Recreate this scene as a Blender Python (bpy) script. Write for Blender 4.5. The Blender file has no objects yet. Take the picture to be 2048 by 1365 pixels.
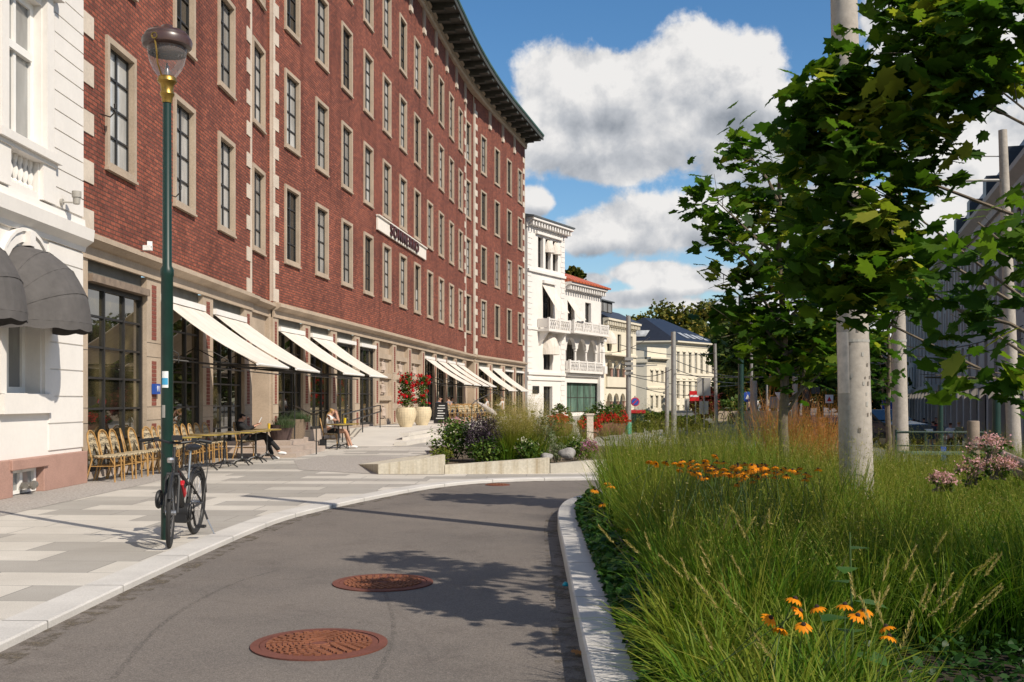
import bpy, bmesh, math, random
import numpy as np
from mathutils import Vector, Matrix
R = math.radians
scene = bpy.context.scene
col = scene.collection

# ------------------------------------------------------------------ camera
F = 2100.0; HX = 1024.0; HY = 800.0; CH = 1.45          # focal length, horizon and eye height read off the photograph (2048 px wide)
cd = bpy.data.cameras.new("camera"); cam = bpy.data.objects.new("camera", cd); col.objects.link(cam)
cam.location = (0, 0, CH); cam.rotation_euler = (R(90), 0, 0)
cd.sensor_width = 36; cd.lens = 36 * F / 2048; cd.shift_y = (HY - 682.5) / 2048
cd.clip_start = 0.05; cd.clip_end = 3000
scene.camera = cam

# ------------------------------------------------------------------ sun, sky, exposure
SUN_EL = R(42); SH = (-0.75, 0.66)                        # shadows fall to the left and away
_n = math.hypot(*SH); SUN = Vector((-SH[0]/_n*math.cos(SUN_EL), -SH[1]/_n*math.cos(SUN_EL), math.sin(SUN_EL)))
sl = bpy.data.lights.new("sun", 'SUN'); so = bpy.data.objects.new("sun", sl); col.objects.link(so)
sl.energy = 4.7; sl.angle = R(0.53); sl.color = (1.0, 0.91, 0.78)
so.rotation_euler = SUN.to_track_quat('Z', 'Y').to_euler(); so.location = (20, -20, 40)
scene.view_settings.view_transform = 'Standard'; scene.view_settings.look = 'None'
scene.view_settings.exposure = 0.22; scene.view_settings.gamma = 1.0
scene.render.engine = 'CYCLES'
scene.cycles.max_bounces = 6; scene.cycles.diffuse_bounces = 3; scene.cycles.glossy_bounces = 3
scene.cycles.transmission_bounces = 4; scene.cycles.transparent_max_bounces = 8
scene.cycles.use_denoising = True

w = bpy.data.worlds.new("World"); scene.world = w; w.use_nodes = True
def make_sky():
    nt = w.node_tree; N = nt.nodes; L = nt.links; N.clear()
    def nd(t, **k):
        n = N.new(t)
        for a, b in k.items(): setattr(n, a, b)
        return n
    def lk(v, sock):
        if isinstance(v, (int, float)): sock.default_value = v
        elif isinstance(v, tuple): sock.default_value = v
        else: L.new(v, sock)
    def M(op, a, b=0.0, c=0.0, clamp=False):
        n = nd('ShaderNodeMath', operation=op, use_clamp=clamp)
        lk(a, n.inputs[0]); lk(b, n.inputs[1]); lk(c, n.inputs[2]); return n.outputs[0]
    def V(op, a, b=(0, 0, 0)):
        n = nd('ShaderNodeVectorMath', operation=op); lk(a, n.inputs[0])
        if op != 'LENGTH': lk(b, n.inputs[1])
        return n.outputs['Value'] if op == 'LENGTH' else n.outputs['Vector']
    out = nd('ShaderNodeOutputWorld'); bg = nd('ShaderNodeBackground'); L.new(bg.outputs[0], out.inputs[0])
    sky = nd('ShaderNodeTexSky', sky_type='NISHITA', sun_disc=False)
    sky.sun_elevation = SUN_EL; sky.sun_rotation = math.atan2(SUN.x, SUN.y)
    sky.air_density = 1.0; sky.dust_density = 0.6; sky.ozone_density = 1.6
    hs = nd('ShaderNodeHueSaturation'); hs.inputs['Saturation'].default_value = 1.30; hs.inputs['Value'].default_value = SKYV
    L.new(sky.outputs[0], hs.inputs['Color'])
    tc = nd('ShaderNodeTexCoord'); d = V('NORMALIZE', tc.outputs['Generated'])
    sp = nd('ShaderNodeSeparateXYZ'); L.new(d, sp.inputs[0])
    az = M('ARCTAN2', sp.outputs[0], sp.outputs[1]); el = M('ARCSINE', sp.outputs[2])
    cb = nd('ShaderNodeCombineXYZ'); L.new(az, cb.inputs[0]); L.new(el, cb.inputs[1]); q = cb.outputs[0]
    def fbm(vec, sc, det=7, rough=0.58, dist=0.0):
        n = nd('ShaderNodeTexNoise'); n.inputs['Scale'].default_value = sc; n.inputs['Detail'].default_value = det
        n.inputs['Roughness'].default_value = rough; n.inputs['Distortion'].default_value = dist
        L.new(vec, n.inputs['Vector']); return n.outputs['Fac']
    def ae(px, py):
        a = math.atan((px - HX) / F); return a, math.atan((HY - py) / F * math.cos(a))
    def field(blobs):
        tot = None
        for px, py, rx, ry in blobs:
            a, e = ae(px, py)
            l = V('LENGTH', V('MULTIPLY', V('SUBTRACT', q, (a, e, 0)), (F / rx, F / ry, 0)))
            v = M('SUBTRACT', 1.0, l)
            tot = v if tot is None else M('SMOOTH_MAX', tot, v, 0.25)
        return tot
    heaps = [(1130, 190, 130, 115), (1210, 150, 110, 70), (1290, 165, 100, 90), (1400, 120, 120, 105), (1510, 150, 90, 115), (1350, 240, 300, 130),
             (1100, 270, 150, 95), (1560, 215, 90, 75), (1640, 190, 90, 50), (1240, 320, 260, 50), (1560, 320, 260, 60),
             (1060, 405, 55, 38), (1175, 470, 90, 54), (1290, 452, 120, 78), (1410, 436, 165, 74), (1600, 430, 220, 90),
             (1290, 546, 108, 31), (1400, 561, 160, 41), (1240, 600, 118, 24), (1500, 620, 230, 40), (1180, 560, 60, 22),
             (1900, 60, 260, 110), (1950, 300, 220, 130), (1850, 480, 240, 100), (2000, 620, 330, 60),
             (700, 560, 260, 90), (2600, 500, 500, 200), (2400, 200, 260, 120), (-500, 600, 500, 90), (200, 420, 260, 110), (-200, 250, 300, 120)]
    n1 = fbm(q, 15.0, 14, 0.62, 0.15); n0 = fbm(q, 4.5, 2, 0.5, 0.0)
    dens = M('ADD', field(heaps), M('ADD', M('MULTIPLY', M('SUBTRACT', n1, 0.5), 1.55), M('MULTIPLY', M('SUBTRACT', n0, 0.5), 0.8)))
    # clouds over the rest of the sky (behind the photographer), the kind the windows mirror
    n2 = fbm(d, 2.6, 8, 0.6); back = M('MULTIPLY', M('SUBTRACT', n2, 0.53), 4.0)
    behind = M('GREATER_THAN', M('ABSOLUTE', az), 1.0)
    dens = M('ADD', M('MULTIPLY', dens, M('SUBTRACT', 1.0, behind)), M('MULTIPLY', back, behind))
    dens = M('ADD', dens, M('MULTIPLY', M('LESS_THAN', el, -0.01), -5.0))
    mr = nd('ShaderNodeMapRange', interpolation_type='SMOOTHSTEP'); L.new(dens, mr.inputs[0])
    mr.inputs[1].default_value = 0.07; mr.inputs[2].default_value = 0.36; alpha = mr.outputs[0]
    # relief: the same noise sampled a little towards the sun
    off = V('ADD', q, (0.012, 0.022, 0))
    n3 = fbm(off, 15.0, 8, 0.58, 0.15); n1s = fbm(q, 15.0, 8, 0.58, 0.15)
    relief = M('MULTIPLY', M('SUBTRACT', n1s, n3), 1.9)
    shade = [(1340, 330, 330, 62), (1130, 330, 150, 55), (1600, 330, 260, 80), (1230, 250, 130, 50), (1480, 250, 110, 60), (1290, 505, 190, 30), (1420, 490, 200, 40), (1180, 515, 90, 24), (1380, 595, 220, 20), (1080, 430, 60, 20), (1620, 480, 240, 60)]
    dk = M('MULTIPLY', M('ADD', field(shade), M('MULTIPLY', M('SUBTRACT', n1s, 0.5), 1.1)), 1.0, clamp=True)
    br = M('ADD', M('ADD', 0.87, relief), M('MULTIPLY', dk, -0.62), clamp=True)
    cr = nd('ShaderNodeValToRGB'); L.new(br, cr.inputs[0])
    cr.color_ramp.elements[0].color = (0.27*CLV, 0.30*CLV, 0.345*CLV, 1); cr.color_ramp.elements[0].position = 0.1
    cr.color_ramp.elements[1].color = (0.86*CLV, 0.845*CLV, 0.83*CLV, 1); cr.color_ramp.elements[1].position = 0.95
    e = cr.color_ramp.elements.new(0.55); e.color = (0.52*CLV, 0.54*CLV, 0.575*CLV, 1)
    # pale veil low over the horizon
    mx = nd('ShaderNodeMix', data_type='RGBA'); L.new(alpha, mx.inputs[0]); L.new(hs.outputs[0], mx.inputs[6]); L.new(cr.outputs[0], mx.inputs[7])
    L.new(mx.outputs[2], bg.inputs[0]); bg.inputs[1].default_value = SKYS
SKYS = 0.10; SKYV = 1.12; CLV = 8.6
make_sky()
w.cycles.sampling_method = 'MANUAL'; w.cycles.sample_map_resolution = 512

def P(px, py, Y): return Vector(((px - HX) / F * Y, Y, CH + (HY - py) / F * Y))
def G(px, py, z=0.0):
    Y = (CH - z) * F / (py - HY); return Vector(((px - HX) / F * Y, Y, z))
rnd = random.Random(7)
rng = np.random.default_rng(11)

# ------------------------------------------------------------------ materials
def material(name):
    m = bpy.data.materials.new(name); m.use_nodes = True
    nt = m.node_tree; b = nt.nodes['Principled BSDF']; return m, nt, b
def tex_pos(nt, scale=(1, 1, 1), kind='pos'):
    if kind == 'uv': v = nt.nodes.new('ShaderNodeTexCoord').outputs['UV']
    elif kind == 'obj': v = nt.nodes.new('ShaderNodeTexCoord').outputs['Object']
    else: v = nt.nodes.new('ShaderNodeNewGeometry').outputs['Position']
    mp = nt.nodes.new('ShaderNodeMapping'); mp.inputs['Scale'].default_value = scale
    nt.links.new(v, mp.inputs[0]); return mp.outputs[0]
def noise(nt, vec, sc, det=4, rough=0.55):
    n = nt.nodes.new('ShaderNodeTexNoise'); n.inputs['Scale'].default_value = sc; n.inputs['Detail'].default_value = det
    n.inputs['Roughness'].default_value = rough; nt.links.new(vec, n.inputs['Vector']); return n.outputs['Fac']
def ramp(nt, fac, stops):
    r = nt.nodes.new('ShaderNodeValToRGB'); nt.links.new(fac, r.inputs[0]); e = r.color_ramp.elements
    while len(e) < len(stops): e.new(0.5)
    for x, (p, c) in zip(e, stops): x.position = p; x.color = (c[0], c[1], c[2], 1)
    return r.outputs[0]
def mixc(nt, fac, a, b, mode='MIX'):
    m = nt.nodes.new('ShaderNodeMix'); m.data_type = 'RGBA'; m.blend_type = mode
    for v, i in ((fac, 0), (a, 6), (b, 7)):
        if isinstance(v, (int, float)): m.inputs[i].default_value = v
        elif isinstance(v, tuple): m.inputs[i].default_value = (v[0], v[1], v[2], 1)
        else: nt.links.new(v, m.inputs[i])
    return m.outputs[2]
def bump(nt, b, h, strength=0.3, dist=0.01):
    n = nt.nodes.new('ShaderNodeBump'); n.inputs['Strength'].default_value = strength; n.inputs['Distance'].default_value = dist
    nt.links.new(h, n.inputs['Height']); nt.links.new(n.outputs[0], b.inputs['Normal'])
def plain(name, c, rough=0.6, var=0.25, sc=3.0, metal=0.0, spec=0.4, bmp=0.0, kind='pos', fine=None):
    m, nt, b = material(name); v = tex_pos(nt, kind=kind)
    n = noise(nt, v, sc, 6, 0.6)
    lo = tuple(x * (1 - var) for x in c); hi = tuple(min(1, x * (1 + var)) for x in c)
    cc = ramp(nt, n, [(0.3, lo), (0.7, hi)])
    if fine:
        n2 = noise(nt, v, fine[0], 3, 0.7); cc = mixc(nt, fine[1], cc, ramp(nt, n2, [(0.3, tuple(x*0.55 for x in c)), (0.7, tuple(min(1, x*1.4) for x in c))]))
    nt.links.new(cc, b.inputs['Base Color']); b.inputs['Roughness'].default_value = rough; b.inputs['Metallic'].default_value = metal
    b.inputs['Specular IOR Level'].default_value = spec
    if bmp: bump(nt, b, noise(nt, v, fine[0] if fine else sc * 8, 4), bmp, 0.01)
    return m

def mat_brick():
    m, nt, b = material("red_brick"); v = tex_pos(nt, kind='uv')
    bt = nt.nodes.new('ShaderNodeTexBrick'); nt.links.new(v, bt.inputs['Vector'])
    bt.inputs['Scale'].default_value = 1.0; bt.inputs['Brick Width'].default_value = 0.245; bt.inputs['Row Height'].default_value = 0.083
    bt.inputs['Mortar Size'].default_value = 0.012; bt.inputs['Mortar Smooth'].default_value = 0.3; bt.inputs['Bias'].default_value = 0.05
    bt.inputs['Color1'].default_value = (0.340, 0.104, 0.064, 1); bt.inputs['Color2'].default_value = (0.185, 0.058, 0.042, 1)
    bt.inputs['Mortar'].default_value = (0.10, 0.060, 0.046, 1)
    n = noise(nt, v, 0.35, 6, 0.65); n2 = noise(nt, v, 14, 3, 0.7)
    c = mixc(nt, 1.0, bt.outputs['Color'], ramp(nt, n, [(0.3, (0.72, 0.70, 0.70)), (0.72, (1.18, 1.15, 1.12))]), 'MULTIPLY')
    c = mixc(nt, 1.0, c, ramp(nt, n2, [(0.25, (0.62, 0.6, 0.6)), (0.5, (1, 1, 1)), (0.78, (1.5, 1.42, 1.36))]), 'MULTIPLY')
    mps = nt.nodes.new('ShaderNodeMapping'); mps.inputs['Scale'].default_value = (1.6, 0.10, 1); nt.links.new(v, mps.inputs[0])
    c = mixc(nt, 1.0, c, ramp(nt, noise(nt, mps.outputs[0], 1.0, 6, 0.65), [(0.32, (0.70, 0.68, 0.67)), (0.5, (1, 1, 1)), (0.75, (1.10, 1.08, 1.06))]), 'MULTIPLY')
    nt.links.new(c, b.inputs['Base Color']); b.inputs['Roughness'].default_value = 0.85; b.inputs['Specular IOR Level'].default_value = 0.25
    inv = nt.nodes.new('ShaderNodeMath'); inv.operation = 'SUBTRACT'; inv.inputs[0].default_value = 1.0; nt.links.new(bt.outputs['Fac'], inv.inputs[1])
    bump(nt, b, inv.outputs[0], 0.8, 0.012); return m
def mat_asphalt():
    m, nt, b = material("asphalt"); v = tex_pos(nt)
    n = noise(nt, v, 130, 2, 0.8); n2 = noise(nt, v, 0.5, 5, 0.6); n3 = noise(nt, v, 55, 3, 0.6)
    c = ramp(nt, n, [(0.28, (0.070, 0.061, 0.053)), (0.52, (0.150, 0.130, 0.112)), (0.70, (0.240, 0.208, 0.178)), (0.80, (0.50, 0.44, 0.37))])
    c = mixc(nt, 1.0, c, ramp(nt, n2, [(0.3, (0.80, 0.80, 0.81)), (0.7, (1.16, 1.14, 1.12))]), 'MULTIPLY')
    c = mixc(nt, 1.0, c, ramp(nt, n3, [(0.3, (0.86, 0.86, 0.86)), (0.7, (1.1, 1.1, 1.1))]), 'MULTIPLY')
    n5 = noise(nt, v, 1.7, 7, 0.7); c = mixc(nt, 1.0, c, ramp(nt, n5, [(0.34, (0.84, 0.83, 0.83)), (0.46, (1, 1, 1)), (0.66, (1, 1, 1)), (0.74, (1.14, 1.13, 1.11))]), 'MULTIPLY')
    wv = nt.nodes.new('ShaderNodeTexVoronoi'); wv.feature = 'DISTANCE_TO_EDGE'; wv.inputs['Scale'].default_value = 0.42
    wd = nt.nodes.new('ShaderNodeTexNoise'); wd.inputs['Scale'].default_value = 1.3; wd.inputs['Detail'].default_value = 5; nt.links.new(v, wd.inputs['Vector'])
    wm = nt.nodes.new('ShaderNodeVectorMath'); wm.operation = 'MULTIPLY_ADD'; nt.links.new(wd.outputs['Color'], wm.inputs[0]); wm.inputs[1].default_value = (0.9, 0.9, 0); nt.links.new(v, wm.inputs[2]); nt.links.new(wm.outputs[0], wv.inputs['Vector'])
    c = mixc(nt, 1.0, c, ramp(nt, wv.outputs['Distance'], [(0.0, (0.86, 0.85, 0.85)), (0.005, (1, 1, 1))]), 'MULTIPLY')
    sp = nt.nodes.new('ShaderNodeTexVoronoi'); sp.inputs['Scale'].default_value = 2.1; nt.links.new(v, sp.inputs['Vector'])
    c = mixc(nt, 1.0, c, ramp(nt, sp.outputs['Distance'], [(0.02, (0.55, 0.55, 0.55)), (0.045, (1, 1, 1))]), 'MULTIPLY')
    nt.links.new(c, b.inputs['Base Color']); b.inputs['Roughness'].default_value = 0.85; bump(nt, b, n, 0.5, 0.006); return m
def mat_paving():
    m, nt, b = material("granite_paving"); v = tex_pos(nt, (1, 1, 0))
    mp = nt.nodes.new('ShaderNodeMapping'); mp.inputs['Rotation'].default_value = (0, 0, R(2)); nt.links.new(v, mp.inputs[0])
    bt = nt.nodes.new('ShaderNodeTexBrick'); nt.links.new(mp.outputs[0], bt.inputs['Vector'])
    bt.inputs['Scale'].default_value = 1; bt.inputs['Brick Width'].default_value = 1.15; bt.inputs['Row Height'].default_value = 0.62
    bt.inputs['Mortar Size'].default_value = 0.006; bt.inputs['Mortar Smooth'].default_value = 0.1; bt.offset = 0.37; bt.squash = 0.8; bt.squash_frequency = 3
    bt.inputs['Color1'].default_value = (0, 0, 0, 1); bt.inputs['Color2'].default_value = (1, 1, 1, 1); bt.inputs['Mortar'].default_value = (0.5, 0.5, 0.5, 1)
    tone = ramp(nt, bt.outputs['Color'], [(0.44, (0.325, 0.303, 0.272)), (0.56, (0.50, 0.465, 0.415))])
    n = noise(nt, v, 90, 3, 0.75); n2 = noise(nt, v, 0.9, 6, 0.65)
    c = mixc(nt, 1.0, tone, ramp(nt, n, [(0.3, (0.78, 0.78, 0.78)), (0.7, (1.16, 1.16, 1.16))]), 'MULTIPLY')
    c = mixc(nt, 1.0, c, ramp(nt, n2, [(0.3, (0.88, 0.87, 0.85)), (0.7, (1.08, 1.08, 1.07))]), 'MULTIPLY')
    c = mixc(nt, bt.outputs['Fac'], c, (0.17, 0.16, 0.145))
    nt.links.new(c, b.inputs['Base Color']); b.inputs['Roughness'].default_value = 0.75; bump(nt, b, n, 0.15, 0.004); return m
def mat_glass(name, c, rough=0.03, spec=0.75, var=0.3):
    m, nt, b = material(name); v = tex_pos(nt, (1, 1, 0.4)); n = noise(nt, v, 1.6, 3)
    nt.links.new(ramp(nt, n, [(0.35, tuple(x*(1-var) for x in c)), (0.65, tuple(x*(1+var) for x in c))]), b.inputs['Base Color'])
    b.inputs['Roughness'].default_value = rough; b.inputs['Specular IOR Level'].default_value = spec
    bump(nt, b, noise(nt, tex_pos(nt), 0.8, 2), 0.02, 0.05); return m
def mat_leaf(name, stops, rough=0.45, trans=0.35, sc=None):
    """foliage: each face gets its own tint from the stored leaf colour attribute"""
    m, nt, b = material(name); out = nt.nodes['Material Output']
    at = nt.nodes.new('ShaderNodeAttribute'); at.attribute_name = 'tint'
    c = ramp(nt, at.outputs['Fac'], stops)
    nt.links.new(c, b.inputs['Base Color']); b.inputs['Roughness'].default_value = rough; b.inputs['Specular IOR Level'].default_value = 0.14
    tr = nt.nodes.new('ShaderNodeBsdfTranslucent'); nt.links.new(mixc(nt, 1.0, c, (1.35, 1.5, 0.7), 'MULTIPLY'), tr.inputs[0])
    ms = nt.nodes.new('ShaderNodeMixShader'); ms.inputs[0].default_value = trans
    nt.links.new(b.outputs[0], ms.inputs[1]); nt.links.new(tr.outputs[0], ms.inputs[2]); nt.links.new(ms.outputs[0], out.inputs[0]); return m
def mat_slats(name, c1, c2, period, axis, kind='obj', rough=0.6, thin=0.08):
    """planks or courses: a fine dark joint every period metres"""
    m, nt, b = material(name); v = tex_pos(nt, kind=kind); sp = nt.nodes.new('ShaderNodeSeparateXYZ'); nt.links.new(v, sp.inputs[0])
    mo = nt.nodes.new('ShaderNodeMath'); mo.operation = 'PINGPONG'; nt.links.new(sp.outputs[axis], mo.inputs[0]); mo.inputs[1].default_value = period / 2
    n = noise(nt, v, 2.5, 5); base = ramp(nt, n, [(0.3, c1), (0.7, c2)])
    j = ramp(nt, mo.outputs[0], [(0.0, (0.5, 0.5, 0.5)), (thin * period, (1, 1, 1))])
    nt.links.new(mixc(nt, 1.0, base, j, 'MULTIPLY'), b.inputs['Base Color']); b.inputs['Roughness'].default_value = rough
    return m

BRICK = mat_brick(); ASPHALT = mat_asphalt(); PAVING = mat_paving()
STONE = plain("sandstone", (0.40, 0.318, 0.238), 0.85, 0.2, 1.2, fine=(22, 0.25), bmp=0.15)
STONE2 = plain("pink_stone", (0.40, 0.325, 0.27), 0.85, 0.2, 1.0, fine=(28, 0.3), bmp=0.15)
QUOIN = plain("quoin_stone", (0.55, 0.475, 0.39), 0.85, 0.16, 1.4, fine=(20, 0.2))
GRANITE = plain("pink_granite", (0.36, 0.215, 0.17), 0.7, 0.16, 2.5, fine=(45, 0.35))
KERB = plain("kerb_granite", (0.50, 0.475, 0.44), 0.75, 0.14, 1.5, fine=(80, 0.3))
GRAVEL = plain("cobble_gravel", (0.33, 0.30, 0.27), 0.9, 0.25, 2.0, fine=(26, 0.9), bmp=1.0)
CONCRETE = plain("concrete", (0.42, 0.385, 0.32), 0.85, 0.2, 1.2, fine=(30, 0.2), bmp=0.1)
def mat_castwall():
    m, nt, b = material("stained_concrete"); n = noise(nt, tex_pos(nt, (7, 7, 0.25)), 1.0, 5, 0.65); n2 = noise(nt, tex_pos(nt), 25, 3)
    c = ramp(nt, n, [(0.3, (0.36, 0.29, 0.19)), (0.5, (0.52, 0.47, 0.37)), (0.7, (0.60, 0.56, 0.47))])
    nt.links.new(mixc(nt, 1.0, c, ramp(nt, n2, [(0.3, (0.85, 0.85, 0.85)), (0.7, (1.08, 1.08, 1.08))]), 'MULTIPLY'), b.inputs['Base Color']); b.inputs['Roughness'].default_value = 0.85; return m
CASTWALL = mat_castwall()
MAST = plain("mast_concrete", (0.35, 0.31, 0.265), 0.85, 0.2, 2.2, fine=(14, 0.35), bmp=0.2)
WHITE = plain("white_stucco", (0.71, 0.675, 0.63), 0.8, 0.05, 1.0, fine=(12, 0.06))
CREAM = plain("cream_stucco", (0.68, 0.62, 0.49), 0.8, 0.06, 0.8, fine=(9, 0.06))
WPAINT = plain("white_paint", (0.76, 0.74, 0.70), 0.45, 0.04)
GREYSTUC = plain("grey_stucco", (0.36, 0.33, 0.30), 0.85, 0.08, 0.8)
DKMETAL = plain("dark_steel", (0.022, 0.021, 0.020), 0.45, 0.2, spec=0.5)
EAVEWOOD = plain("dark_eave_timber", (0.050, 0.053, 0.045), 0.7, 0.3, 2.0)
COPPER = plain("green_copper", (0.045, 0.10, 0.082), 0.6, 0.25, 0.8)
GREENPOST = plain("green_post_paint", (0.006, 0.027, 0.020), 0.38, 0.2, 4, spec=0.4)
BRASS = plain("aged_brass", (0.32, 0.20, 0.05), 0.38, 0.3, 14, metal=0.85)
BRONZE = plain("brown_lantern_cap", (0.060, 0.030, 0.024), 0.35, 0.25, 6, spec=0.6)
RUST = plain("rusty_iron", (0.20, 0.072, 0.034), 0.8, 0.35, 6, fine=(60, 0.5), bmp=0.4)
RUSTDARK = plain("dark_rust", (0.135, 0.045, 0.030), 0.85, 0.25, 5, fine=(50, 0.35))
AWNING = plain("cream_awning", (0.73, 0.665, 0.585), 0.85, 0.07, 1.3, fine=(5, 0.06))
HOODM = plain("charcoal_canvas", (0.085, 0.078, 0.074), 0.8, 0.18, 2.0, fine=(7, 0.25), bmp=0.25)
def mat_awning():
    m, nt, b = material("cream_awning"); v = tex_pos(nt, kind='obj'); sp = nt.nodes.new('ShaderNodeSeparateXYZ'); nt.links.new(v, sp.inputs[0])
    mo = nt.nodes.new('ShaderNodeMath'); mo.operation = 'PINGPONG'; nt.links.new(sp.outputs[0], mo.inputs[0]); mo.inputs[1].default_value = 0.30
    n = noise(nt, tex_pos(nt, (1.2, 1.2, 1.2)), 1.4, 6, 0.65); c = ramp(nt, n, [(0.3, (0.72, 0.655, 0.575)), (0.65, (0.83, 0.77, 0.69))])
    nt.links.new(mixc(nt, 1.0, c, ramp(nt, mo.outputs[0], [(0.0, (0.80, 0.79, 0.77)), (0.03, (1, 1, 1))]), 'MULTIPLY'), b.inputs['Base Color']); b.inputs['Roughness'].default_value = 0.9
    tr = nt.nodes.new('ShaderNodeBsdfTranslucent'); tr.inputs[0].default_value = (0.7, 0.6, 0.47, 1); ms = nt.nodes.new('ShaderNodeMixShader'); ms.inputs[0].default_value = 0.22
    nt.links.new(b.outputs[0], ms.inputs[1]); nt.links.new(tr.outputs[0], ms.inputs[2]); nt.links.new(ms.outputs[0], nt.nodes['Material Output'].inputs[0]); return m
AWNING = mat_awning()
GLASSD = mat_glass("dark_glass", (0.012, 0.013, 0.013))
def SHOPGL_REFLECT(m):
    nt = m.node_tree; n = noise(nt, tex_pos(nt, (1, 1, .8)), .9, 4, .6); nt.links.new(ramp(nt, n, [(.38, (.012, .011, .009)), (.55, (.045, .038, .018)), (.68, (.12, .095, .045))]), nt.nodes['Principled BSDF'].inputs['Base Color'])  # warm reflections and interior tones painted into the pane's base colour
GLASSM = mat_glass("curtained_glass", (0.24, 0.24, 0.23))
GLASSL = mat_glass("blind_glass", (0.40, 0.40, 0.385))
SHOPGL = mat_glass("shop_glass", (0.018, 0.016, 0.012), 0.015, 0.9); SHOPGL_REFLECT(SHOPGL); SHOPGL.node_tree.nodes["Principled BSDF"].inputs["IOR"].default_value = 2.0
SOIL = plain("dark_soil", (0.030, 0.022, 0.015), 0.95, 0.4, 8, bmp=0.6)
RATTAN = plain("rattan_cane", (0.36, 0.205, 0.068), 0.45, 0.3, 20, kind='obj')
BLACKP = plain("black_plastic", (0.016, 0.016, 0.017), 0.5, 0.2)
RUBBER = plain("tyre_rubber", (0.022, 0.021, 0.020), 0.8, 0.2, 10)
STEEL = plain("bright_steel", (0.45, 0.45, 0.45), 0.3, 0.1, metal=0.9)
REDP = plain("red_paint", (0.42, 0.014, 0.020), 0.4, 0.15)
SIGNRED = plain("sign_red", (0.55, 0.012, 0.014), 0.4, 0.05); SIGNBLUE = plain("sign_blue", (0.018, 0.07, 0.33), 0.4, 0.05)
SIGNWHITE = plain("sign_white", (0.75, 0.75, 0.73), 0.4, 0.04); SIGNGREY = plain("sign_back_grey", (0.33, 0.31, 0.275), 0.5, 0.1)
POLE = plain("galvanised_pole", (0.30, 0.29, 0.27), 0.5, 0.15, 5, metal=0.3)
SLATE = plain("black_slate", (0.014, 0.017, 0.026), 0.42, 0.35, 3, fine=(6, 0.5), spec=0.6)
TILE = mat_slats("red_roof_tile", (0.42, 0.085, 0.030), (0.52, 0.125, 0.045), 0.3, 0, 'pos', thin=0.25)
LEADROOF = plain("grey_metal_roof", (0.11, 0.12, 0.125), 0.5, 0.2, 1.0)
SKIN = plain("skin", (0.42, 0.23, 0.155), 0.55, 0.06, 8, kind='obj'); BARK = plain("young_bark", (0.135, 0.105, 0.075), 0.85, 0.3, 12, bmp=0.4)
WOOD = plain("weathered_wood", (0.21, 0.16, 0.12), 0.8, 0.3, 5, bmp=0.3); SIGNPANEL = plain("sign_panel", (0.74, 0.69, 0.615), 0.7, 0.05)
LETTER = plain("oxblood_letters", (0.055, 0.012, 0.014), 0.45, 0.15)

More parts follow.
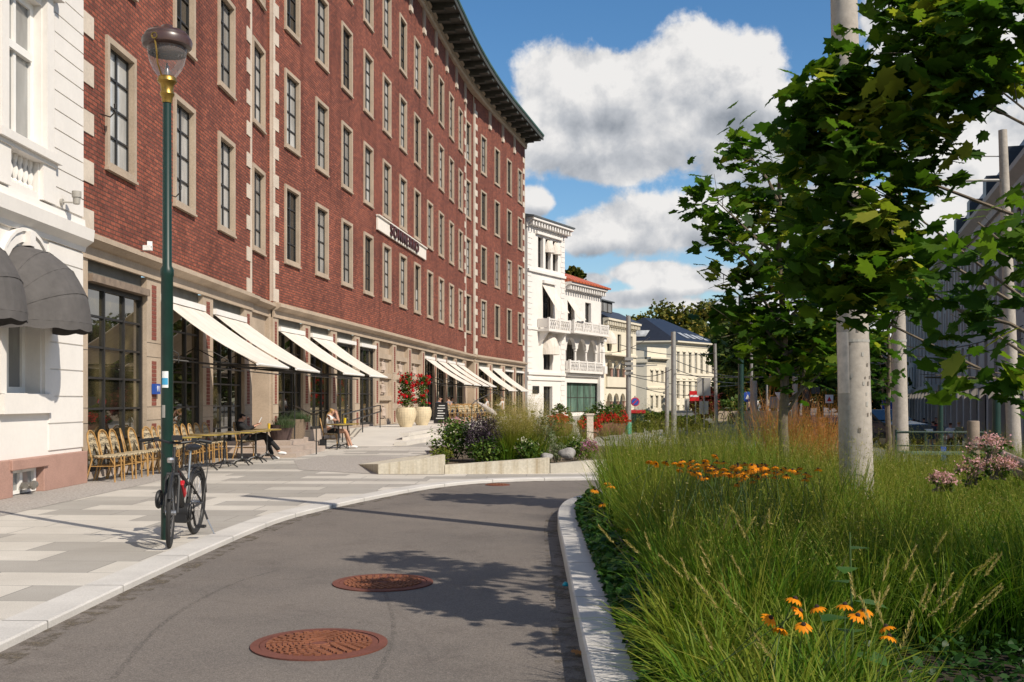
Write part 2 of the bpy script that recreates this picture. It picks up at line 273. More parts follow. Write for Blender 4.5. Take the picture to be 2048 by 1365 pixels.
# ------------------------------------------------------------------ helpers
def tag(o, label=None, cat=None, group=None, kind=None):
    for k, v in (('label', label), ('category', cat), ('group', group), ('kind', kind)):
        if v: o[k] = v
    return o
def empty(name, loc=(0, 0, 0), rz=0.0, label=None, cat=None, group=None):
    o = bpy.data.objects.new(name, None); o.location = loc; o.rotation_euler = (0, 0, rz); o.empty_display_size = 0.2
    col.objects.link(o); return tag(o, label, cat, group)
def link(name, me, parent=None):
    o = bpy.data.objects.new(name, me); col.objects.link(o)
    if parent is not None: o.parent = parent
    return o
def kids(o): return [c for c in bpy.data.objects if c.parent == o]
def copy_tree(o, parent=None):
    c = o.copy(); col.objects.link(c)
    if parent is not None: c.parent = parent
    for ch in list(o.children): copy_tree(ch, c)
    return c
class MB:
    def __init__(s): s.v = []; s.f = []; s.m = []; s.uv = []; s.hasuv = False
    def add(s, vs, fs, mi=0, uvs=None):
        k = len(s.v); s.v += [tuple(x) for x in vs]
        for i, f in enumerate(fs):
            s.f.append([k + j for j in f]); s.m.append(mi)
            s.uv.append(uvs[i] if uvs else None)
            if uvs: s.hasuv = True
    def quad(s, a, b, c, d, mi=0, uv=None): s.add([a, b, c, d], [(0, 1, 2, 3)], mi, [uv] if uv else None)
    def box(s, c, sz, rz=0.0, mi=0, mat=None):
        x, y, z = (q / 2 for q in sz); ca, sa = math.cos(rz), math.sin(rz)
        vs = []
        for dz in (-z, z):
            for dx, dy in ((-x, -y), (x, -y), (x, y), (-x, y)):
                p = Vector((c[0] + dx * ca - dy * sa, c[1] + dx * sa + dy * ca, c[2] + dz)); vs.append(mat @ p if mat else p)
        s.add(vs, [(3, 2, 1, 0), (4, 5, 6, 7), (0, 1, 5, 4), (1, 2, 6, 5), (2, 3, 7, 6), (3, 0, 4, 7)], mi)
    def b2(s, lo, hi, mi=0): s.box([(a + b) / 2 for a, b in zip(lo, hi)], [abs(b - a) for a, b in zip(lo, hi)], 0, mi)
    def bar(s, a, b, wd, h=None, mi=0):
        a = Vector(a); b = Vector(b); d = (b - a); L = d.length
        if L < 1e-6: return
        q = d.to_track_quat('X', 'Z').to_matrix().to_4x4(); mt = Matrix.Translation((a + b) / 2) @ q
        s.box((0, 0, 0), (L, wd, h or wd), 0, mi, mt)
    def tube(s, path, r, n=8, mi=0, cap=True):
        path = [Vector(p) for p in path]; rr = r if isinstance(r, (list, tuple)) else [r] * len(path)
        k = len(path); rings = []; up = Vector((0, 0, 1)); prev = None
        for i, p in enumerate(path):
            t = (path[min(i + 1, k - 1)] - path[max(i - 1, 0)]).normalized()
            if prev is None:
                a = t.cross(up) if abs(t.z) < 0.95 else t.cross(Vector((1, 0, 0)))
            else: a = prev - t * prev.dot(t)
            a.normalize(); prev = a; b = t.cross(a)
            rings.append([p + (a * math.cos(2 * math.pi * j / n) + b * math.sin(2 * math.pi * j / n)) * rr[i] for j in range(n)])
        vs = [q for rg in rings for q in rg]; fs = []
        for i in range(k - 1):
            for j in range(n): fs.append((i * n + j, i * n + (j + 1) % n, (i + 1) * n + (j + 1) % n, (i + 1) * n + j))
        if cap: fs.append(tuple(range(n - 1, -1, -1))); fs.append(tuple((k - 1) * n + j for j in range(n)))
        s.add(vs, fs, mi)
    def lathe(s, prof, c=(0, 0, 0), n=20, mi=0, cap=True):
        vs = []; fs = []; k = len(prof)
        for r, z in prof:
            for j in range(n): vs.append((c[0] + r * math.cos(2 * math.pi * j / n), c[1] + r * math.sin(2 * math.pi * j / n), c[2] + z))
        for i in range(k - 1):
            for j in range(n): fs.append((i * n + j, i * n + (j + 1) % n, (i + 1) * n + (j + 1) % n, (i + 1) * n + j))
        if cap: fs.append(tuple(range(n - 1, -1, -1))); fs.append(tuple((k - 1) * n + j for j in range(n)))
        s.add(vs, fs, mi)
    def torus(s, c, Rr, r, ax='x', n=40, k=8, mi=0, arc=(0, 2 * math.pi)):
        full = abs(arc[1] - arc[0] - 2 * math.pi) < 1e-6; pts = []
        cnt = n if full else n + 1
        for i in range(cnt):
            a = arc[0] + (arc[1] - arc[0]) * i / n
            for j in range(k):
                b = 2 * math.pi * j / k; q = Rr + r * math.cos(b); h = r * math.sin(b)
                u, v_ = q * math.cos(a), q * math.sin(a)
                p = {'x': (h, u, v_), 'y': (u, h, v_), 'z': (u, v_, h)}[ax]; pts.append((c[0] + p[0], c[1] + p[1], c[2] + p[2]))
        fs = []
        for i in range(n):
            for j in range(k): fs.append((i * k + j, i * k + (j + 1) % k, ((i + 1) % cnt) * k + (j + 1) % k, ((i + 1) % cnt) * k + j))
        s.add(pts, fs, mi)
    def prism(s, poly, z0, z1, mi=0):
        n = len(poly); vs = [(x, y, z0) for x, y in poly] + [(x, y, (z1[i] if isinstance(z1, (list, tuple)) else z1)) for i, (x, y) in enumerate(poly)]
        s.add(vs, [tuple(range(n - 1, -1, -1)), tuple(range(n, 2 * n))] + [(i, (i + 1) % n, n + (i + 1) % n, n + i) for i in range(n)], mi)
    def mesh(s, name, mats, smooth=False):
        me = bpy.data.meshes.new(name); me.from_pydata(s.v, [], s.f)
        for m in (mats if isinstance(mats, (list, tuple)) else [mats]): me.materials.append(m)
        me.polygons.foreach_set('material_index', s.m)
        if s.hasuv:
            uvl = me.uv_layers.new(name='UVMap'); k = 0
            for f, u in zip(s.f, s.uv):
                for i in range(len(f)):
                    if u: uvl.data[k].uv = u[i]
                    k += 1
        if smooth:
            me.polygons.foreach_set('use_smooth', [True] * len(me.polygons))
            try: me.set_sharp_from_angle(angle=R(40))
            except Exception: pass
        me.update(); return me
    def build(s, name, mats, parent=None, smooth=False, bevel=0.0):
        o = link(name, s.mesh(name, mats, smooth), parent)
        if bevel:
            bv = o.modifiers.new('bevel', 'BEVEL'); bv.width = bevel; bv.segments = 2; bv.limit_method = 'ANGLE'
        return o
def np_mesh(name, V, Fq, mats, tint=None, mi=None, smooth=False):
    """V (n,3); Fq (m,k) face indices; tint (n,) per-vertex leaf tint"""
    V = np.asarray(V, np.float32).reshape(-1, 3); Fq = np.asarray(Fq, np.int32); m, k = Fq.shape
    me = bpy.data.meshes.new(name); me.vertices.add(len(V)); me.vertices.foreach_set('co', V.ravel())
    me.loops.add(m * k); me.loops.foreach_set('vertex_index', Fq.ravel())
    me.polygons.add(m); me.polygons.foreach_set('loop_start', np.arange(0, m * k, k, dtype=np.int32))
    for x in (mats if isinstance(mats, (list, tuple)) else [mats]): me.materials.append(x)
    if mi is not None: me.polygons.foreach_set('material_index', np.asarray(mi, np.int32))
    if smooth: me.polygons.foreach_set('use_smooth', np.ones(m, bool))
    me.update(calc_edges=True)
    if tint is not None:
        a = me.attributes.new('tint', 'FLOAT', 'POINT'); a.data.foreach_set('value', np.asarray(tint, np.float32).ravel())
    return me
def sstep(x): x = min(1, max(0, x)); return x * x * (3 - 2 * x)
ORD = "first second third fourth fifth sixth seventh eighth ninth tenth eleventh twelfth thirteenth fourteenth fifteenth sixteenth seventeenth eighteenth nineteenth twentieth".split()
# ------------------------------------------------------------------ ground, road, pavement
def gz(X, Y):
    return -0.07 - 1.3 * sstep((X - 0.18 * Y - 5.0) / 6.0) * sstep((Y - 17) / 16)
def make_ground():
    xs = [-400, -200, -100, -60, -30, -15, -5, 0] + [i * 2.0 for i in range(1, 30)] + [70, 90, 130, 200, 320, 600]
    ys = [-60, -20, 0, 8, 14] + [16 + i * 3 for i in range(30)] + [115, 130, 150, 180, 230, 300, 450, 900]
    V = [(x, y, gz(x, y)) for y in ys for x in xs]; n = len(xs)
    Fc = [(j * n + i, j * n + i + 1, (j + 1) * n + i + 1, (j + 1) * n + i) for j in range(len(ys) - 1) for i in range(n - 1)]
    me = bpy.data.meshes.new("ground"); me.from_pydata(V, [], Fc); me.materials.append(plain("street_asphalt", (0.12, 0.115, 0.105), 0.9, 0.2, 0.4, fine=(40, 0.3)))
    tag(link("ground", me), kind='structure')
make_ground()
RZ = -0.05
kerb_edge = [(-3.04, -4), (-3.04, 5), (-3.04, 8), (-3.0, 10), (-2.93, 11.8), (-2.82, 13.2), (-2.46, 14.65), (-1.72, 16.9), (-1.25, 18.0), (-0.62, 18.85), (0.1, 19.3), (0.9, 19.5), (2.5, 19.7), (6, 20.0), (16, 21.0)]
slab_edge = [(0.34, -4), (0.37, 3), (0.40, 6), (0.47, 9.2), (0.50, 11), (0.53, 12.4), (0.62, 13.6), (0.80, 14.5), (1.12, 15.2), (1.7, 15.75), (2.6, 16.05), (5, 16.25), (9, 16.45), (14, 16.6)]
def smooth_line(pts, it=2):
    for _ in range(it):
        q = [pts[0]]
        for a, b in zip(pts, pts[1:]):
            q += [(a[0]*.75+b[0]*.25, a[1]*.75+b[1]*.25), (a[0]*.25+b[0]*.75, a[1]*.25+b[1]*.75)]
        pts = q + [pts[-1]]
    return pts
kerb_edge = smooth_line(kerb_edge); slab_edge = smooth_line(slab_edge)
def offset_line(pts, d):
    out = []
    for i, p in enumerate(pts):
        a = pts[max(i - 1, 0)]; b = pts[min(i + 1, len(pts) - 1)]
        dx, dy = b[0] - a[0], b[1] - a[1]; L = math.hypot(dx, dy); out.append((p[0] + dy / L * d, p[1] - dx / L * d))
    return out
def flat(name, poly, z, m, kind='structure'):
    b = MB(); b.add([(x, y, z) for x, y in poly], [tuple(range(len(poly)))]); o = b.build(name, m); return tag(o, kind=kind)
kin = offset_line(kerb_edge, -0.30); kin2 = offset_line(kerb_edge, -0.302)
sin_ = offset_line(slab_edge, 0.25)
road = flat("road", [(-3.3, -4)] + offset_line(kerb_edge, -0.05)[1:] + [(16, 16.4)] + list(reversed(offset_line(slab_edge, 0.05))), RZ, ASPHALT)
flat("pavement", [(-14, -6), (-3.34, -6)] + kin2 + [(4.2, 19.95), (4.0, 24), (5.0, 32), (7, 44), (9.5, 62), (13, 112), (-14, 112)], 0.0, PAVING)
def kerb(name, line_out, line_in, ztop, m, joint):
    b = MB(); n = len(line_out); acc = 0.0
    pts = list(zip(line_out, line_in))
    for i in range(n - 1):
        (o0, i0), (o1, i1) = pts[i], pts[i + 1]
        e = 0.012
        def q(p, z): return (p[0], p[1], z)
        def inn(p, pi, d): L = math.hypot(pi[0]-p[0], pi[1]-p[1]); return (p[0]+(pi[0]-p[0])*d/L, p[1]+(pi[1]-p[1])*d/L)
        a0, a1 = inn(o0, i0, e), inn(o1, i1, e)
        b.quad(q(o0, RZ - .03), q(o1, RZ - .03), q(o1, ztop - e), q(o0, ztop - e)); b.quad(q(o0, ztop - e), q(o1, ztop - e), q(a1, ztop), q(a0, ztop))
        b.quad(q(a0, ztop), q(a1, ztop), q(i1, ztop), q(i0, ztop)); b.quad(q(i0, ztop), q(i1, ztop), q(i1, RZ - .03), q(i0, RZ - .03))
    o = b.build(name, m); tag(o, kind='structure')
    # joints between the kerb stones
    g = MB(); acc = 0.0
    for i in range(n - 1):
        (o0, i0), (o1, i1) = pts[i], pts[i + 1]; d = math.hypot(o1[0]-o0[0], o1[1]-o0[1]); acc += d
        if acc > joint and o0[1] > 1 and o0[1] < 22:
            acc = 0; t = Vector((o1[0]-o0[0], o1[1]-o0[1], 0)).normalized() * 0.004; u = Vector((o0[0]-i0[0], o0[1]-i0[1], 0)).normalized() * 0.001
            A, B = Vector((*o0, 0)) + u, Vector((*i0, 0))
            g.quad(A - t + Vector((0, 0, ztop + .001)), A + t + Vector((0, 0, ztop + .001)), B + t + Vector((0, 0, ztop + .001)), B - t + Vector((0, 0, ztop + .001)))
            g.quad(A - t + Vector((0, 0, RZ)), A + t + Vector((0, 0, RZ)), A + t + Vector((0, 0, ztop + .001)), A - t + Vector((0, 0, ztop + .001)))
    g.build("kerb_joint", plain("joint_dirt", (0.10, 0.09, 0.08), 0.9), o)
    return o
def gutter_dirt():
    b = MB(); L = resample(kerb_edge, .4); o0, o1 = offset_line(L, .004), offset_line(L, .20)
    for i in range(len(L) - 1): b.quad((*o0[i], RZ + .003), (*o0[i + 1], RZ + .003), (*o1[i + 1], RZ + .003), (*o1[i], RZ + .003))
    L = resample(slab_edge, .4); o0, o1 = offset_line(L, -.004), offset_line(L, -.16)
    for i in range(len(L) - 1): b.quad((*o0[i], RZ + .003), (*o0[i + 1], RZ + .003), (*o1[i + 1], RZ + .003), (*o1[i], RZ + .003))
    m, nt, bs = material("gutter_grit"); v = tex_pos(nt); nt.links.new(ramp(nt, noise(nt, v, 40, 4, .7), [(.3, (.05, .04, .03)), (.7, (.20, .16, .11))]), bs.inputs['Base Color']); bs.inputs['Roughness'].default_value = .95
    nt.links.new(ramp(nt, noise(nt, v, 6, 8, .75), [(.48, (0, 0, 0)), (.62, (.85, .85, .85))]), bs.inputs['Alpha']); tag(b.build("gutter_dirt", m), kind='structure')
def resample(line, step):
    out = [line[0]]; acc = 0
    for a, b in zip(line, line[1:]):
        d = math.hypot(b[0]-a[0], b[1]-a[1]); k = max(1, int(d / step))
        for i in range(1, k + 1): out.append((a[0]+(b[0]-a[0])*i/k, a[1]+(b[1]-a[1])*i/k))
    return out
gutter_dirt(); ke = resample(kerb_edge, 0.33); kerb("kerb", ke, offset_line(ke, -0.30), 0.004, KERB, 1.0)
se = resample(slab_edge, 0.33); kerb("planter_kerb", se, offset_line(se, 0.25), 0.10, KERB, 1.25)
bed_poly = sin_ + [(14, -4)]
flat("planting_soil", offset_line(slab_edge, 0.24) + [(14, -4)], 0.06, SOIL)
flat("gravel_strip", [(-7.6, 6), (-6.45, 6), (-6.35, 14), (-6.3, 18), (-6.5, 26), (-7.6, 26)], 0.004, GRAVEL)
flat("gravel_patch", [(-4.4, 21.7), (-2.57, 20.35), (-1.3, 20.3), (-1.3, 26), (-4.8, 27), (-5.2, 25.0)], 0.005, GRAVEL)
# steps and terrace before the entrance, following the wall's line X = .125 Y - 11.51
fl = lambda y, d: .125 * y - 11.51 + d
tb = MB()
tb.prism([(-7.7, 26.25), (-5.4, 26.25), (-5.35, 30.0), (-5.6, 31.6), (-7.9, 31.6)], 0.001, 0.11)
tb.prism([(-7.7, 26.75), (-5.62, 26.75), (-5.57, 30.0), (-5.8, 31.6), (-7.9, 31.6)], 0.111, 0.22)
tb.prism([(-7.7, 28.3), (-5.98, 28.3), (-5.95, 30.0), (-6.1, 31.6), (-7.9, 31.6)], 0.221, 0.33)
tag(tb.build("entrance_steps", STONE2), kind='structure')
PALE = plain("pale_granite", (0.56, 0.52, 0.46), 0.8, 0.1, 0.8, fine=(60, 0.2))
tb = MB()
for k, (y0, d) in enumerate(((33.1, 4.05), (34.2, 3.70), (35.2, 3.36))):
    z0 = 0.001 + 0.113 * k; tb.prism([(fl(y0, 3.66 - .3 * k * 0), y0), (fl(y0, d), y0), (fl(70, d), 70), (fl(70, 3.0), 70)], z0, 0.113 * (k + 1))
tb.prism([(fl(41, 0.05), 41), (fl(41, 3.3), 41), (fl(70, 3.3), 70), (fl(70, 0.05), 70)], 0.002, 0.332)
tag(tb.build("terrace", PALE), kind='structure')
tb = MB(); tb.prism([(-5.2, 32.6), (-3.75, 32.6), (fl(41, 3.3), 41), (fl(41, 0.6), 41)], 0.001, [0.004, 0.004, 0.331, 0.331])
tag(tb.build("ramp", PALE), kind='structure')

# ------------------------------------------------------------------ red brick building
class Sec:
    def __init__(s, p0, p1):
        s.p = Vector((*p0, 0)); d = Vector((*p1, 0)) - s.p; s.L = d.length; s.d = d / s.L; s.n = Vector((s.d.y, -s.d.x, 0)); s.rz = math.atan2(s.d.y, s.d.x)
    def at(s, t, off=0, z=0): q = s.p + s.d * t + s.n * off; return Vector((q.x, q.y, z))
    def t(s, Y): return (Y - s.p.y) / s.d.y
lA = lambda y: -7.72 + .02 * (y - 20)
lB = lambda y: .125 * y - 11.51
lC = lambda y: .245 * y - 19.83
SA = Sec((lA(18.35), 18.35), (lA(30.3), 30.3)); SB = Sec((lB(32.62), 32.62), (lB(68.2), 68.2)); SC = Sec((lC(70.6), 70.6), (lC(85.2), 85.2))
R1 = Sec((-7.60, 30.3), (-7.58, 32.62))
_c0 = SB.at(SB.L, -.08); _c1 = SC.at(0, -.08); R2 = Sec((_c0.x, _c0.y), (_c1.x, _c1.y))
hotel = empty("brick_building", (-7.7, 18.4, 0), 0, "long red brick building curving along the street, with stone framed windows and deep dark eaves", "building")
hotel.location = (0, 0, 0)
ROWS = [(5.87, 8.38), (9.60, 12.10), (13.38, 15.90), (17.08, 19.72)]
WF = 1.46                                                  # outer width of a stone window frame
colsA = [SA.t(y) for y in (20.65, 24.4, 27.75)]
colsR1 = [R1.L / 2 - .1]
colsB = [SB.t(34.38 + 3.17 * i) for i in range(11)]
colsR2 = [R2.L / 2 - .35]
colsC = [SC.t(y) for y in (72.85, 76.45, 80.0, 83.45)]
SECS = [(SA, colsA), (R1, colsR1), (SB, colsB), (R2, colsR2), (SC, colsC)]
wall = MB(); TOP = 22.5; uoff = 0.0
for sec, cols in SECS:
    xs = sorted({0, sec.L} | {c - .66 for c in cols} | {c + .66 for c in cols}); zs = [4.3] + [v for a, b in ROWS for v in (a + .08, b - .08)] + [TOP]
    for i in range(len(xs) - 1):
        mid = (xs[i] + xs[i + 1]) / 2; iscol = any(abs(mid - c) < .3 for c in cols)
        for j in range(len(zs) - 1):
            if iscol and j % 2 == 1: continue
            a, b, z0, z1 = xs[i], xs[i + 1], zs[j], zs[j + 1]
            wall.quad(sec.at(a, 0, z0), sec.at(b, 0, z0), sec.at(b, 0, z1), sec.at(a, 0, z1), 0, [(uoff + a, z0), (uoff + b, z0), (uoff + b, z1), (uoff + a, z1)])
    uoff += sec.L
def ret(p, q, z0=4.3, z1=TOP):
    L = (Vector(q) - Vector(p)).length; wall.quad((p[0], p[1], z0), (q[0], q[1], z0), (q[0], q[1], z1), (p[0], p[1], z1), 0, [(0, z0), (L, z0), (L, z1), (0, z1)])
ret(SA.at(SA.L)[:2], R1.at(0)[:2]); ret(R1.at(R1.L)[:2], SB.at(0)[:2]); ret(SB.at(SB.L)[:2], R2.at(0)[:2]); ret(R2.at(R2.L)[:2], SC.at(0)[:2])
ret(SC.at(SC.L)[:2], SC.at(SC.L, -14)[:2], 0.0); ret(SA.at(0, -14)[:2], SA.at(0)[:2], 0.0)
wall.build("wall", BRICK, hotel)

def window_meshes():
    W2, H, T = WF / 2, 2.5, 0.115
    f = MB()
    f.b2((-W2, -.14, 0), (-W2 + T, .055, H)); f.b2((W2 - T, -.14, 0), (W2, .055, H))
    f.b2((-W2 + T, -.14, H - T), (W2 - T, .055, H)); f.b2((-W2 + T, -.14, 0), (W2 - T, .055, T)); f.b2((-W2 - .02, .0, -.05), (W2 + .02, .085, 0.002))
    sf = MB(); w2 = W2 - T; z0, z1 = T, H - T; b = .045
    sf.b2((-w2, -.13, z0), (-w2 + b, -.07, z1)); sf.b2((w2 - b, -.13, z0), (w2, -.07, z1)); sf.b2((-w2 + b, -.13, z0), (w2 - b, -.07, z0 + b)); sf.b2((-w2 + b, -.13, z1 - b), (w2 - b, -.07, z1))
    sf.b2((-.028, -.128, z0 + b), (.028, -.062, z1 - b))
    for k in (1, 2, 3):
        z = z0 + (z1 - z0) * k / 4
        for sx in (-1, 1):
            x0, x1 = (-w2 + b, -.028) if sx < 0 else (.028, w2 - b); sf.b2((x0, -.126, z - .018), (x1, -.066, z + .018))
    return f.mesh("stone_surround", STONE), sf.mesh("window_sash", DKMETAL)
sur_me, sash_me = window_meshes()
def pane_mesh(m, k):
    p = MB(); w2 = WF / 2 - .115; p.quad((-w2, -.102, .115), (w2, -.102, .115), (w2, -.102, 2.385), (-w2, -.102, 2.385)); return p.mesh("window_glass", m)
panes = [pane_mesh(GLASSD, 0), pane_mesh(GLASSM, 1), pane_mesh(GLASSL, 2)]
def half_pane():
    p = MB(); w2 = WF / 2 - .115
    for i, (a, b) in enumerate(((.115, 1.25), (1.25, 2.385))): p.quad((-w2, -.102, a), (w2, -.102, a), (w2, -.102, b), (-w2, -.102, b), i)
    return p.mesh("window_glass", [GLASSL, GLASSD])
panes.append(half_pane())
for si, (sec, cols) in enumerate(SECS):
    for ci, c in enumerate(cols):
        for ri, (a, b) in enumerate(ROWS):
            wd = link("window", sur_me, hotel); wd.location = sec.at(c, 0, a); wd.rotation_euler = (0, 0, sec.rz + math.pi); wd.scale = (1, 1, (b - a) / 2.5)
            link("sash", sash_me, wd)
            k = rnd.choices([0, 1, 2, 3], [.42, .25, .21, .12])[0]
            if ri == 0 and si == 0: k = 2
            if ri <= 1 and si == 2 and ci < 6: k = rnd.choice([0, 1, 2, 2])
            link("pane", panes[k], wd)

# quoins of alternating pale stones
def quoin(sec, t, sgn, z0=4.52, z1=21.4, strip=.2, tooth=.5):
    q = MB(); z = z0; k = 0
    while z < z1 - .1:
        wdt = tooth if k % 2 == 0 else strip; h = .40 if k % 2 == 0 else .48
        a, b = (t, t + wdt) if sgn > 0 else (t - wdt, t)
        lo = [sec.at(a, -.02, z), sec.at(b, -.02, z), sec.at(b, .022, z), sec.at(a, .022, z)]; zt = min(z + h, z1)
        q.add([tuple(p) for p in lo] + [(p.x, p.y, zt) for p in lo], [(3, 2, 1, 0), (4, 5, 6, 7), (0, 1, 5, 4), (1, 2, 6, 5), (2, 3, 7, 6), (3, 0, 4, 7)])
        z = zt + .006; k += 1
    q.build("quoin", QUOIN, hotel)
quoin(SA, 0.02, 1, strip=.32, tooth=1.0); quoin(SA, SA.L - .02, -1, strip=.14, tooth=.52); quoin(SB, 0.0, 1, strip=.16); quoin(SB, SB.L - .02, -1, strip=.14, tooth=.6)
quoin(SC, 0.0, 1, strip=.22, tooth=.75); quoin(SC, SC.L - .02, -1, strip=.14, tooth=.7)
for sec, n in ((SB, .20), (SC, .09)):
    qs = MB(); a, b = sec.at(-.012, .0), sec.at(-.012, -n + .02); qs.quad((a.x, a.y, 4.52), (b.x, b.y, 4.52), (b.x, b.y, 21.9), (a.x, a.y, 21.9)); qs.build("corner_return", QUOIN, hotel)

# stone cornice above the ground floor
prof = [(-.02, 4.02), (.05, 4.02), (.05, 4.24), (.11, 4.25), (.23, 4.33), (.26, 4.34), (.26, 4.42), (.10, 4.46), (.10, 4.50), (-.02, 4.50)]
def sweep(b, pts_dirs, prof, mi=0, capends=True):
    n = len(prof); vs = []
    for p, nn in pts_dirs: vs += [(p.x + nn.x * o, p.y + nn.y * o, z) for o, z in prof]
    fs = [(i * n + j, (i + 1) * n + j, (i + 1) * n + (j + 1) % n, i * n + (j + 1) % n) for i in range(len(pts_dirs) - 1) for j in range(n)]
    if capends: fs += [tuple(range(n)), tuple((len(pts_dirs) - 1) * n + j for j in range(n - 1, -1, -1))]
    b.add(vs, fs, mi)
cb = MB()
for sec, _ in SECS:
    e0, e1 = (0.0, sec.L)
    if sec in (R1, R2): e0, e1 = .003, sec.L - .003
    sweep(cb, [(sec.at(e0), sec.n), (sec.at(e1), sec.n)], prof)
cb.build("cornice", STONE, hotel)

# eaves: one smooth bend from end to end
def eave_path():
    A0 = SA.at(-.2); A1 = SA.at(SA.L + 1.0); C0 = SC.at(-1.2); C1 = SC.at(SC.L + .35); B0 = SB.at(0); B1 = SB.at(SB.L)
    V1 = (SA.at(SA.L) + SB.at(0)) / 2; V2 = (SB.at(SB.L) + SC.at(0)) / 2
    pts = [A0]
    def bend(v, d0, d1, r):
        p0, p2 = v - d0 * r, v + d1 * r
        return [p0 * (1 - t) ** 2 + v * 2 * t * (1 - t) + p2 * t * t for t in [i / 10 for i in range(11)]]
    pts += bend(V1, SA.d, SB.d, 6); pts += bend(V2, SB.d, SC.d, 9); pts.append(C1)
    out = []
    for i, p in enumerate(pts):
        d = (pts[min(i + 1, len(pts) - 1)] - pts[max(i - 1, 0)]).normalized(); out.append((p, Vector((d.y, -d.x, 0))))
    return out
ep = eave_path(); b = MB()
sweep(b, ep, [(-.3, 21.85), (.06, 21.85), (.10, 21.95), (.10, 22.25), (.20, 22.33), (.20, 22.42), (-.3, 22.42)])
b.build("frieze", STONE, hotel)
# dentils
acc = 0; cum = [0]
for (p, n), (q, m_) in zip(ep, ep[1:]): cum.append(cum[-1] + (q - p).length)
def along(t):
    for i in range(len(cum) - 1):
        if t <= cum[i + 1] or i == len(cum) - 2:
            f = (t - cum[i]) / (cum[i + 1] - cum[i]); p = ep[i][0].lerp(ep[i + 1][0], f); n = ep[i][1].lerp(ep[i + 1][1], f).normalized(); return p, n
b = MB(); t = .2
while t < cum[-1] - .1:
    p, n = along(t); b.box((p.x + n.x * .13, p.y + n.y * .13, 22.09), (.07, .15, .2), math.atan2(n.y, n.x)); t += .34
b.build("dentils", STONE, hotel)
OV = 1.42; ef = MB()
sweep(ef, ep, [(-.3, 22.56), (OV, 22.56), (OV, 22.50), (OV + .05, 22.50), (OV + .05, 22.78), (OV + .04, 22.78), (-.3, 22.78)])
eave = ef.build("eave", EAVEWOOD, hotel)
t = .9; k = 0
while t < cum[-1]:
    p, n = along(t); br = MB(); az = math.atan2(n.y, n.x)
    br.box((p.x + n.x * .74, p.y + n.y * .74, 22.43), (1.28, .46, .255), az); br.box((p.x + n.x * .46, p.y + n.y * .46, 22.25), (.72, .34, .11), az)
    br.build("eave_bracket", EAVEWOOD, eave); t += 1.62
gt = MB(); sweep(gt, ep, [(OV - .05, 22.785), (OV + .09, 22.785), (OV + .13, 22.86), (OV + .10, 22.97), (OV - .05, 22.97)]); gt.build("gutter", COPPER, hotel)
rf = MB(); sweep(rf, ep, [(OV - .02, 22.95), (-7.0, 26.6), (-14.2, 23.0), (-14.2, 22.9)]); rf.build("roof", COPPER, hotel)
for sec, cols in ((SA, colsA), (SB, colsB), (SC, colsC)):
    for c in [x + 1.6 for x in cols if x + 1.6 < sec.L - .5]:
        cbm = MB()
        for dx in (-.16, .16): cbm.box(sec.at(c + dx, .04, 21.35), (.13, .10, 1.0), sec.rz, 1)
        cbm.box(sec.at(c, .05, 20.72), (.5, .13, .26), sec.rz, 0); cbm.build("corbel", [QUOIN, STONE2], hotel)

PBRICK = plain('pillar_brick', (.20, .060, .042), .85, .35, 7, fine=(30, .4))
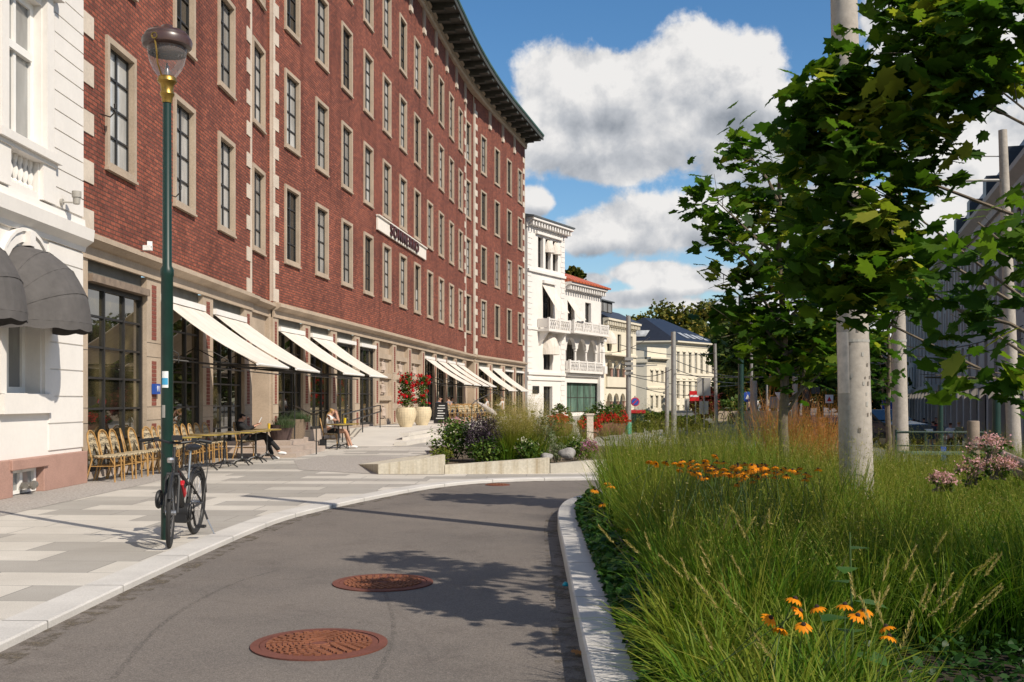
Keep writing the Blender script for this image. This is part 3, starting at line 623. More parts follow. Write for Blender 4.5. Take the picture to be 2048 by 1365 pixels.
# ground floor: pillars, shop windows, doors, reliefs
def pillar(sec, t0, t1, z0=0.0, z1=4.02, depth=.5):
    pil = MB(); c = (t0 + t1) / 2; wd = t1 - t0
    pil.box(sec.at(c, -depth / 2 + .01, (z0 + z1) / 2), (wd, depth, z1 - z0), sec.rz, 0)
    sw = min(.26, wd * .36)
    for a, b_ in ((.42, .95), (1.32, 2.28), (2.72, 3.9)):
        h = int((b_ - a) / .085)
        for k in range(h):
            z = a + (k + .5) * (b_ - a) / h; pil.box(sec.at(c, .012, z), (sw, .012, (b_ - a) / h - .014), sec.rz, 1)
    for z in (.36, 1.02, 1.30, 2.36, 2.66): pil.box(sec.at(c, .0115, z), (wd, .006, .008), sec.rz, 2)
    pil.build("pillar", [STONE, PBRICK, DKMETAL], hotel)
def shop_window(sec, t0, t1, nx=3, nz=5, z0=.30, z1=3.12, cassette=True, door=False):
    c = (t0 + t1) / 2; wd = t1 - t0; dp = -.13
    o = empty("shop_window"); o.parent = hotel; o.location = sec.at(c, 0, 0); o.rotation_euler = (0, 0, sec.rz + math.pi)
    f = MB(); h = wd / 2
    f.b2((-h, dp - .03, z0), (-h + .09, dp + .05, z1)); f.b2((h - .09, dp - .03, z0), (h, dp + .05, z1)); f.b2((-h + .09, dp - .03, z1 - .08), (h - .09, dp + .05, z1)); f.b2((-h + .09, dp - .03, z0), (h - .09, dp + .05, z0 + .09))
    for i in range(1, nx): x = -h + wd * i / nx; f.b2((x - .03, dp - .028, z0 + .09), (x + .03, dp + .048, z1 - .08))
    for j in range(1, nz):
        z = z0 + (z1 - z0) * j / nz
        for i in range(nx):
            xa = -h + wd * i / nx + (.09 if i == 0 else .03); xb = -h + wd * (i + 1) / nx - (.09 if i == nx - 1 else .03); f.b2((xa, dp - .026, z - .02), (xb, dp + .04, z + .02))
    f.build("frame", DKMETAL, o)
    g = MB(); g.quad((-h, dp, z0), (h, dp, z0), (h, dp, z1), (-h, dp, z1)); g.build("pane", SHOPGL, o)
    p = MB(); p.b2((-h, dp - .1, 0), (h, dp + .09, z0 - .002)); p.build("stall_riser", STONE2 if not door else DKMETAL, o)
    p = MB(); p.b2((-h, dp - .1, z1 + .001), (h, dp + .02, 4.3)); p.build("transom_panel", plain("shutter_grey", (0.13, 0.125, 0.105), .6, .2) if 'shut' not in G_ else G_['shut'], o)
    G_['shut'] = bpy.data.materials['shutter_grey']
    p = MB(); p.b2((-h + .02, dp + .03, z1 + .02), (h - .02, dp + .22, z1 + .16)); p.build("awning_cassette", WPAINT if cassette else WOOD, o)
    return o
G_ = {}
# section A
AY = [(18.35, 19.13), (22.05, 22.88), (25.8, 26.62), (29.52, 30.3)]
for a, b_ in AY: pillar(SA, SA.t(a), SA.t(b_))
winA = []
for i in range(3): winA.append((SA.t(AY[i][1]), SA.t(AY[i + 1][0]))); shop_window(SA, *winA[-1], nx=3, nz=6, z0=.12, z1=3.60, cassette=i > 0)
# niche with a stone clad door
nb = MB(); nb.box(R1.at(R1.L / 2, -.75, 2.15), (R1.L, .2, 4.3), R1.rz, 0)
for k in (0, 1): nb.box(R1.at(.06 if k == 0 else R1.L - .06, -.30, 2.14), (.12, .74, 4.28), R1.rz, 0)
nb.box(R1.at(R1.L / 2, -.35, 3.55), (R1.L - .24, .58, .3), R1.rz, 0); nb.box(R1.at(R1.L / 2, -.35, 4.0), (R1.L, .58, .6), R1.rz, 0)
nb.box(SB.at(.10, -.32, 2.14), (.36, .5, 4.28), SB.rz, 0); nb.box(SA.at(SA.L - .10, -.32, 2.14), (.36, .5, 4.28), SA.rz, 0)
nb.build("door_niche", STONE, hotel)
dr = MB(); dr.box(R1.at(R1.L * .5, -.60, 1.55), (1.3, .09, 2.5), R1.rz, 0); dr.box(R1.at(R1.L * .5, -.55, 2.1), (1.05, .02, .9), R1.rz, 0); dr.box(R1.at(R1.L * .5, -.55, 1.0), (1.05, .02, .9), R1.rz, 0)
door = dr.build("door", STONE2, hotel); hd = MB(); hd.tube([R1.at(.7, -.5, 1.25), R1.at(.7, -.46, 1.25), R1.at(.7, -.46, 1.6), R1.at(.7, -.5, 1.6)], .014); hd.build("handle", DKMETAL, door)
# section B
BO = [(33.10 + 3.17 * i, 35.52 + 3.17 * i) for i in range(11)]
pillar(SB, 0, SB.t(33.10))
for i in range(10): pillar(SB, SB.t(BO[i][1]), SB.t(BO[i + 1][0]))
pillar(SB, SB.t(BO[10][1]), SB.L)
winB = [(SB.t(a), SB.t(b_)) for a, b_ in BO]
FIG = STONE2
def relief(sec, t0, t1):
    o = empty("relief_panel"); o.parent = hotel; c = (t0 + t1) / 2; wd = t1 - t0; o.location = sec.at(c, 0, 0); o.rotation_euler = (0, 0, sec.rz + math.pi)
    b = MB(); h = wd / 2
    b.b2((-h, -.4, .33), (h, -.17, 4.3)); zb = [.33, .6, 1.42, 1.64, 2.4, 2.64, 3.28, 3.5, 4.02]
    for i in (0, 2, 4, 6): b.b2((-h, -.17, zb[i]), (h, -.04 if i else -.03, zb[i + 1]))
    for i in (1, 3, 5): b.b2((-h, -.17, zb[i]), (-h + .14, -.10, zb[i + 1])); b.b2((h - .14, -.17, zb[i]), (h, -.10, zb[i + 1]))
    b.build("stone_grid", STONE, o)
    for i in (1, 3, 5):                                    # each panel carries a plain carved figure on a ledge
        g = MB(); zc = zb[i]; H = zb[i + 1] - zb[i]; x = rnd.uniform(-.12, .12)
        g.b2((x - .32, -.17, zc + .05), (x + .32, -.09, zc + .11))
        g.lathe([(.02, .11), (.17, .14), (.13, .30), (.15, .44), (.06, .50), (.035, .52), (.075, .56), (.075, .62), (.02, .655)], (x, -.15, zc), 10)
        g.tube([(x + .13, -.13, zc + .42), (x + .28, -.12, zc + .36), (x + .36, -.12, zc + .48)], .032, 6); g.tube([(x - .13, -.13, zc + .42), (x - .26, -.12, zc + .30), (x - .2, -.12, zc + .2)], .032, 6)
        g.build("carved_figure", FIG, o, smooth=True)
for i in range(11):
    if i in (4, 5, 6): relief(SB, *winB[i])
    else: shop_window(SB, *winB[i], nx=3, nz=5, z0=.42 if i < 7 else .36, z1=3.60, cassette=True)
# recess between the two long walls
nb = MB(); nb.box(R2.at(R2.L / 2, -.5, 2.15), (R2.L, .2, 4.3), R2.rz, 0); nb.build("door_niche", STONE, hotel)
# section C
CO = [(c - 1.25, c + 1.25) for c in colsC]
pillar(SC, 0, CO[0][0])
for i in range(3): pillar(SC, CO[i][1], CO[i + 1][0])
pillar(SC, CO[3][1], SC.L)
for i, (a, b_) in enumerate(CO): shop_window(SC, a, b_, nx=3, nz=4, z0=.3, z1=3.56, cassette=True)
# ------------------------------------------------------------------ awnings
awn_no = 0
def awning(sec, t0, t1, label, proj=2.12, zt=3.28, zb=2.25):
    o = empty("awning", sec.at((t0 + t1) / 2, 0, 0), sec.rz + math.pi, label, "awning", "cream awnings over the shop windows")
    h = (t1 - t0) / 2 - .03; y0 = -.06; zt = 3.70
    b = MB(); n = 6
    for k in range(n):                                    # slightly sagging cloth, 12 mm thick
        a, c = k / n, (k + 1) / n
        def pt(u, x, d=0): return (x, y0 + (proj - y0) * u, zt + (zb - zt) * u - (.085 + .03 * math.sin(x * 5.2)) * math.sin(math.pi * u) + d)
        for j in range(8):
            xa, xb = -h + 2 * h * j / 8, -h + 2 * h * (j + 1) / 8; b.quad(pt(a, xa), pt(a, xb), pt(c, xb), pt(c, xa)); b.quad(pt(c, xa, -.012), pt(c, xb, -.012), pt(a, xb, -.012), pt(a, xa, -.012))
        b.quad(pt(a, -h), pt(c, -h), pt(c, -h, -.012), pt(a, -h, -.012)); b.quad(pt(c, h), pt(a, h), pt(a, h, -.012), pt(c, h, -.012))
    b.build("canopy", AWNING, o)
    f = MB(); f.tube([(-h, proj, zb - .03), (h, proj, zb - .03)], .032, 8); f.build("front_bar", WPAINT, o)
    for sx in (-1, 1):
        a = MB(); x = sx * (h - .12); elbow = (x - sx * .55, proj * .48, zb - .02)
        a.tube([(x, -.3, zb + .12), elbow], .022, 6); a.tube([elbow, (x, proj - .02, zb - .05)], .022, 6); a.tube([(x, -.3, zb + .55), (x, .35, zb + .2), (x, .35, zb + .0)], .014, 6); a.build("arm", DKMETAL, o)
    f = MB(); f.tube([(-h - .2, proj * .46, zb - .10), (h + .2, proj * .46, zb - .10)], .018, 6); f.build("brace_bar", DKMETAL, o)
    return o
names = ["cream awning over the second shop window from the white house", "cream awning over the third shop window, just before the stone niche", "cream awning right after the stone niche, above the big tub of lavender", "cream awning above the blonde seated woman, last one before the ramp",
         "cream awning next to the red flower pots, first of the far four", "cream awning second after the red flower pots", "cream awning third after the red flower pots", "cream awning fourth after the red flower pots, before the recessed brick strip", "cream awning beyond the recess, first of the last two", "cream awning nearest the white villa"]
aw = [(SA, winA[1]), (SA, winA[2]), (SB, winB[0]), (SB, winB[1]), (SB, winB[7]), (SB, winB[8]), (SB, winB[9]), (SB, winB[10]), (SC, CO[0]), (SC, CO[1])]
for (sec, (a, b_)), nm in zip(aw, names): awning(sec, a, b_, nm, zt=3.3, zb=2.26 if sec is SA else (2.3 if sec is SB else 2.1))
# ------------------------------------------------------------------ sign on the brick wall
def text_mesh(s, size, ext, m, name="lettering", space=1.0):
    cu = bpy.data.curves.new(name, 'FONT'); cu.body = s; cu.size = size; cu.extrude = ext; cu.align_x = 'CENTER'; cu.align_y = 'CENTER'; cu.space_character = space; cu.offset = size * .012
    ob = bpy.data.objects.new("tmp", cu); col.objects.link(ob); dg = bpy.context.evaluated_depsgraph_get()
    me = bpy.data.meshes.new_from_object(ob.evaluated_get(dg)); bpy.data.objects.remove(ob); bpy.data.curves.remove(cu); me.materials.clear(); me.materials.append(m); return me
sg = empty("wall_sign", SB.at((SB.t(45.2) + SB.t(55.2)) / 2, 0, 9.08), SB.rz + math.pi, "long cream sign reading SOMMERRO in dark red letters on the brick wall", "sign")
b = MB(); b.b2((-5.05, 0.02, -.29), (5.05, .10, .29)); b.b2((-5.09, 0.02, .29), (5.09, .17, .345)); b.build("board", SIGNPANEL, sg)
lt = link("lettering", text_mesh("SOMMERRO", .70, .035, LETTER, space=1.22), sg); lt.location = (0, .145, 0.0); lt.rotation_euler = (R(90), 0, math.pi)
lw = max(v.co.x for v in lt.data.vertices) - min(v.co.x for v in lt.data.vertices); lt.scale = (5.9 / lw, 1, 1)
# ------------------------------------------------------------------ generic facade with openings
def facade(sec, z0, z1, holes, m, parent, name="wall", depth=.3, uvscale=1):
    """a wall sheet with rectangular openings and their reveals; holes = (t0, t1, za, zb)"""
    b = MB(); xs = sorted({0.0, sec.L} | {round(h[i], 4) for h in holes for i in (0, 1)}); zs = sorted({z0, z1} | {round(h[i], 4) for h in holes for i in (2, 3)})
    for i in range(len(xs) - 1):
        for j in range(len(zs) - 1):
            mx, mz = (xs[i] + xs[i + 1]) / 2, (zs[j] + zs[j + 1]) / 2
            if any(h[0] < mx < h[1] and h[2] < mz < h[3] for h in holes): continue
            b.quad(sec.at(xs[i], 0, zs[j]), sec.at(xs[i + 1], 0, zs[j]), sec.at(xs[i + 1], 0, zs[j + 1]), sec.at(xs[i], 0, zs[j + 1]))
    for t0, t1, za, zb in holes:
        for (p, q) in (((t0, za), (t1, za)), ((t1, za), (t1, zb)), ((t1, zb), (t0, zb)), ((t0, zb), (t0, za))):
            b.quad(sec.at(p[0], 0, p[1]), sec.at(q[0], 0, q[1]), sec.at(q[0], -depth, q[1]), sec.at(p[0], -depth, p[1]))
    return b.build(name, m, parent)
def sbox(b, sec, t0, t1, o0, o1, z0, z1, mi=0):
    b.box(sec.at((t0 + t1) / 2, (o0 + o1) / 2, (z0 + z1) / 2), (abs(t1 - t0), abs(o1 - o0), z1 - z0), sec.rz, mi)
def swindow(sec, t0, t1, z0, z1, parent, fm, gm, nx=2, nz=3, dp=-.18, fw=.07, sill=None):
    o = MB(); 
    sbox(o, sec, t0, t0 + fw, dp - .04, dp + .04, z0, z1); sbox(o, sec, t1 - fw, t1, dp - .04, dp + .04, z0, z1); sbox(o, sec, t0 + fw, t1 - fw, dp - .04, dp + .04, z0, z0 + fw); sbox(o, sec, t0 + fw, t1 - fw, dp - .04, dp + .04, z1 - fw, z1)
    for i in range(1, nx): x = t0 + (t1 - t0) * i / nx; sbox(o, sec, x - fw * .35, x + fw * .35, dp - .038, dp + .038, z0 + fw, z1 - fw)
    for j in range(1, nz):
        z = z0 + (z1 - z0) * j / nz
        sbox(o, sec, t0 + fw, t1 - fw, dp - .03, dp + .03, z - fw * .28, z + fw * .28)
    wd = o.build("window", fm, parent)
    g = MB(); g.quad(sec.at(t0, dp, z0), sec.at(t1, dp, z0), sec.at(t1, dp, z1), sec.at(t0, dp, z1)); g.build("pane", gm, wd)
    return wd
def arch_ring(b, sec, tc, zc, r0, r1, o0, o1, n=14, mi=0, a0=0, a1=math.pi):
    for i in range(n):
        a, c = a0 + (a1 - a0) * i / n, a0 + (a1 - a0) * (i + 1) / n
        pts = [(r, o, x) for x in (a, c) for r, o in ((r0, o0), (r1, o0), (r1, o1), (r0, o1))]
        vs = [sec.at(tc + r * math.cos(x), o, zc + r * math.sin(x)) for r, o, x in pts]
        b.add(vs, [(0, 1, 2, 3), (7, 6, 5, 4), (0, 4, 5, 1), (1, 5, 6, 2), (2, 6, 7, 3), (3, 7, 4, 0)], mi)
def spandrel(b, sec, tc, zc, r, ttop0, ttop1, ztop, off, n=12, mi=0):
    """wall filling between an arch and the rectangle around it"""
    arc = [(tc + r * math.cos(math.pi - math.pi * i / n), zc + r * math.sin(math.pi * i / n)) for i in range(n + 1)]
    for i in range(n):
        (xa, za), (xb, zb) = arc[i], arc[i + 1]
        b.quad(sec.at(xa, off, za), sec.at(xb, off, zb), sec.at(xb, off, ztop), sec.at(xa, off, ztop), mi)

# ------------------------------------------------------------------ white house at the left edge
WH = Sec((-7.45, 6.0), (-7.49, 18.28)); ty = lambda y: y - 6.0
house = empty("white_house", (0, 0, 0), 0, "white stucco house with pink granite base and charcoal window hoods, at the left edge", "building")
HC = [16.08, 13.88, 11.68, 9.48]
holes = []
for y in HC: holes += [(ty(y - .58), ty(y + .58), 1.55, 3.2), (ty(y - .62), ty(y + .62), 5.42, 7.72), (ty(y - .5), ty(y + .5), 4.72, 5.2)]
facade(WH, .55, 13.0, holes, WHITE, house, depth=.34)
b = MB(); b.quad(WH.at(WH.L, 0, 0), WH.at(WH.L, -10, 0), WH.at(WH.L, -10, 13), WH.at(WH.L, 0, 13)); b.quad(WH.at(0, 0, 0), WH.at(0, -10, 0), WH.at(0, -10, 13), WH.at(0, 0, 13)); b.quad(WH.at(0, .2, 13), WH.at(WH.L, .2, 13), WH.at(WH.L, -10, 14), WH.at(0, -10, 14)); b.build("roof", LEADROOF, house)
rus = [MB() for _ in range(3)]; z = .62
while z < 4.0:                                            # rusticated ground floor courses on the piers between the windows
    edges = [ty(HC[0] + .64), WH.L]
    for ri, (a, c) in enumerate([(ty(HC[0] + .86), WH.L + .003), (ty(HC[1] + .86), ty(HC[0] - .86)), (ty(HC[2] + .86), ty(HC[1] - .86))]):
        sbox(rus[ri], WH, a, c, -.01, .022, z + .012, min(z + .43, 4.0))
    z += .442
z = 4.62
while z < 12.8: sbox(rus[0], WH, ty(17.12), WH.L + .003, -.01, .03, z + .01, z + .304); z += .316
for q in rus: q.build("rustication", WHITE, house)
tr = MB()
sweep(tr, [(WH.at(0), WH.n), (WH.at(WH.L + .02), WH.n)], [(-.02, 4.02), (.05, 4.02), (.07, 4.10), (.20, 4.20), (.22, 4.40), (.06, 4.46), (.05, 4.58), (-.02, 4.60)])
for y in HC:
    sbox(tr, WH, ty(y - 1.02), ty(y + 1.06), -.01, .16, 5.27, 5.40); sbox(tr, WH, ty(y - .96), ty(y + 1.0), -.01, .10, 5.20, 5.268)
    for s in (-1, 1):
        sbox(tr, WH, ty(y + s * .64), ty(y + s * .86), -.01, .09, 5.41, 7.9); sbox(tr, WH, ty(y + s * .9), ty(y + s * 1.0), -.01, .045, 5.41, 7.9); sbox(tr, WH, ty(y + s * .54), ty(y + s * 1.0), -.01, .07, 4.62, 5.198)
    sbox(tr, WH, ty(y - 1.05), ty(y + 1.05), -.01, .2, 7.92, 8.1)
    sbox(tr, WH, ty(y - .8), ty(y + .86), -.01, .10, 1.24, 1.54); 
    arch_ring(tr, WH, ty(y), 3.12, .74, .90, -.01, .055); arch_ring(tr, WH, ty(y), 3.12, .905, .96, -.01, .09)
    sbox(tr, WH, ty(y - .09), ty(y + .09), -.01, .15, 3.80, 4.02)
    for s in (-1, 1): sbox(tr, WH, ty(y + s * .64), ty(y + s * .82), -.01, .05, 1.545, 3.1)
tr.build("mouldings", WHITE, house)
for y in HC[:2]:
    bl = MB()
    for k in range(6): bl.lathe([(.05, 0), (.06, .06), (.03, .1), (.065, .22), (.03, .34), (.05, .4), (.05, .48)], WH.at(ty(y - .42 + k * .168), -.10, 4.72), 8)
    bl.build("balustrade", WHITE, house, smooth=True)
for y in HC[:3]:
    swindow(WH, ty(y - .58), ty(y + .58), 1.55, 3.2, house, WPAINT, GLASSM, 2, 1, -.28, .10); 
    wd = swindow(WH, ty(y - .62), ty(y + .62), 5.42, 7.72, house, WPAINT, GLASSM, 2, 1, -.17, .11)
    t = MB(); sbox(t, WH, ty(y - .51), ty(y + .51), -.22, -.09, 6.78, 6.90); t.build("transom", WPAINT, wd)
pl = MB()
for a, c in [(0, ty(HC[0] - .52)), (ty(HC[0] + .52), WH.L + .03)]: sbox(pl, WH, a, c, -.2, .09, 0, .56)
sbox(pl, WH, ty(HC[0] - .52), ty(HC[0] + .52), -.2, .09, .44, .56); sbox(pl, WH, ty(HC[0] - .62), ty(HC[0] + .62), -.1, .13, .40, .555)
pl.build("plinth", GRANITE, house, bevel=.012)
bw = MB(); sbox(bw, WH, ty(HC[0] - .5), ty(HC[0] + .5), -.12, -.08, .02, .40, 1)
for a, c, e, f in ((-.5, -.42, .02, .4), (.42, .5, .02, .4), (-.05, .03, .02, .4), (-.42, .42, .34, .4), (-.42, .42, .02, .07)): sbox(bw, WH, ty(HC[0] + a), ty(HC[0] + c), -.079, -.03, e, f)
bwo = bw.build("basement_window", [WPAINT, GLASSM], house)
vp = MB(); c0 = WH.at(ty(HC[0] - .05), 0, .14); vp.tube([c0, c0 + WH.n * .16], .05, 10); vp.tube([c0 + WH.n * .09 + WH.d * -.08, c0 + WH.n * .09 + WH.d * .22], .045, 10); vp.tube([c0 + WH.n * .09 + WH.d * .18, c0 + WH.n * .09 + WH.d * .24], .06, 10); vp.tube([c0 + WH.n * .16 , c0 + WH.n * .19], .065, 10)
vp.build("valve", plain("grey_valve", (.28, .26, .23), .5, .2, 9, metal=.6), bwo)
def hood(y, label):
    o = empty("window_hood", WH.at(ty(y), 0, 2.62), 0, label, "awning", "charcoal window hoods"); Rr, Hh = .97, 1.18; b = MB(); na, nb = 14, 22
    def pt(i, j):
        el = math.pi / 2 * i / na; th = math.pi * j / nb - math.pi / 2           # hoops hinged at both ends
        sc = 1 - .012 * math.sin(math.pi * ((i * 4 / na) % 1))
        return (max(.0, Rr * math.cos(th) * math.cos(el)) * sc + .01, Rr * math.sin(th), Hh * math.cos(th) * math.sin(el) * sc)
    for i in range(na):
        for j in range(nb): b.quad(pt(i, j), pt(i, j + 1), pt(i + 1, j + 1), pt(i + 1, j))
    b.build("canopy", HOODM, o, smooth=True)
    v = MB(); n2 = 54
    for k in range(n2):
        t0, t1 = math.pi * k / n2 - math.pi / 2, math.pi * (k + 1) / n2 - math.pi / 2
        def dz(t): return -.10 - .03 * abs(math.sin((t + math.pi / 2) * 7.0))
        p0 = (Rr * math.cos(t0) + .012, Rr * math.sin(t0)); p1 = (Rr * math.cos(t1) + .012, Rr * math.sin(t1)); v.quad((*p0, 0), (*p1, 0), (*p1, dz(t1)), (*p0, dz(t0)))
    v.build("valance", HOODM, o)
    rb = MB()
    for i in range(5):
        e = math.pi / 2 * i / 4; rb.tube([(Rr * math.cos(t) * math.cos(e) + .012, Rr * math.sin(t), Hh * math.cos(t) * math.sin(e)) for t in [math.pi * j / 16 - math.pi / 2 for j in range(17)]], .006, 5)
    rb.build("rib", HOODM, o)
hood(16.08, "charcoal fabric hood over the window next to the brick building"); hood(13.88, "charcoal fabric hood cut off by the left edge of the photo")
sp = empty("wall_floodlight", WH.at(ty(17.35), 0, 4.72), 0, "small grey floodlight on the white house above its cornice", "lamp")
b = MB(); b.tube([(0.03, 0, 0), (.07, 0, 0)], .055, 12); b.tube([(.05, 0, 0), (.22, .06, .0)], .015, 8); b.build("bracket", SIGNGREY, sp)
b = MB(); b.lathe([(.03, -.06), (.055, -.05), (.06, .05), (.075, .06), (.075, .16), (.06, .16)], (.26, .08, .03), 12); b.build("lamp_head", SIGNGREY, sp, smooth=True)

# ------------------------------------------------------------------ white villa with tower
def pillar_arcade(b, sec, cs, r, zs, ztop, off, t0, t1, th=.3, mi=0):
    """arches of radius r at centres cs springing at zs, with wall up to ztop between t0 and t1"""
    edges = [t0] + [e for c in cs for e in (c - r, c + r)] + [t1]
    for k in range(0, len(edges), 2):
        if edges[k + 1] - edges[k] > .02: sbox(b, sec, edges[k], edges[k + 1], off - th, off, zs, ztop, mi)
    for c in cs:
        spandrel(b, sec, c, zs, r, c - r, c + r, ztop, off, mi=mi); arch_ring(b, sec, c, zs, r - .02, r + .12, off - th, off + .03, mi=mi)
villa = empty("white_villa", (0, 0, 0), 0, "white Italianate villa with square tower, loggia and red tiled wing", "building")
V1 = Sec((1.28, 86.6), (4.62, 92.6)); V2 = Sec((4.62, 92.6), (8.45, 99.6)); L1, L2 = V1.L, V2.L
DKW = plain("dark_window_frame", (.05, .042, .035), .5, .2)
h1 = [(L1*.42, L1*.66, .1, 2.6), (L1*.42, L1*.66, 4.0, 6.6), (L1*.40, L1*.68, 8.4, 11.1)] + [(L1*(.27+.2*k), L1*(.27+.2*k)+.95, 12.6, 15.2) for k in range(3)]
facade(V1, 0, 16.3, h1, WHITE, villa, depth=.4)
for a in h1: swindow(V1, a[0], a[1], a[2], a[3], villa, DKW, GLASSD, 2, 2, -.3, .08)
h2 = [(L2*.06, L2*.94, .3, 3.0), (.7, 1.9, 8.2, 10.2), (L2*.55, L2*.55+1.3, 8.2, 10.4)]
lg0, lg1 = .15, L2 - .9
facade(V2, 0, 11.7, h2 + [(lg0, lg1, 4.3, 7.3)], WHITE, villa, depth=.4)
GREENDRAPE = mat_glass("green_draped_glass", (.10, .16, .125), .08, .6)
for a in h2: swindow(V2, a[0], a[1], a[2], a[3], villa, DKW, GREENDRAPE if a[2] < 1 else GLASSD, 5 if a[2] < 1 else 2, 2, -.3, .08)
b = MB(); b.quad(V2.at(lg0, -2.2, 4.3), V2.at(lg1, -2.2, 4.3), V2.at(lg1, -2.2, 7.3), V2.at(lg0, -2.2, 7.3)); b.quad(V2.at(lg0, 0, 4.3), V2.at(lg1, 0, 4.3), V2.at(lg1, -2.2, 4.3), V2.at(lg0, -2.2, 4.3)); b.quad(V2.at(lg0, 0, 7.3), V2.at(lg1, 0, 7.3), V2.at(lg1, -2.2, 7.3), V2.at(lg0, -2.2, 7.3)); b.quad(V2.at(lg1, -2.2, 4.3), V2.at(lg1, 0, 4.3), V2.at(lg1, 0, 7.3), V2.at(lg1, -2.2, 7.3)); b.build("loggia", WHITE, villa)
for k in range(3): a = lg0 + .5 + k * 2.2; swindow(V2, a, a + 1.2, 4.4, 6.6, villa, DKW, GLASSD, 2, 2, -2.1, .08)
ar = MB(); wv = (lg1 - lg0) / 3; pillar_arcade(ar, V2, [lg0 + wv * (k + .5) for k in range(3)], wv / 2 - .22, 6.05, 7.32, .02, lg0, lg1, .3)
for k in range(4): ar.lathe([(.17, 0), (.17, .15), (.12, .2), (.11, 1.4), (.18, 1.5), (.18, 1.7)], V2.at(lg0 + wv * k + (.1 if k == 0 else -.1 if k == 3 else 0), -.12, 4.35), 10)
ar.build("arcade", WHITE, villa)
tr = MB()
def cornice_run(b, sec, z, depth=.55, t0=0, t1=None, brack=True, mi=0):
    t1 = sec.L if t1 is None else t1
    sweep(b, [(sec.at(t0), sec.n), (sec.at(t1), sec.n)], [(-.02, z), (.08, z), (.08, z + .3), (depth * .5, z + .5), (depth, z + .55), (depth, z + .75), (-.02, z + .75)], mi)
    if brack:
        t = t0 + .25
        while t < t1: sbox(b, sec, t - .1, t + .1, .05, depth * .8, z + .12, z + .5, mi); t += .5
cornice_run(tr, V1, 15.75, .7, -.2, L1 + .5); cornice_run(tr, V2, 11.1, .7)
for z, d in ((12.1, .18), (3.55, .14), (3.1, .10), (7.3, .08)):
    sbox(tr, V1, -.05, L1 + .05, -.01, d, z, z + .22)
sbox(tr, V1, L1 * .38, L1 * .72, -.01, .22, 11.35, 11.6); sbox(tr, V1, L1 * .2, L1 * .9, -.01, .22, 15.35, 15.55); sbox(tr, V2, .2, L2, -.01, .2, 3.55, 3.8)
sbox(tr, V2, L2 - .85, L2 + .05, -.01, .28, 0, 7.6); sbox(tr, V2, L2 - .05, L2 + .02, -8, 0, 0, 11.7)
sbox(tr, V1, L1 - .02, L1 + .05, -6, 0, 11.7, 16.3); sbox(tr, V1, -.05, .0, -6, 0, 0, 16.3)
for k in range(36): sbox(tr, V1, -.02, .8 if k % 2 else .65, -.01, .035, .45 * k + .02, .45 * k + .43); sbox(tr, V1, L1 - (.8 if k % 2 else .65), L1 + .02, -.01, .035, .45 * k + .02, .45 * k + .43)
tr.build("mouldings", WHITE, villa)
def balcony(sec, t0, t1, z, proj, parent, console=True):
    b = MB(); sbox(b, sec, t0, t1, 0, proj, z, z + .22)
    rb = .95; sbox(b, sec, t0, t1, proj - .12, proj, z + rb, z + rb + .12)
    n = max(2, int((t1 - t0) / 1.6))
    for i in range(n + 1): x = t0 + (t1 - t0 - .2) * i / n; sbox(b, sec, x, x + .2, proj - .16, proj + .02, z + .22, z + rb + .2)
    for i in range(n):                                     # lattice panels
        x0 = t0 + (t1 - t0 - .2) * i / n + .2; x1 = t0 + (t1 - t0 - .2) * (i + 1) / n; k = 5
        for j in range(k):
            a = x0 + (x1 - x0) * j / k; c = x0 + (x1 - x0) * (j + 1) / k
            b.bar(sec.at(a, proj - .06, z + .22), sec.at(c, proj - .06, z + rb), .06); b.bar(sec.at(c, proj - .06, z + .22), sec.at(a, proj - .06, z + rb), .06)
    for t in (t0 + .05, t1 - .05): sbox(b, sec, t - .05, t + .05, .05, proj - .1, z + .3, z + rb + .1)
    if console:
        for t in (t0 + .4, t1 - .4): b.add([sec.at(t + s, o, zz) for s in (-.15, .15) for o, zz in ((0, z), (proj * .8, z), (0, z - 1.2))], [(0, 1, 2), (5, 4, 3), (0, 3, 4, 1), (1, 4, 5, 2), (2, 5, 3, 0)])
    b.build("balcony", WHITE, parent)
balcony(V1, L1 * .25, L1 * .85, 7.2, 1.1, villa); balcony(V2, .1, L2 - .2, 7.35, .9, villa, False); balcony(V2, .1, L2 - .6, 3.85, .5, villa, False)
b = MB(); sweep(b, [(V1.at(-.3), V1.n), (V1.at(L1 + .6), V1.n)], [(.78, 16.5), (.8, 16.62), (-2.5, 17.25), (-6, 16.6), (-6, 16.5)]); b.build("tower_roof", LEADROOF, villa)
b = MB(); sweep(b, [(V2.at(0), V2.n), (V2.at(L2 + .4), V2.n)], [(.85, 11.86), (.86, 12.0), (-3.6, 13.6), (-8, 12.0), (-8, 11.86)]); b.build("wing_roof", TILE, villa)
st = MB(); st.lathe([(.3, 0), (.26, .3), (.2, 1.0), (.24, 1.5), (.16, 1.75), (.08, 1.85), (.14, 1.95), (.14, 2.15), (.03, 2.28)], V2.at(L2 - .42, .35, 4.6), 10); sbox(st, V2, L2 - .75, L2 - .1, .28, .7, 3.9, 4.6); sbox(st, V2, L2 - .7, L2 - .15, .28, .65, 6.9, 7.3); st.build("statue", WHITE, villa, smooth=True)
def drop_awning(sec, t0, t1, zt, zb, pr, parent):
    b = MB(); a = [sec.at(t0, .02, zt), sec.at(t1, .02, zt), sec.at(t1, pr, zb), sec.at(t0, pr, zb)]; u = [p + Vector((0, 0, -.03)) for p in a]
    b.add(a + u, [(0, 1, 2, 3), (7, 6, 5, 4), (0, 4, 5, 1), (1, 5, 6, 2), (2, 6, 7, 3), (3, 7, 4, 0)]); b.build("window_awning", AWNING, parent)
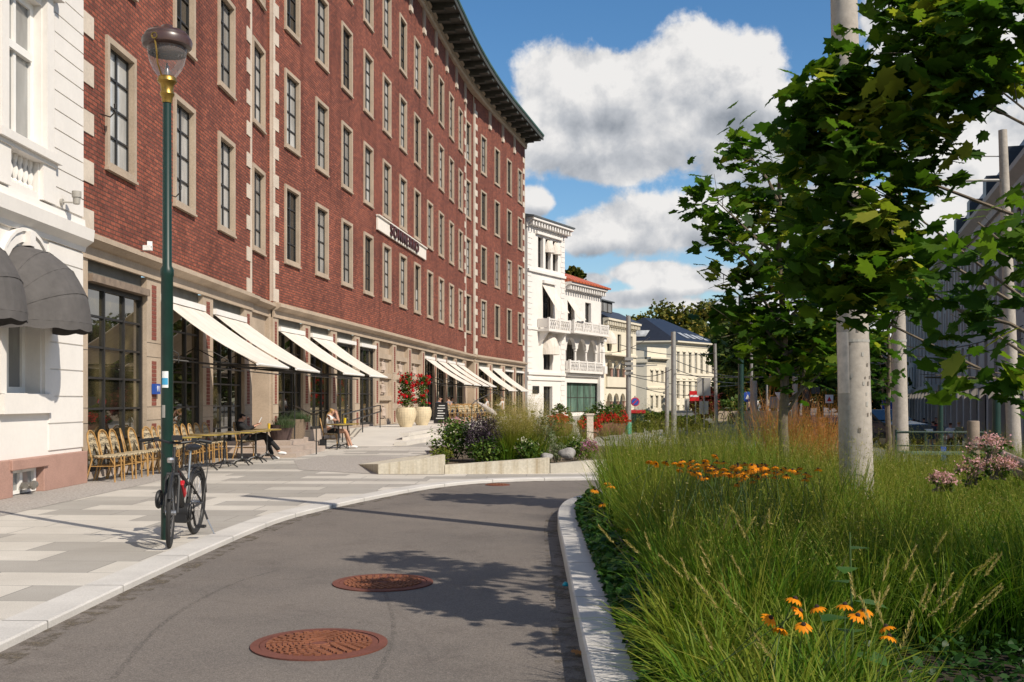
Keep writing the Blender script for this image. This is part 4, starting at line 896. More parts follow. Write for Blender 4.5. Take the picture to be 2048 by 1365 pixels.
drop_awning(V1, L1 * .38, L1 * .7, 11.2, 8.9, 1.5, villa); drop_awning(V2, .6, 2.0, 10.3, 8.6, 1.2, villa)
def small_hood(sec, tc, z, r, h, parent):
    b = MB(); na, nb = 4, 10
    def pt(i, j): e = math.pi / 2 * i / na; t = math.pi * j / nb - math.pi / 2; return sec.at(tc + r * math.sin(t), r * math.cos(t) * math.cos(e) + .02, z + h * math.cos(t) * math.sin(e))
    for i in range(na):
        for j in range(nb): b.quad(pt(i, j), pt(i, j + 1), pt(i + 1, j + 1), pt(i + 1, j))
    b.build("window_awning", AWNING, parent, smooth=True)
small_hood(V1, L1 * .54, 5.3, 1.0, 1.9, villa)
for k in (1, 2): small_hood(V1, L1 * (.27 + .2 * k) + .48, 14.0, .55, 1.1, villa)
b = MB(); sbox(b, V1, L1 * .12, L1 * .28, .03, .09, 2.0, 2.6); tag(b.build("plaque", DKMETAL), "small black plaque on the white villa beside its door", "plaque")

# ------------------------------------------------------------------ cream houses further on
ch = empty("cream_house", (0, 0, 0), 0, "cream house with arcaded loggia on reddish columns, just right of the white villa", "building")
V3 = Sec((8.75, 101.0), (13.0, 110.0)); L3 = V3.L
h3 = [(L3 * f, L3 * f + 1.1, 6.2, 8.0) for f in (.12, .42, .78)] + [(.8, L3 * .66, 3.1, 5.7), (.8, L3 * .66, 0.1, 2.5)]
facade(V3, 0, 9.1, h3, CREAM, ch, depth=.4)
for a in h3[:3]: swindow(V3, a[0], a[1], a[2], a[3], ch, DKW, GLASSD, 2, 2, -.25, .07)
b = MB()
for z0, z1 in ((3.1, 5.7), (.1, 2.5)): b.quad(V3.at(.8, -1.6, z0), V3.at(L3 * .66, -1.6, z0), V3.at(L3 * .66, -1.6, z1), V3.at(.8, -1.6, z1)); b.quad(V3.at(.8, 0, z0), V3.at(L3 * .66, 0, z0), V3.at(L3 * .66, -1.6, z0), V3.at(.8, -1.6, z0)); b.quad(V3.at(.8, 0, z1), V3.at(L3 * .66, 0, z1), V3.at(L3 * .66, -1.6, z1), V3.at(.8, -1.6, z1))
b.build("loggia", CREAM, ch)
ar = MB(); w3 = (L3 * .66 - .8) / 3; cs = [.8 + w3 * (k + .5) for k in range(3)]
pillar_arcade(ar, V3, cs, w3 / 2 - .15, 4.55, 5.72, .02, .8, L3 * .66); pillar_arcade(ar, V3, cs, w3 / 2 - .15, 1.3, 2.52, .02, .8, L3 * .66)
cornice_run(ar, V3, 8.6, .6); sbox(ar, V3, 0, L3, 0, .15, 5.85, 6.05); sbox(ar, V3, .3, L3 * .75, 0, .8, 5.2 + .55, 5.2 + .7); sbox(ar, V3, .7, L3 * .68, 0, .2, 2.7, 3.7); sbox(ar, V3, L3 - .03, L3 + .03, -9, 0, 0, 9.1)
ar.build("arcade", CREAM, ch); co = MB()
for zb, hh in ((3.3, 1.25), (.1, 1.2)):
    for k in range(4): co.lathe([(.18, 0), (.13, .12), (.12, hh - .15), (.2, hh)], V3.at(.8 + w3 * k + (.08 if k == 0 else -.08 if k == 3 else 0), -.12, zb), 8)
co.build("columns", GRANITE, ch)
small_hood(V3, L3 * .12 + .55, 6.9, .75, 1.3, ch)
b = MB(); sweep(b, [(V3.at(0), V3.n), (V3.at(L3 + .3), V3.n)], [(.62, 9.36), (-2, 10.6), (-8, 10.6), (-8, 9.36)]); b.build("roof", SLATE, ch)
b = MB(); sbox(b, V3, .2, L3 * .6, -3.5, -1.2, 9.9, 11.3); b.build("dormer", DKW, ch); b = MB()
for k in range(4): sbox(b, V3, .5 + k * 1.35, 1.55 + k * 1.35, -1.19, -1.14, 10.25, 11.1)
b.build("dormer_window", GLASSM, ch); b = MB(); sbox(b, V3, .05, L3 * .62, -3.6, -1.0, 11.3, 11.42); b.build("dormer_roof", LEADROOF, ch)
def arched_house(name, label, sec, z1, rows, m, ret_len, cor=True):
    o = empty(name, (0, 0, 0), 0, label, "building"); hs = []
    for (za, zb, n, f0, f1, wd) in rows:
        for k in range(n): c = sec.L * (f0 + (f1 - f0) * k / max(1, n - 1)); hs.append((c - wd / 2, c + wd / 2, za, zb))
    facade(sec, -.3, z1, hs, m, o, depth=.3)
    for h in hs: swindow(sec, *h, o, CREAM, GLASSM if rnd.random() < .4 else GLASSD, 2, 4, -.2, .06)
    b = MB()
    if cor: cornice_run(b, sec, z1 - .75, .6, brack=False)
    for h in hs: sbox(b, sec, h[0] - .12, h[1] + .12, .0, .1, h[3] + .06, h[3] + .22)
    sbox(b, sec, -.02, sec.L + .02, 0, .1, z1 * .42, z1 * .42 + .2); b.build("mouldings", m, o); return o
V4 = Sec((16.5, 128.5), (19.3, 131.5))
wing = arched_house("low_wing", "low cream wing with two rows of narrow arched windows before the slate roofed house", V4, 6.7, [(3.6, 5.0, 3, .25, .8, .5), (.4, 1.9, 3, .25, .8, .5)], CREAM, 3)
b = MB(); q0, q1 = V4.at(0), V4.at(V4.L); Vl = Sec((13.0, 129.5), (16.5, 128.5)); sbox(b, Vl, 0, Vl.L, -5, 0, -.3, 6.4); sbox(b, Vl, 0, Vl.L + .1, -.1, .25, 6.0, 6.3); sbox(b, V4, 0, V4.L, -6, -.32, -.3, 6.69); sbox(b, V4, 0, V4.L, -.4, .05, 6.7, 7.9); b.build("side_wall", CREAM, wing)
V5a = Sec((11.5, 153.0), (23.2, 150.2)); V5 = Sec((23.2, 150.2), (31.0, 159.6)); ZE = 9.9
big = arched_house("slate_roofed_house", "large cream house with hipped black slate roof and tall windows", V5, ZE, [(5.3, 8.3, 7, .09, .92, .72), (1.6, 4.4, 7, .09, .92, .72), (-.2, .6, 7, .09, .92, .6)], CREAM, 5)
b = MB(); b.quad(V5a.at(0, 0, -.3), V5a.at(V5a.L, 0, -.3), V5a.at(V5a.L, 0, ZE), V5a.at(0, 0, ZE)); cornice_run(b, V5a, ZE - .75, .6, brack=False); sbox(b, V5a, V5a.L - 1.3, V5a.L - .05, -.05, .12, -.3, ZE - .8); b.build("side_wall", CREAM, big)
a_, b_, c_ = V5a.at(-.3, .5), V5.at(-.3, .55), V5.at(V5.L + .5, .5); d_ = a_ + (c_ - b_); m1 = (a_ + b_) / 2 + V5.d * 3.2; m2 = (c_ + d_) / 2 - V5.d * 4.5
rfm = MB(); E = [Vector((p.x, p.y, ZE + .02)) for p in (a_, b_, c_, d_)]; r1, r2 = Vector((m1.x, m1.y, 13.5)), Vector((m2.x, m2.y, 13.5))
rfm.add(E + [r1, r2], [(0, 1, 4), (1, 2, 5, 4), (2, 3, 5), (3, 0, 4, 5), (3, 2, 1, 0)]); rfo = rfm.build("roof", SLATE, big)
for f in (.35, .5, .65, .78):
    sk = MB(); p = E[1].lerp(E[2], f); up = (r1.lerp(r2, f) - p).normalized(); p = p + up * 1.0; nn = V5.d.cross(up); nn = nn if nn.z > 0 else -nn; p = p + nn * .06; sk.quad(p, p + V5.d * 1.0, p + V5.d * 1.0 + up * 1.7, p + up * 1.7); sk.build("skylight", GLASSL, rfo)
sk = MB(); p = E[0].lerp(E[1], .45); up = (r1 - p).normalized(); p = p + up * .8 + Vector((0, -.08, .08)); sk.quad(p, p + V5a.d * 2.2, p + V5a.d * 2.2 + up * 1.3, p + up * 1.3)
sk.build("skylight", GLASSL, rfo)

# ------------------------------------------------------------------ shaded street front at the right
rb = empty("grey_street_building", (0, 0, 0), 0, "long grey classical building in the shade behind the maple leaves at the right", "building")
RBS = Sec((66.5, 180.0), (20.9, 28.0)); hs = []; nwin = 32
for k in range(nwin):
    c = RBS.L * (k + .5) / nwin
    for za, zb in ((3.2, 6.2), (7.3, 10.6), (11.6, 14.0)): hs.append((c - .85, c + .85, za, zb))
facade(RBS, 2.6, 16.2, hs, GREYSTUC, rb, depth=.45)
for i, h in enumerate(hs): swindow(RBS, *h, rb, DKW, GLASSD, 2, 2, -.35, .09)
b = MB()
for k in range(nwin + 1):
    t = RBS.L * k / nwin; sbox(b, RBS, t - .5, t + .5, -.2, .22, -1.5, 2.6); sbox(b, RBS, t - .32, t + .32, -.01, .2, 7.0, 14.2)
sweep(b, [(RBS.at(0), RBS.n), (RBS.at(RBS.L), RBS.n)], [(-.02, 15.0), (.25, 15.0), (.3, 15.5), (.9, 15.9), (.95, 16.2), (-.02, 16.2)]); sweep(b, [(RBS.at(0), RBS.n), (RBS.at(RBS.L), RBS.n)], [(-.02, 2.4), (.4, 2.4), (.4, 2.9), (-.02, 2.9)])
b.build("mouldings", GREYSTUC, rb)
b = MB(); b.quad(RBS.at(0, -.9, -1.6), RBS.at(RBS.L, -.9, -1.6), RBS.at(RBS.L, -.9, 2.6), RBS.at(0, -.9, 2.6)); b.build("shopfront", GLASSD, rb)
b = MB(); sweep(b, [(RBS.at(0), RBS.n), (RBS.at(RBS.L), RBS.n)], [(.3, 16.22), (-1.6, 20.2), (-6, 21.5), (-14, 21.5), (-14, 16.2)]); b.build("mansard_roof", SLATE, rb)
b = MB(); b.quad(RBS.at(0, 0, -1.5), RBS.at(0, -14, -1.5), RBS.at(0, -14, 16.2), RBS.at(0, 0, 16.2)); b.build("end_wall", GREYSTUC, rb)
b = MB()
for k in range(0, nwin, 2): b = MB(); t = RBS.L * (k + .5) / nwin; sbox(b, RBS, t - .9, t + .9, -2.2, .1, 16.8, 18.9); b.build("dormer", SLATE, rb)
db = empty("dark_brick_block", (0, 0, 0), 0, "dark brown block far down the street beyond the round parking signs", "building")
b = MB(); b.box((80.5, 226, 6), (9, 8, 15), .3); b.build("wall", plain("dark_brown_brick", (.06, .04, .034), .8, .2), db)
b = MB(); b.box((80.5, 226, 13.8), (9.6, 8.6, .5), .3); b.build("roof", LEADROOF, db); b = MB()
for i in range(3):
    for j in range(4): p = Matrix.Rotation(.3, 4, 'Z') @ Vector((-3 + i * 3, -4.03, 0)); b.box((80.5 + p.x, 226 + p.y, 1.5 + j * 3), (1.6, .08, 1.7), .3)
b.build("windows", GLASSM, db)
# ------------------------------------------------------------------ vegetation
TREE_G = mat_leaf("tree_leaves", [(0, (.030, .045, .008)), (.5, (.080, .092, .015)), (.85, (.15, .135, .022)), (1, (.24, .18, .03))], .6, .2)
TREE_D = mat_leaf("dark_tree_leaves", [(0, (.022, .042, .010)), (.6, (.06, .10, .018)), (1, (.14, .155, .03))], .6, .25)
MAPLE = mat_leaf("maple_leaves", [(0, (.024, .062, .008)), (.5, (.052, .112, .012)), (.85, (.115, .18, .018)), (1, (.26, .27, .035))], .5, .48)
GRASSM = mat_leaf("grass_blades", [(0, (.018, .050, .005)), (.35, (.072, .152, .010)), (.62, (.165, .190, .020)), (.85, (.27, .23, .05)), (1, (.44, .35, .15))], .55, .28)
RUSSET = mat_leaf("russet_grass_blades", [(0, (.10, .07, .02)), (.4, (.30, .12, .03)), (1, (.48, .22, .07))], .6, .3)
BROAD = mat_leaf("broad_leaves", [(0, (.016, .045, .009)), (.6, (.038, .095, .016)), (1, (.085, .16, .03))], .4, .25)
SHRUBM = mat_leaf("shrub_leaves", [(0, (.022, .05, .010)), (.5, (.05, .10, .015)), (1, (.15, .20, .04))], .5, .25)
GREYSH = mat_leaf("grey_green_leaves", [(0, (.06, .08, .035)), (.6, (.14, .17, .08)), (1, (.28, .31, .18))], .5, .25)
PURPLE = mat_leaf("dark_purple_seed_heads", [(0, (.028, .020, .026)), (.6, (.062, .044, .060)), (1, (.11, .08, .105))], .9, .1)
REDLEAF = mat_leaf("dark_red_leaves", [(0, (.05, .009, .010)), (1, (.17, .03, .025))], .6, .2)
def blossom(name, c): return mat_leaf(name, [(0, tuple(x * .7 for x in c)), (1, c)], .55, .25)
B_RED = blossom("red_blossom", (.55, .012, .020)); B_PINK = blossom("pink_blossom", (.60, .33, .34)); B_WHITE = blossom("white_blossom", (.66, .63, .48)); B_ORANGE = blossom("orange_petals", (.80, .27, .008)); B_PHLOX = blossom("phlox_blossom", (.42, .15, .27))
CONE = plain("dark_cone", (.03, .016, .01), .9, .3, 30, kind='obj')

MAPLE_OUT = [(0, -.40), (.22, -.46), (.36, -.36), (.66, -.34), (.56, -.16), (.64, -.02), (.88, .16), (.62, .24), (.58, .42), (.34, .30), (.26, .52), (.13, .56), (0, .84)]
MAPLE_OUT = MAPLE_OUT + [(-x, y) for x, y in reversed(MAPLE_OUT[1:-1])]
def leaf_template(shape):
    if shape == 'maple':
        V = [(0, -.05, 0)] + [(x, y, -.10 * abs(x) - .12 * max(0, y) ** 2 + (.05 if i % 2 else 0)) for i, (x, y) in enumerate(MAPLE_OUT)]; n = len(MAPLE_OUT)
        return np.array(V), np.array([(0, i + 1, (i + 1) % n + 1) for i in range(n)])
    if shape == 'oval':
        return np.array([(0, -.5, 0), (.28, -.15, .05), (.25, .2, .03), (0, .5, -.08), (-.25, .2, .03), (-.28, -.15, .05)]), np.array([(0, 1, 5), (1, 2, 5), (2, 4, 5), (2, 3, 4)])
    if shape == 'narrow':
        return np.array([(0, -.5, 0), (.10, 0, .03), (0, .5, -.06), (-.10, 0, .03)]), np.array([(0, 1, 3), (1, 2, 3)])
    return np.array([(-.5, -.35, 0), (.1, -.5, .12), (.5, .3, 0), (-.2, .5, -.1)]), np.array([(0, 1, 2), (0, 2, 3)])
def rand_rot(n, flat=0.0):
    """random frames; flat 1 keeps the leaf faces looking mostly up"""
    nz = rng.normal(size=(n, 3)); nz[:, 2] = np.abs(nz[:, 2]) + flat * 2.2; nz /= np.linalg.norm(nz, axis=1, keepdims=True)
    t = rng.normal(size=(n, 3)); t -= nz * (t * nz).sum(1, keepdims=True); t /= np.linalg.norm(t, axis=1, keepdims=True)
    return np.stack([np.cross(t, nz), t, nz], axis=2)      # columns x, y, z
def place(shape, C, size, tint, flat=0.0, Rm=None):
    T, Fc = leaf_template(shape); n = len(C); Rm = rand_rot(n, flat) if Rm is None else Rm
    V = np.einsum('nij,kj->nki', Rm, T) * np.asarray(size).reshape(-1, 1, 1) + C[:, None, :]
    Fa = (Fc[None] + (np.arange(n) * len(T))[:, None, None]).reshape(-1, 3)
    return V.reshape(-1, 3), Fa, np.repeat(tint, len(T))
def clump_points(blobs, n, spread, shell=.55, per=9):
    """leaf positions gathered into small clumps, denser towards the outside of each blob"""
    vol = np.array([b[1][0] * b[1][1] * b[1][2] for b in blobs]) ** .75; vol /= vol.sum()
    nc = max(1, n // per); which = rng.choice(len(blobs), nc, p=vol)
    u = rng.normal(size=(nc, 3)); u /= np.linalg.norm(u, axis=1, keepdims=True); r = shell + (1 - shell) * rng.random(nc) ** .6; r = np.where(rng.random(nc) < .25, rng.random(nc), r)
    cen = np.array([tuple(b[0]) for b in blobs])[which] + u * r[:, None] * np.array([b[1] for b in blobs])[which]
    k = rng.integers(0, nc, n); tint = np.clip(.5 + .28 * rng.normal(size=nc)[k] + .16 * rng.normal(size=n), 0, 1)
    return cen[k] + rng.normal(size=(n, 3)) * spread, tint
def foliage(name, blobs, n, size, m, parent, shape='quad', spread=.3, flat=.2, shell=.55, per=9):
    C, tint = clump_points(blobs, n, spread, shell, per); s = size * (.65 + .7 * rng.random(n)); V, Fc, t = place(shape, C, s, tint, flat)
    return link(name, np_mesh(name, V, Fc, m, t), parent)
def tree(name, label, x, y, top, rad, n, size, m, seed, group=None, z0=-.1, low=.3, cat="tree"):
    r_ = random.Random(seed); o = empty(name, (0, 0, 0), 0, label, cat, group); b = MB(); blobs = []
    h = top - z0; b.tube([(x, y, z0), (x + .1, y, z0 + h * .3), (x - .1, y + .1, z0 + h * .7)], [rad * .09, rad * .06, rad * .02], 8)
    for k in range(11):
        a = r_.random() * 6.28; zz = z0 + h * (low + (1 - low) * (.15 + .75 * r_.random())); f = (zz - z0) / h; rr = rad * (1.0 - .55 * max(0, f - .55) / .45) * r_.uniform(.35, .75)
        c = Vector((x + rr * math.cos(a), y + rr * math.sin(a), zz)); q = rad * r_.uniform(.32, .5); blobs.append((c, (q, q, q * .8)))
        b.tube([(x, y, z0 + h * max(.2, f - .2)), tuple(c)], [rad * .03, rad * .008], 5)
    blobs.append((Vector((x, y, top - rad * .4)), (rad * .5, rad * .5, rad * .4)))
    b.build("trunk", BARK, o); foliage("crown", blobs, n, size, m, o, 'quad', rad * .10, .2); return o
# wooded rise behind the slate roofed house
k = 0
for px, Y, ytop, rr in ((1285, 235, 632, 5.5), (1322, 245, 606, 6.5), (1368, 238, 614, 6.5), (1412, 250, 606, 7), (1452, 240, 622, 6.5), (1300, 215, 672, 5), (1392, 212, 650, 6), (1440, 205, 668, 6.5), (1478, 225, 640, 6.5), (1500, 250, 618, 7)):
    p = P(px, ytop, Y); tree("broadleaf_tree", "autumn tinged tree behind the slate roof, %s of ten from the left" % ORD[k], p.x, Y, p.z, rr, 4200, .75, TREE_G, 100 + k, "trees behind the slate roofed house", -.5, .1); k += 1
k = 0
for px, Y, ytop, rr in ((1462, 128, 650, 4.2), (1505, 120, 628, 4.6), (1548, 132, 640, 5), (1592, 118, 632, 4.6), (1640, 126, 645, 5), (1690, 122, 652, 4.6), (1735, 150, 690, 5), (1610, 175, 640, 6), (1530, 180, 636, 6)):
    p = P(px, ytop, Y); tree("park_tree", "dark park tree closing the street, %s of nine from the left" % ORD[[0, 1, 3, 4, 6, 7, 8, 5, 2][k]], p.x, Y, p.z, rr, 4000, .5, TREE_D, 200 + k, "park trees at the end of the street", -.6, .06); k += 1
p = P(1143, 538, 106); tree("small_tree", "tree top peeping over the red tiled roof of the white villa", p.x, 106, p.z, 1.6, 700, .45, TREE_G, 300, None, 0, .8)

def stem_tree(name, label, base, top, clumps, n, size, trunk_r, limbs=1, flat=.55, spread=.09, seed=1, per=7):
    """maple with a tapered trunk, a limb to every clump and lobed leaves"""
    r_ = random.Random(seed); o = empty(name, (0, 0, 0), 0, label, "tree"); b = MB(); base = Vector(base); top = Vector(top)
    m = 8; path = [base.lerp(top, i / m) + Vector((r_.uniform(-1, 1), r_.uniform(-1, 1), 0)) * trunk_r * .35 * (i > 0) for i in range(m + 1)]
    b.tube(path, [trunk_r * (1 - .8 * i / m) for i in range(m + 1)], 9)
    for ci, (c, rr) in enumerate(clumps):
        if limbs > 1 and ci % limbs: continue
        c = Vector(c); H = (top - base).length; f = max(.22, min(.93, ((c.z - base.z) / H) - .16)); s = base.lerp(top, f); mid = s.lerp(c, .5) + Vector((r_.uniform(-.1, .1), r_.uniform(-.1, .1), (c - s).length * r_.uniform(-.12, .10))); tr_ = trunk_r * (.34 if limbs == 1 else .2)
        b.tube([s, mid, c], [tr_, tr_ * .62, tr_ * .25], 6)
        for k in range(5 if limbs == 1 else 2):
            e = c + Vector((r_.gauss(0, 1) * rr[0], r_.gauss(0, 1) * rr[1], r_.gauss(0, 1) * rr[2])) * .6; b.tube([mid.lerp(c, r_.uniform(.3, 1)), e], [tr_ * .22, tr_ * .07], 4)
    b.build("trunk", BARK, o, smooth=True); foliage("crown", clumps, n, size, MAPLE, o, 'maple', spread, flat, .45, per); return o
def pb(px, py, Y, r, ry=None): m_ = r * Y / F; return (P(px, py, Y), (m_, ry or m_ * 1.15, m_))
young = [pb(1490, 300, 13, 42), pb(1555, 330, 13, 50), pb(1435, 405, 12.9, 46), pb(1505, 400, 13.1, 48), pb(1585, 430, 13, 60), pb(1455, 480, 12.8, 40), pb(1540, 500, 13, 70), pb(1440, 545, 13.2, 48), pb(1625, 540, 13, 62), pb(1500, 590, 13, 62), pb(1580, 620, 13, 75), pb(1650, 650, 13, 60), pb(1470, 640, 13.1, 50), pb(1530, 690, 13, 62), pb(1610, 720, 13, 60), pb(1690, 610, 13.2, 42), pb(1690, 700, 13.3, 40)]
stem_tree("young_maple", "slender young maple in the grass bed, left of the thick concrete mast", (3.40, 13.0, .05), (3.30, 13.0, 4.35), young, 1500, .125, .075, seed=4, spread=.12)
young2 = [pb(1760, 580, 21, 45), pb(1800, 620, 21, 40), pb(1745, 660, 21, 40), pb(1765, 760, 21, 36), pb(1830, 590, 21, 40), pb(1785, 545, 21, 36), pb(1760, 710, 21, 30)]
stem_tree("young_maple", "second young maple farther off, half hidden behind the thick concrete mast", (7.55, 21.0, -.5), (7.5, 21.0, 4.1), young2, 520, .14, .07, seed=5, spread=.14)
big = [pb(1645, 285, 5.9, 84), pb(1590, 215, 6.2, 44), pb(1700, 250, 5.8, 120), pb(1690, 400, 5.7, 130), pb(1605, 400, 6.1, 58), pb(1640, 505, 5.9, 76), pb(1700, 560, 5.9, 70), pb(1815, 150, 5.7, 110), pb(1815, 50, 5.8, 80), pb(1900, 50, 5.5, 105), pb(2015, 70, 5.2, 105), pb(1850, 255, 5.5, 75), pb(1790, 400, 5.6, 88), pb(1735, 480, 5.9, 60), pb(1775, 500, 5.6, 75),
       pb(1905, 175, 5.4, 70), pb(1895, 325, 5.4, 45), pb(1850, 465, 5.4, 55), pb(1955, 445, 5.0, 45), pb(2025, 420, 4.9, 40), pb(1960, 130, 5.6, 70), pb(2005, 185, 5.2, 45), pb(1975, 545, 4.9, 62), pb(2035, 500, 4.7, 65), pb(1870, 590, 5.2, 48), pb(2010, 650, 4.8, 70), pb(1915, 690, 5.0, 52), pb(1850, 755, 5.1, 45), pb(1940, 775, 5.0, 42), pb(2025, 770, 4.9, 36), pb(1660, 590, 5.9, 30), pb(1720, 330, 6.4, 70),
       (Vector((2.65, 6.6, 4.35)), (.42, .42, .3)), (Vector((3.1, 6.1, 4.3)), (.45, .45, .35)), (Vector((4.2, 5.6, 4.0)), (.7, .8, .8)), (Vector((4.3, 4.8, 2.9)), (.6, .6, .6))]
stem_tree("maple_tree", "large maple reaching in from the right edge with dark glossy lobed leaves", (3.75, 5.5, .05), (3.45, 5.5, 5.3), big, 5200, .080, .085, limbs=3, seed=9, spread=.075, flat=.5, per=15)

# ------------------------------------------------------------------ grasses
def blades(B, L, lean, az, wd, tint0, tint1, seg=5, droop=1.0):
    n = len(B); t = np.linspace(0, 1, seg); h = np.stack([np.cos(az), np.sin(az)], 1)
    z = L[:, None] * (t[None] * (1 - .45 * np.minimum(lean, 1.3)[:, None] * t[None] ** 1.5 * droop)); r = L[:, None] * lean[:, None] * .75 * t[None] ** 1.8
    Cn = B[:, None, :] + np.concatenate([h[:, None, :] * r[..., None], z[..., None]], 2)
    fz = rng.random(n) * 6.28; side = np.stack([np.cos(fz), np.sin(fz), np.zeros(n)], 1)
    wv = wd[:, None] * np.array([.7, 1, .9, .6, .06])[None, :seg] * .5
    V = np.stack([Cn - side[:, None] * wv[..., None], Cn + side[:, None] * wv[..., None]], 2).reshape(-1, 3)
    k = np.arange(n)[:, None] * seg * 2; j = np.arange(seg - 1)[None] * 2
    Fq = np.stack([k + j, k + j + 1, k + j + 3, k + j + 2], 2).reshape(-1, 4)
    T = np.repeat((tint0[:, None] + (tint1 - tint0)[:, None] * t[None]), 2, axis=1).reshape(-1)
    return V, Fq, T, Cn
def merge(parts):
    V = []; Fq = []; T = []; k = 0
    for v, f, t in parts:
        f = f if f.shape[1] == 4 else np.concatenate([f, f[:, 2:3]], 1)
        V.append(v); Fq.append(f + k); T.append(t); k += len(v)
    return np.concatenate(V), np.concatenate(Fq), np.concatenate(T)
def tri_mesh(name, parts, m, parent=None):
    V = []; Fq = []; T = []; k = 0
    for v, f, t in parts:
        if f.shape[1] == 4: f = np.concatenate([f[:, [0, 1, 2]], f[:, [0, 2, 3]]])
        V.append(v); Fq.append(f + k); T.append(t); k += len(v)
    return link(name, np_mesh(name, np.concatenate(V), np.concatenate(Fq), m, np.concatenate(T)), parent)
def edge_x(Y):                                            # inner edge of the planter kerb
    for (x0, y0), (x1, y1) in zip(sin_, sin_[1:]):
        if y0 <= Y <= y1: return x0 + (x1 - x0) * (Y - y0) / max(1e-6, y1 - y0)
    return sin_[-1][0] if Y > 16 else .72
def clumps(n, y0, y1, fx, gap, keep=lambda x, y: True):
    pts = []; tries = 0
    while len(pts) < n and tries < n * 40:
        tries += 1; y = y0 + (y1 - y0) * rnd.random() ** .85; xa = fx(y); xb = min(.54 * y + 1.2, 10.5)
        if xb <= xa: continue
        x = xa + (xb - xa) * rnd.random()
        if keep(x, y) and all((x - a) ** 2 + (y - b) ** 2 > gap * gap for a, b in pts[-400:]): pts.append((x, y))
    return np.array(pts)
GAP = lambda x, y: ((x - 2.35) / 1.35) ** 2 + ((y - 4.2) / 1.55) ** 2 < 1    # low planting between the tall clumps
def grass(pts, nb, ns, Lb, Ls, rad, specks, tb, tp, wd=.006, leanb=.5, z0=.06, grow=False, stemw=.0026):
    parts = []; n = len(pts); idx = np.repeat(np.arange(n), nb); m = len(idx); off = rng.normal(size=(m, 2)) * rad * .45
    ct = rng.normal(size=n) * .09; cs = (1 + rng.normal(size=n) * .10) * (np.interp(pts[:, 1], [5, 7, 9, 14], [.86, .95, 1.16, 1.28]) * np.interp(pts[:, 0], [2.7, 3.9], [1, .70]) ** (pts[:, 1] > 6.5) if grow else 1)
    B = np.concatenate([pts[idx] + off, np.full((m, 1), z0)], 1); az = np.arctan2(off[:, 1], off[:, 0]) + rng.normal(size=m) * .6
    v, f, t, _ = blades(B, Lb * cs[idx] * (.6 + .55 * rng.random(m)), leanb * (.3 + 1.1 * rng.random(m)), az, wd * (.6 + .8 * rng.random(m)), np.clip(tb - .12 + ct[idx], 0, 1), np.clip(tb + .12 + ct[idx] + .1 * rng.normal(size=m), 0, 1)); parts.append((v, f, t))
    if ns:
        idx = np.repeat(np.arange(n), ns); m = len(idx); off = rng.normal(size=(m, 2)) * rad * .4; az = np.arctan2(off[:, 1], off[:, 0]) + rng.normal(size=m) * .5
        B = np.concatenate([pts[idx] + off, np.full((m, 1), z0)], 1)
        v, f, t, Cn = blades(B, Ls * cs[idx] * (.75 + .35 * rng.random(m)), .45 * (.2 + .9 * rng.random(m)), az, np.full(m, stemw), np.full(m, tb), np.full(m, tp)); parts.append((v, f, t))
        if specks:
            u = .55 + .45 * rng.random((m, specks)); i0 = np.clip((u * 4).astype(int), 0, 3); fr = u * 4 - i0; a = np.arange(m)[:, None]
            Q = Cn[a, i0] * (1 - fr[..., None]) + Cn[a, i0 + 1] * fr[..., None]; Q = Q + rng.normal(size=Q.shape) * np.array([.032, .032, .02])
            Q = Q.reshape(-1, 3); k = len(Q); v, f, t = place('narrow', Q, .012 + .016 * rng.random(k), np.clip(tp + .12 * rng.normal(size=k), 0, 1)); parts.append((v, f, t))
    return parts
parts = grass(clumps(420, 5.2, 15.7, lambda y: edge_x(y) + .28 + (.1 if y < 12 else 0), .28, lambda x, y: not GAP(x, y)), 125, 24, .82, 1.10, .17, 8, .45, .76, .0068, grow=True)
parts += grass(clumps(110, 5.2, 11, lambda y: edge_x(y) + .35, .4, lambda x, y: not GAP(x, y)), 90, 0, .80, 0, .15, 0, .36, .58, .011, .75)
g1 = tri_mesh("ornamental_grass", parts, GRASSM); tag(g1, "tall airy olive green ornamental grass filling the planting bed at the right", "grass", kind='stuff')
near = clumps(46, 2.5, 5.8, lambda y: edge_x(y) + .16, .2, lambda x, y: x < .95 + .13 * (y - 2.5) + .22)
parts = grass(near, 170, 4, .54, .68, .13, 0, .42, .62, .0125, .9)
right = clumps(12, 4.9, 6.0, lambda y: 1.5, .3, lambda x, y: not GAP(x, y)); parts += grass(right, 120, 6, .62, .8, .2, 6, .27, .6, .007, .7)
# foxtail spikes on arching stems
sp_b = []
for x, y in near[:30]:
    for _ in range(1): sp_b.append((x + rnd.gauss(0, .08), y + rnd.gauss(0, .08)))
for _ in range(16): sp_b.append((1.25 + rnd.gauss(0, .09), 3.75 + rnd.gauss(0, .12)))
sp_b = np.array(sp_b); m = len(sp_b); az = rng.random(m) * 6.28; az[-16:] = rng.normal(size=16) * .5 + .1; az[:8] = math.pi + rng.normal(size=8) * .6
v, f, t, Cn = blades(np.concatenate([sp_b, np.full((m, 1), .06)], 1), .66 + .26 * rng.random(m), .38 + .4 * rng.random(m), az, np.full(m, .003), np.full(m, .4), np.full(m, .8), droop=.35); parts.append((v, f, t))
Q = []; Rm = []
for i in range(m):
    a, b_ = Cn[i, 3], Cn[i, 4]; d = (b_ - a) / np.linalg.norm(b_ - a); L = .085 + .04 * rng.random()
    for s in np.linspace(0, 1, 46):
        q = rng.normal(size=3); q -= d * (q @ d); q /= np.linalg.norm(q); y = d * .8 + q * .6; y /= np.linalg.norm(y); x = np.cross(y, q); x /= np.linalg.norm(x)
        Q.append(b_ + d * L * (s - .3) + q * .0045 * (1 - .5 * s)); Rm.append(np.stack([x, y, np.cross(x, y)], 1))
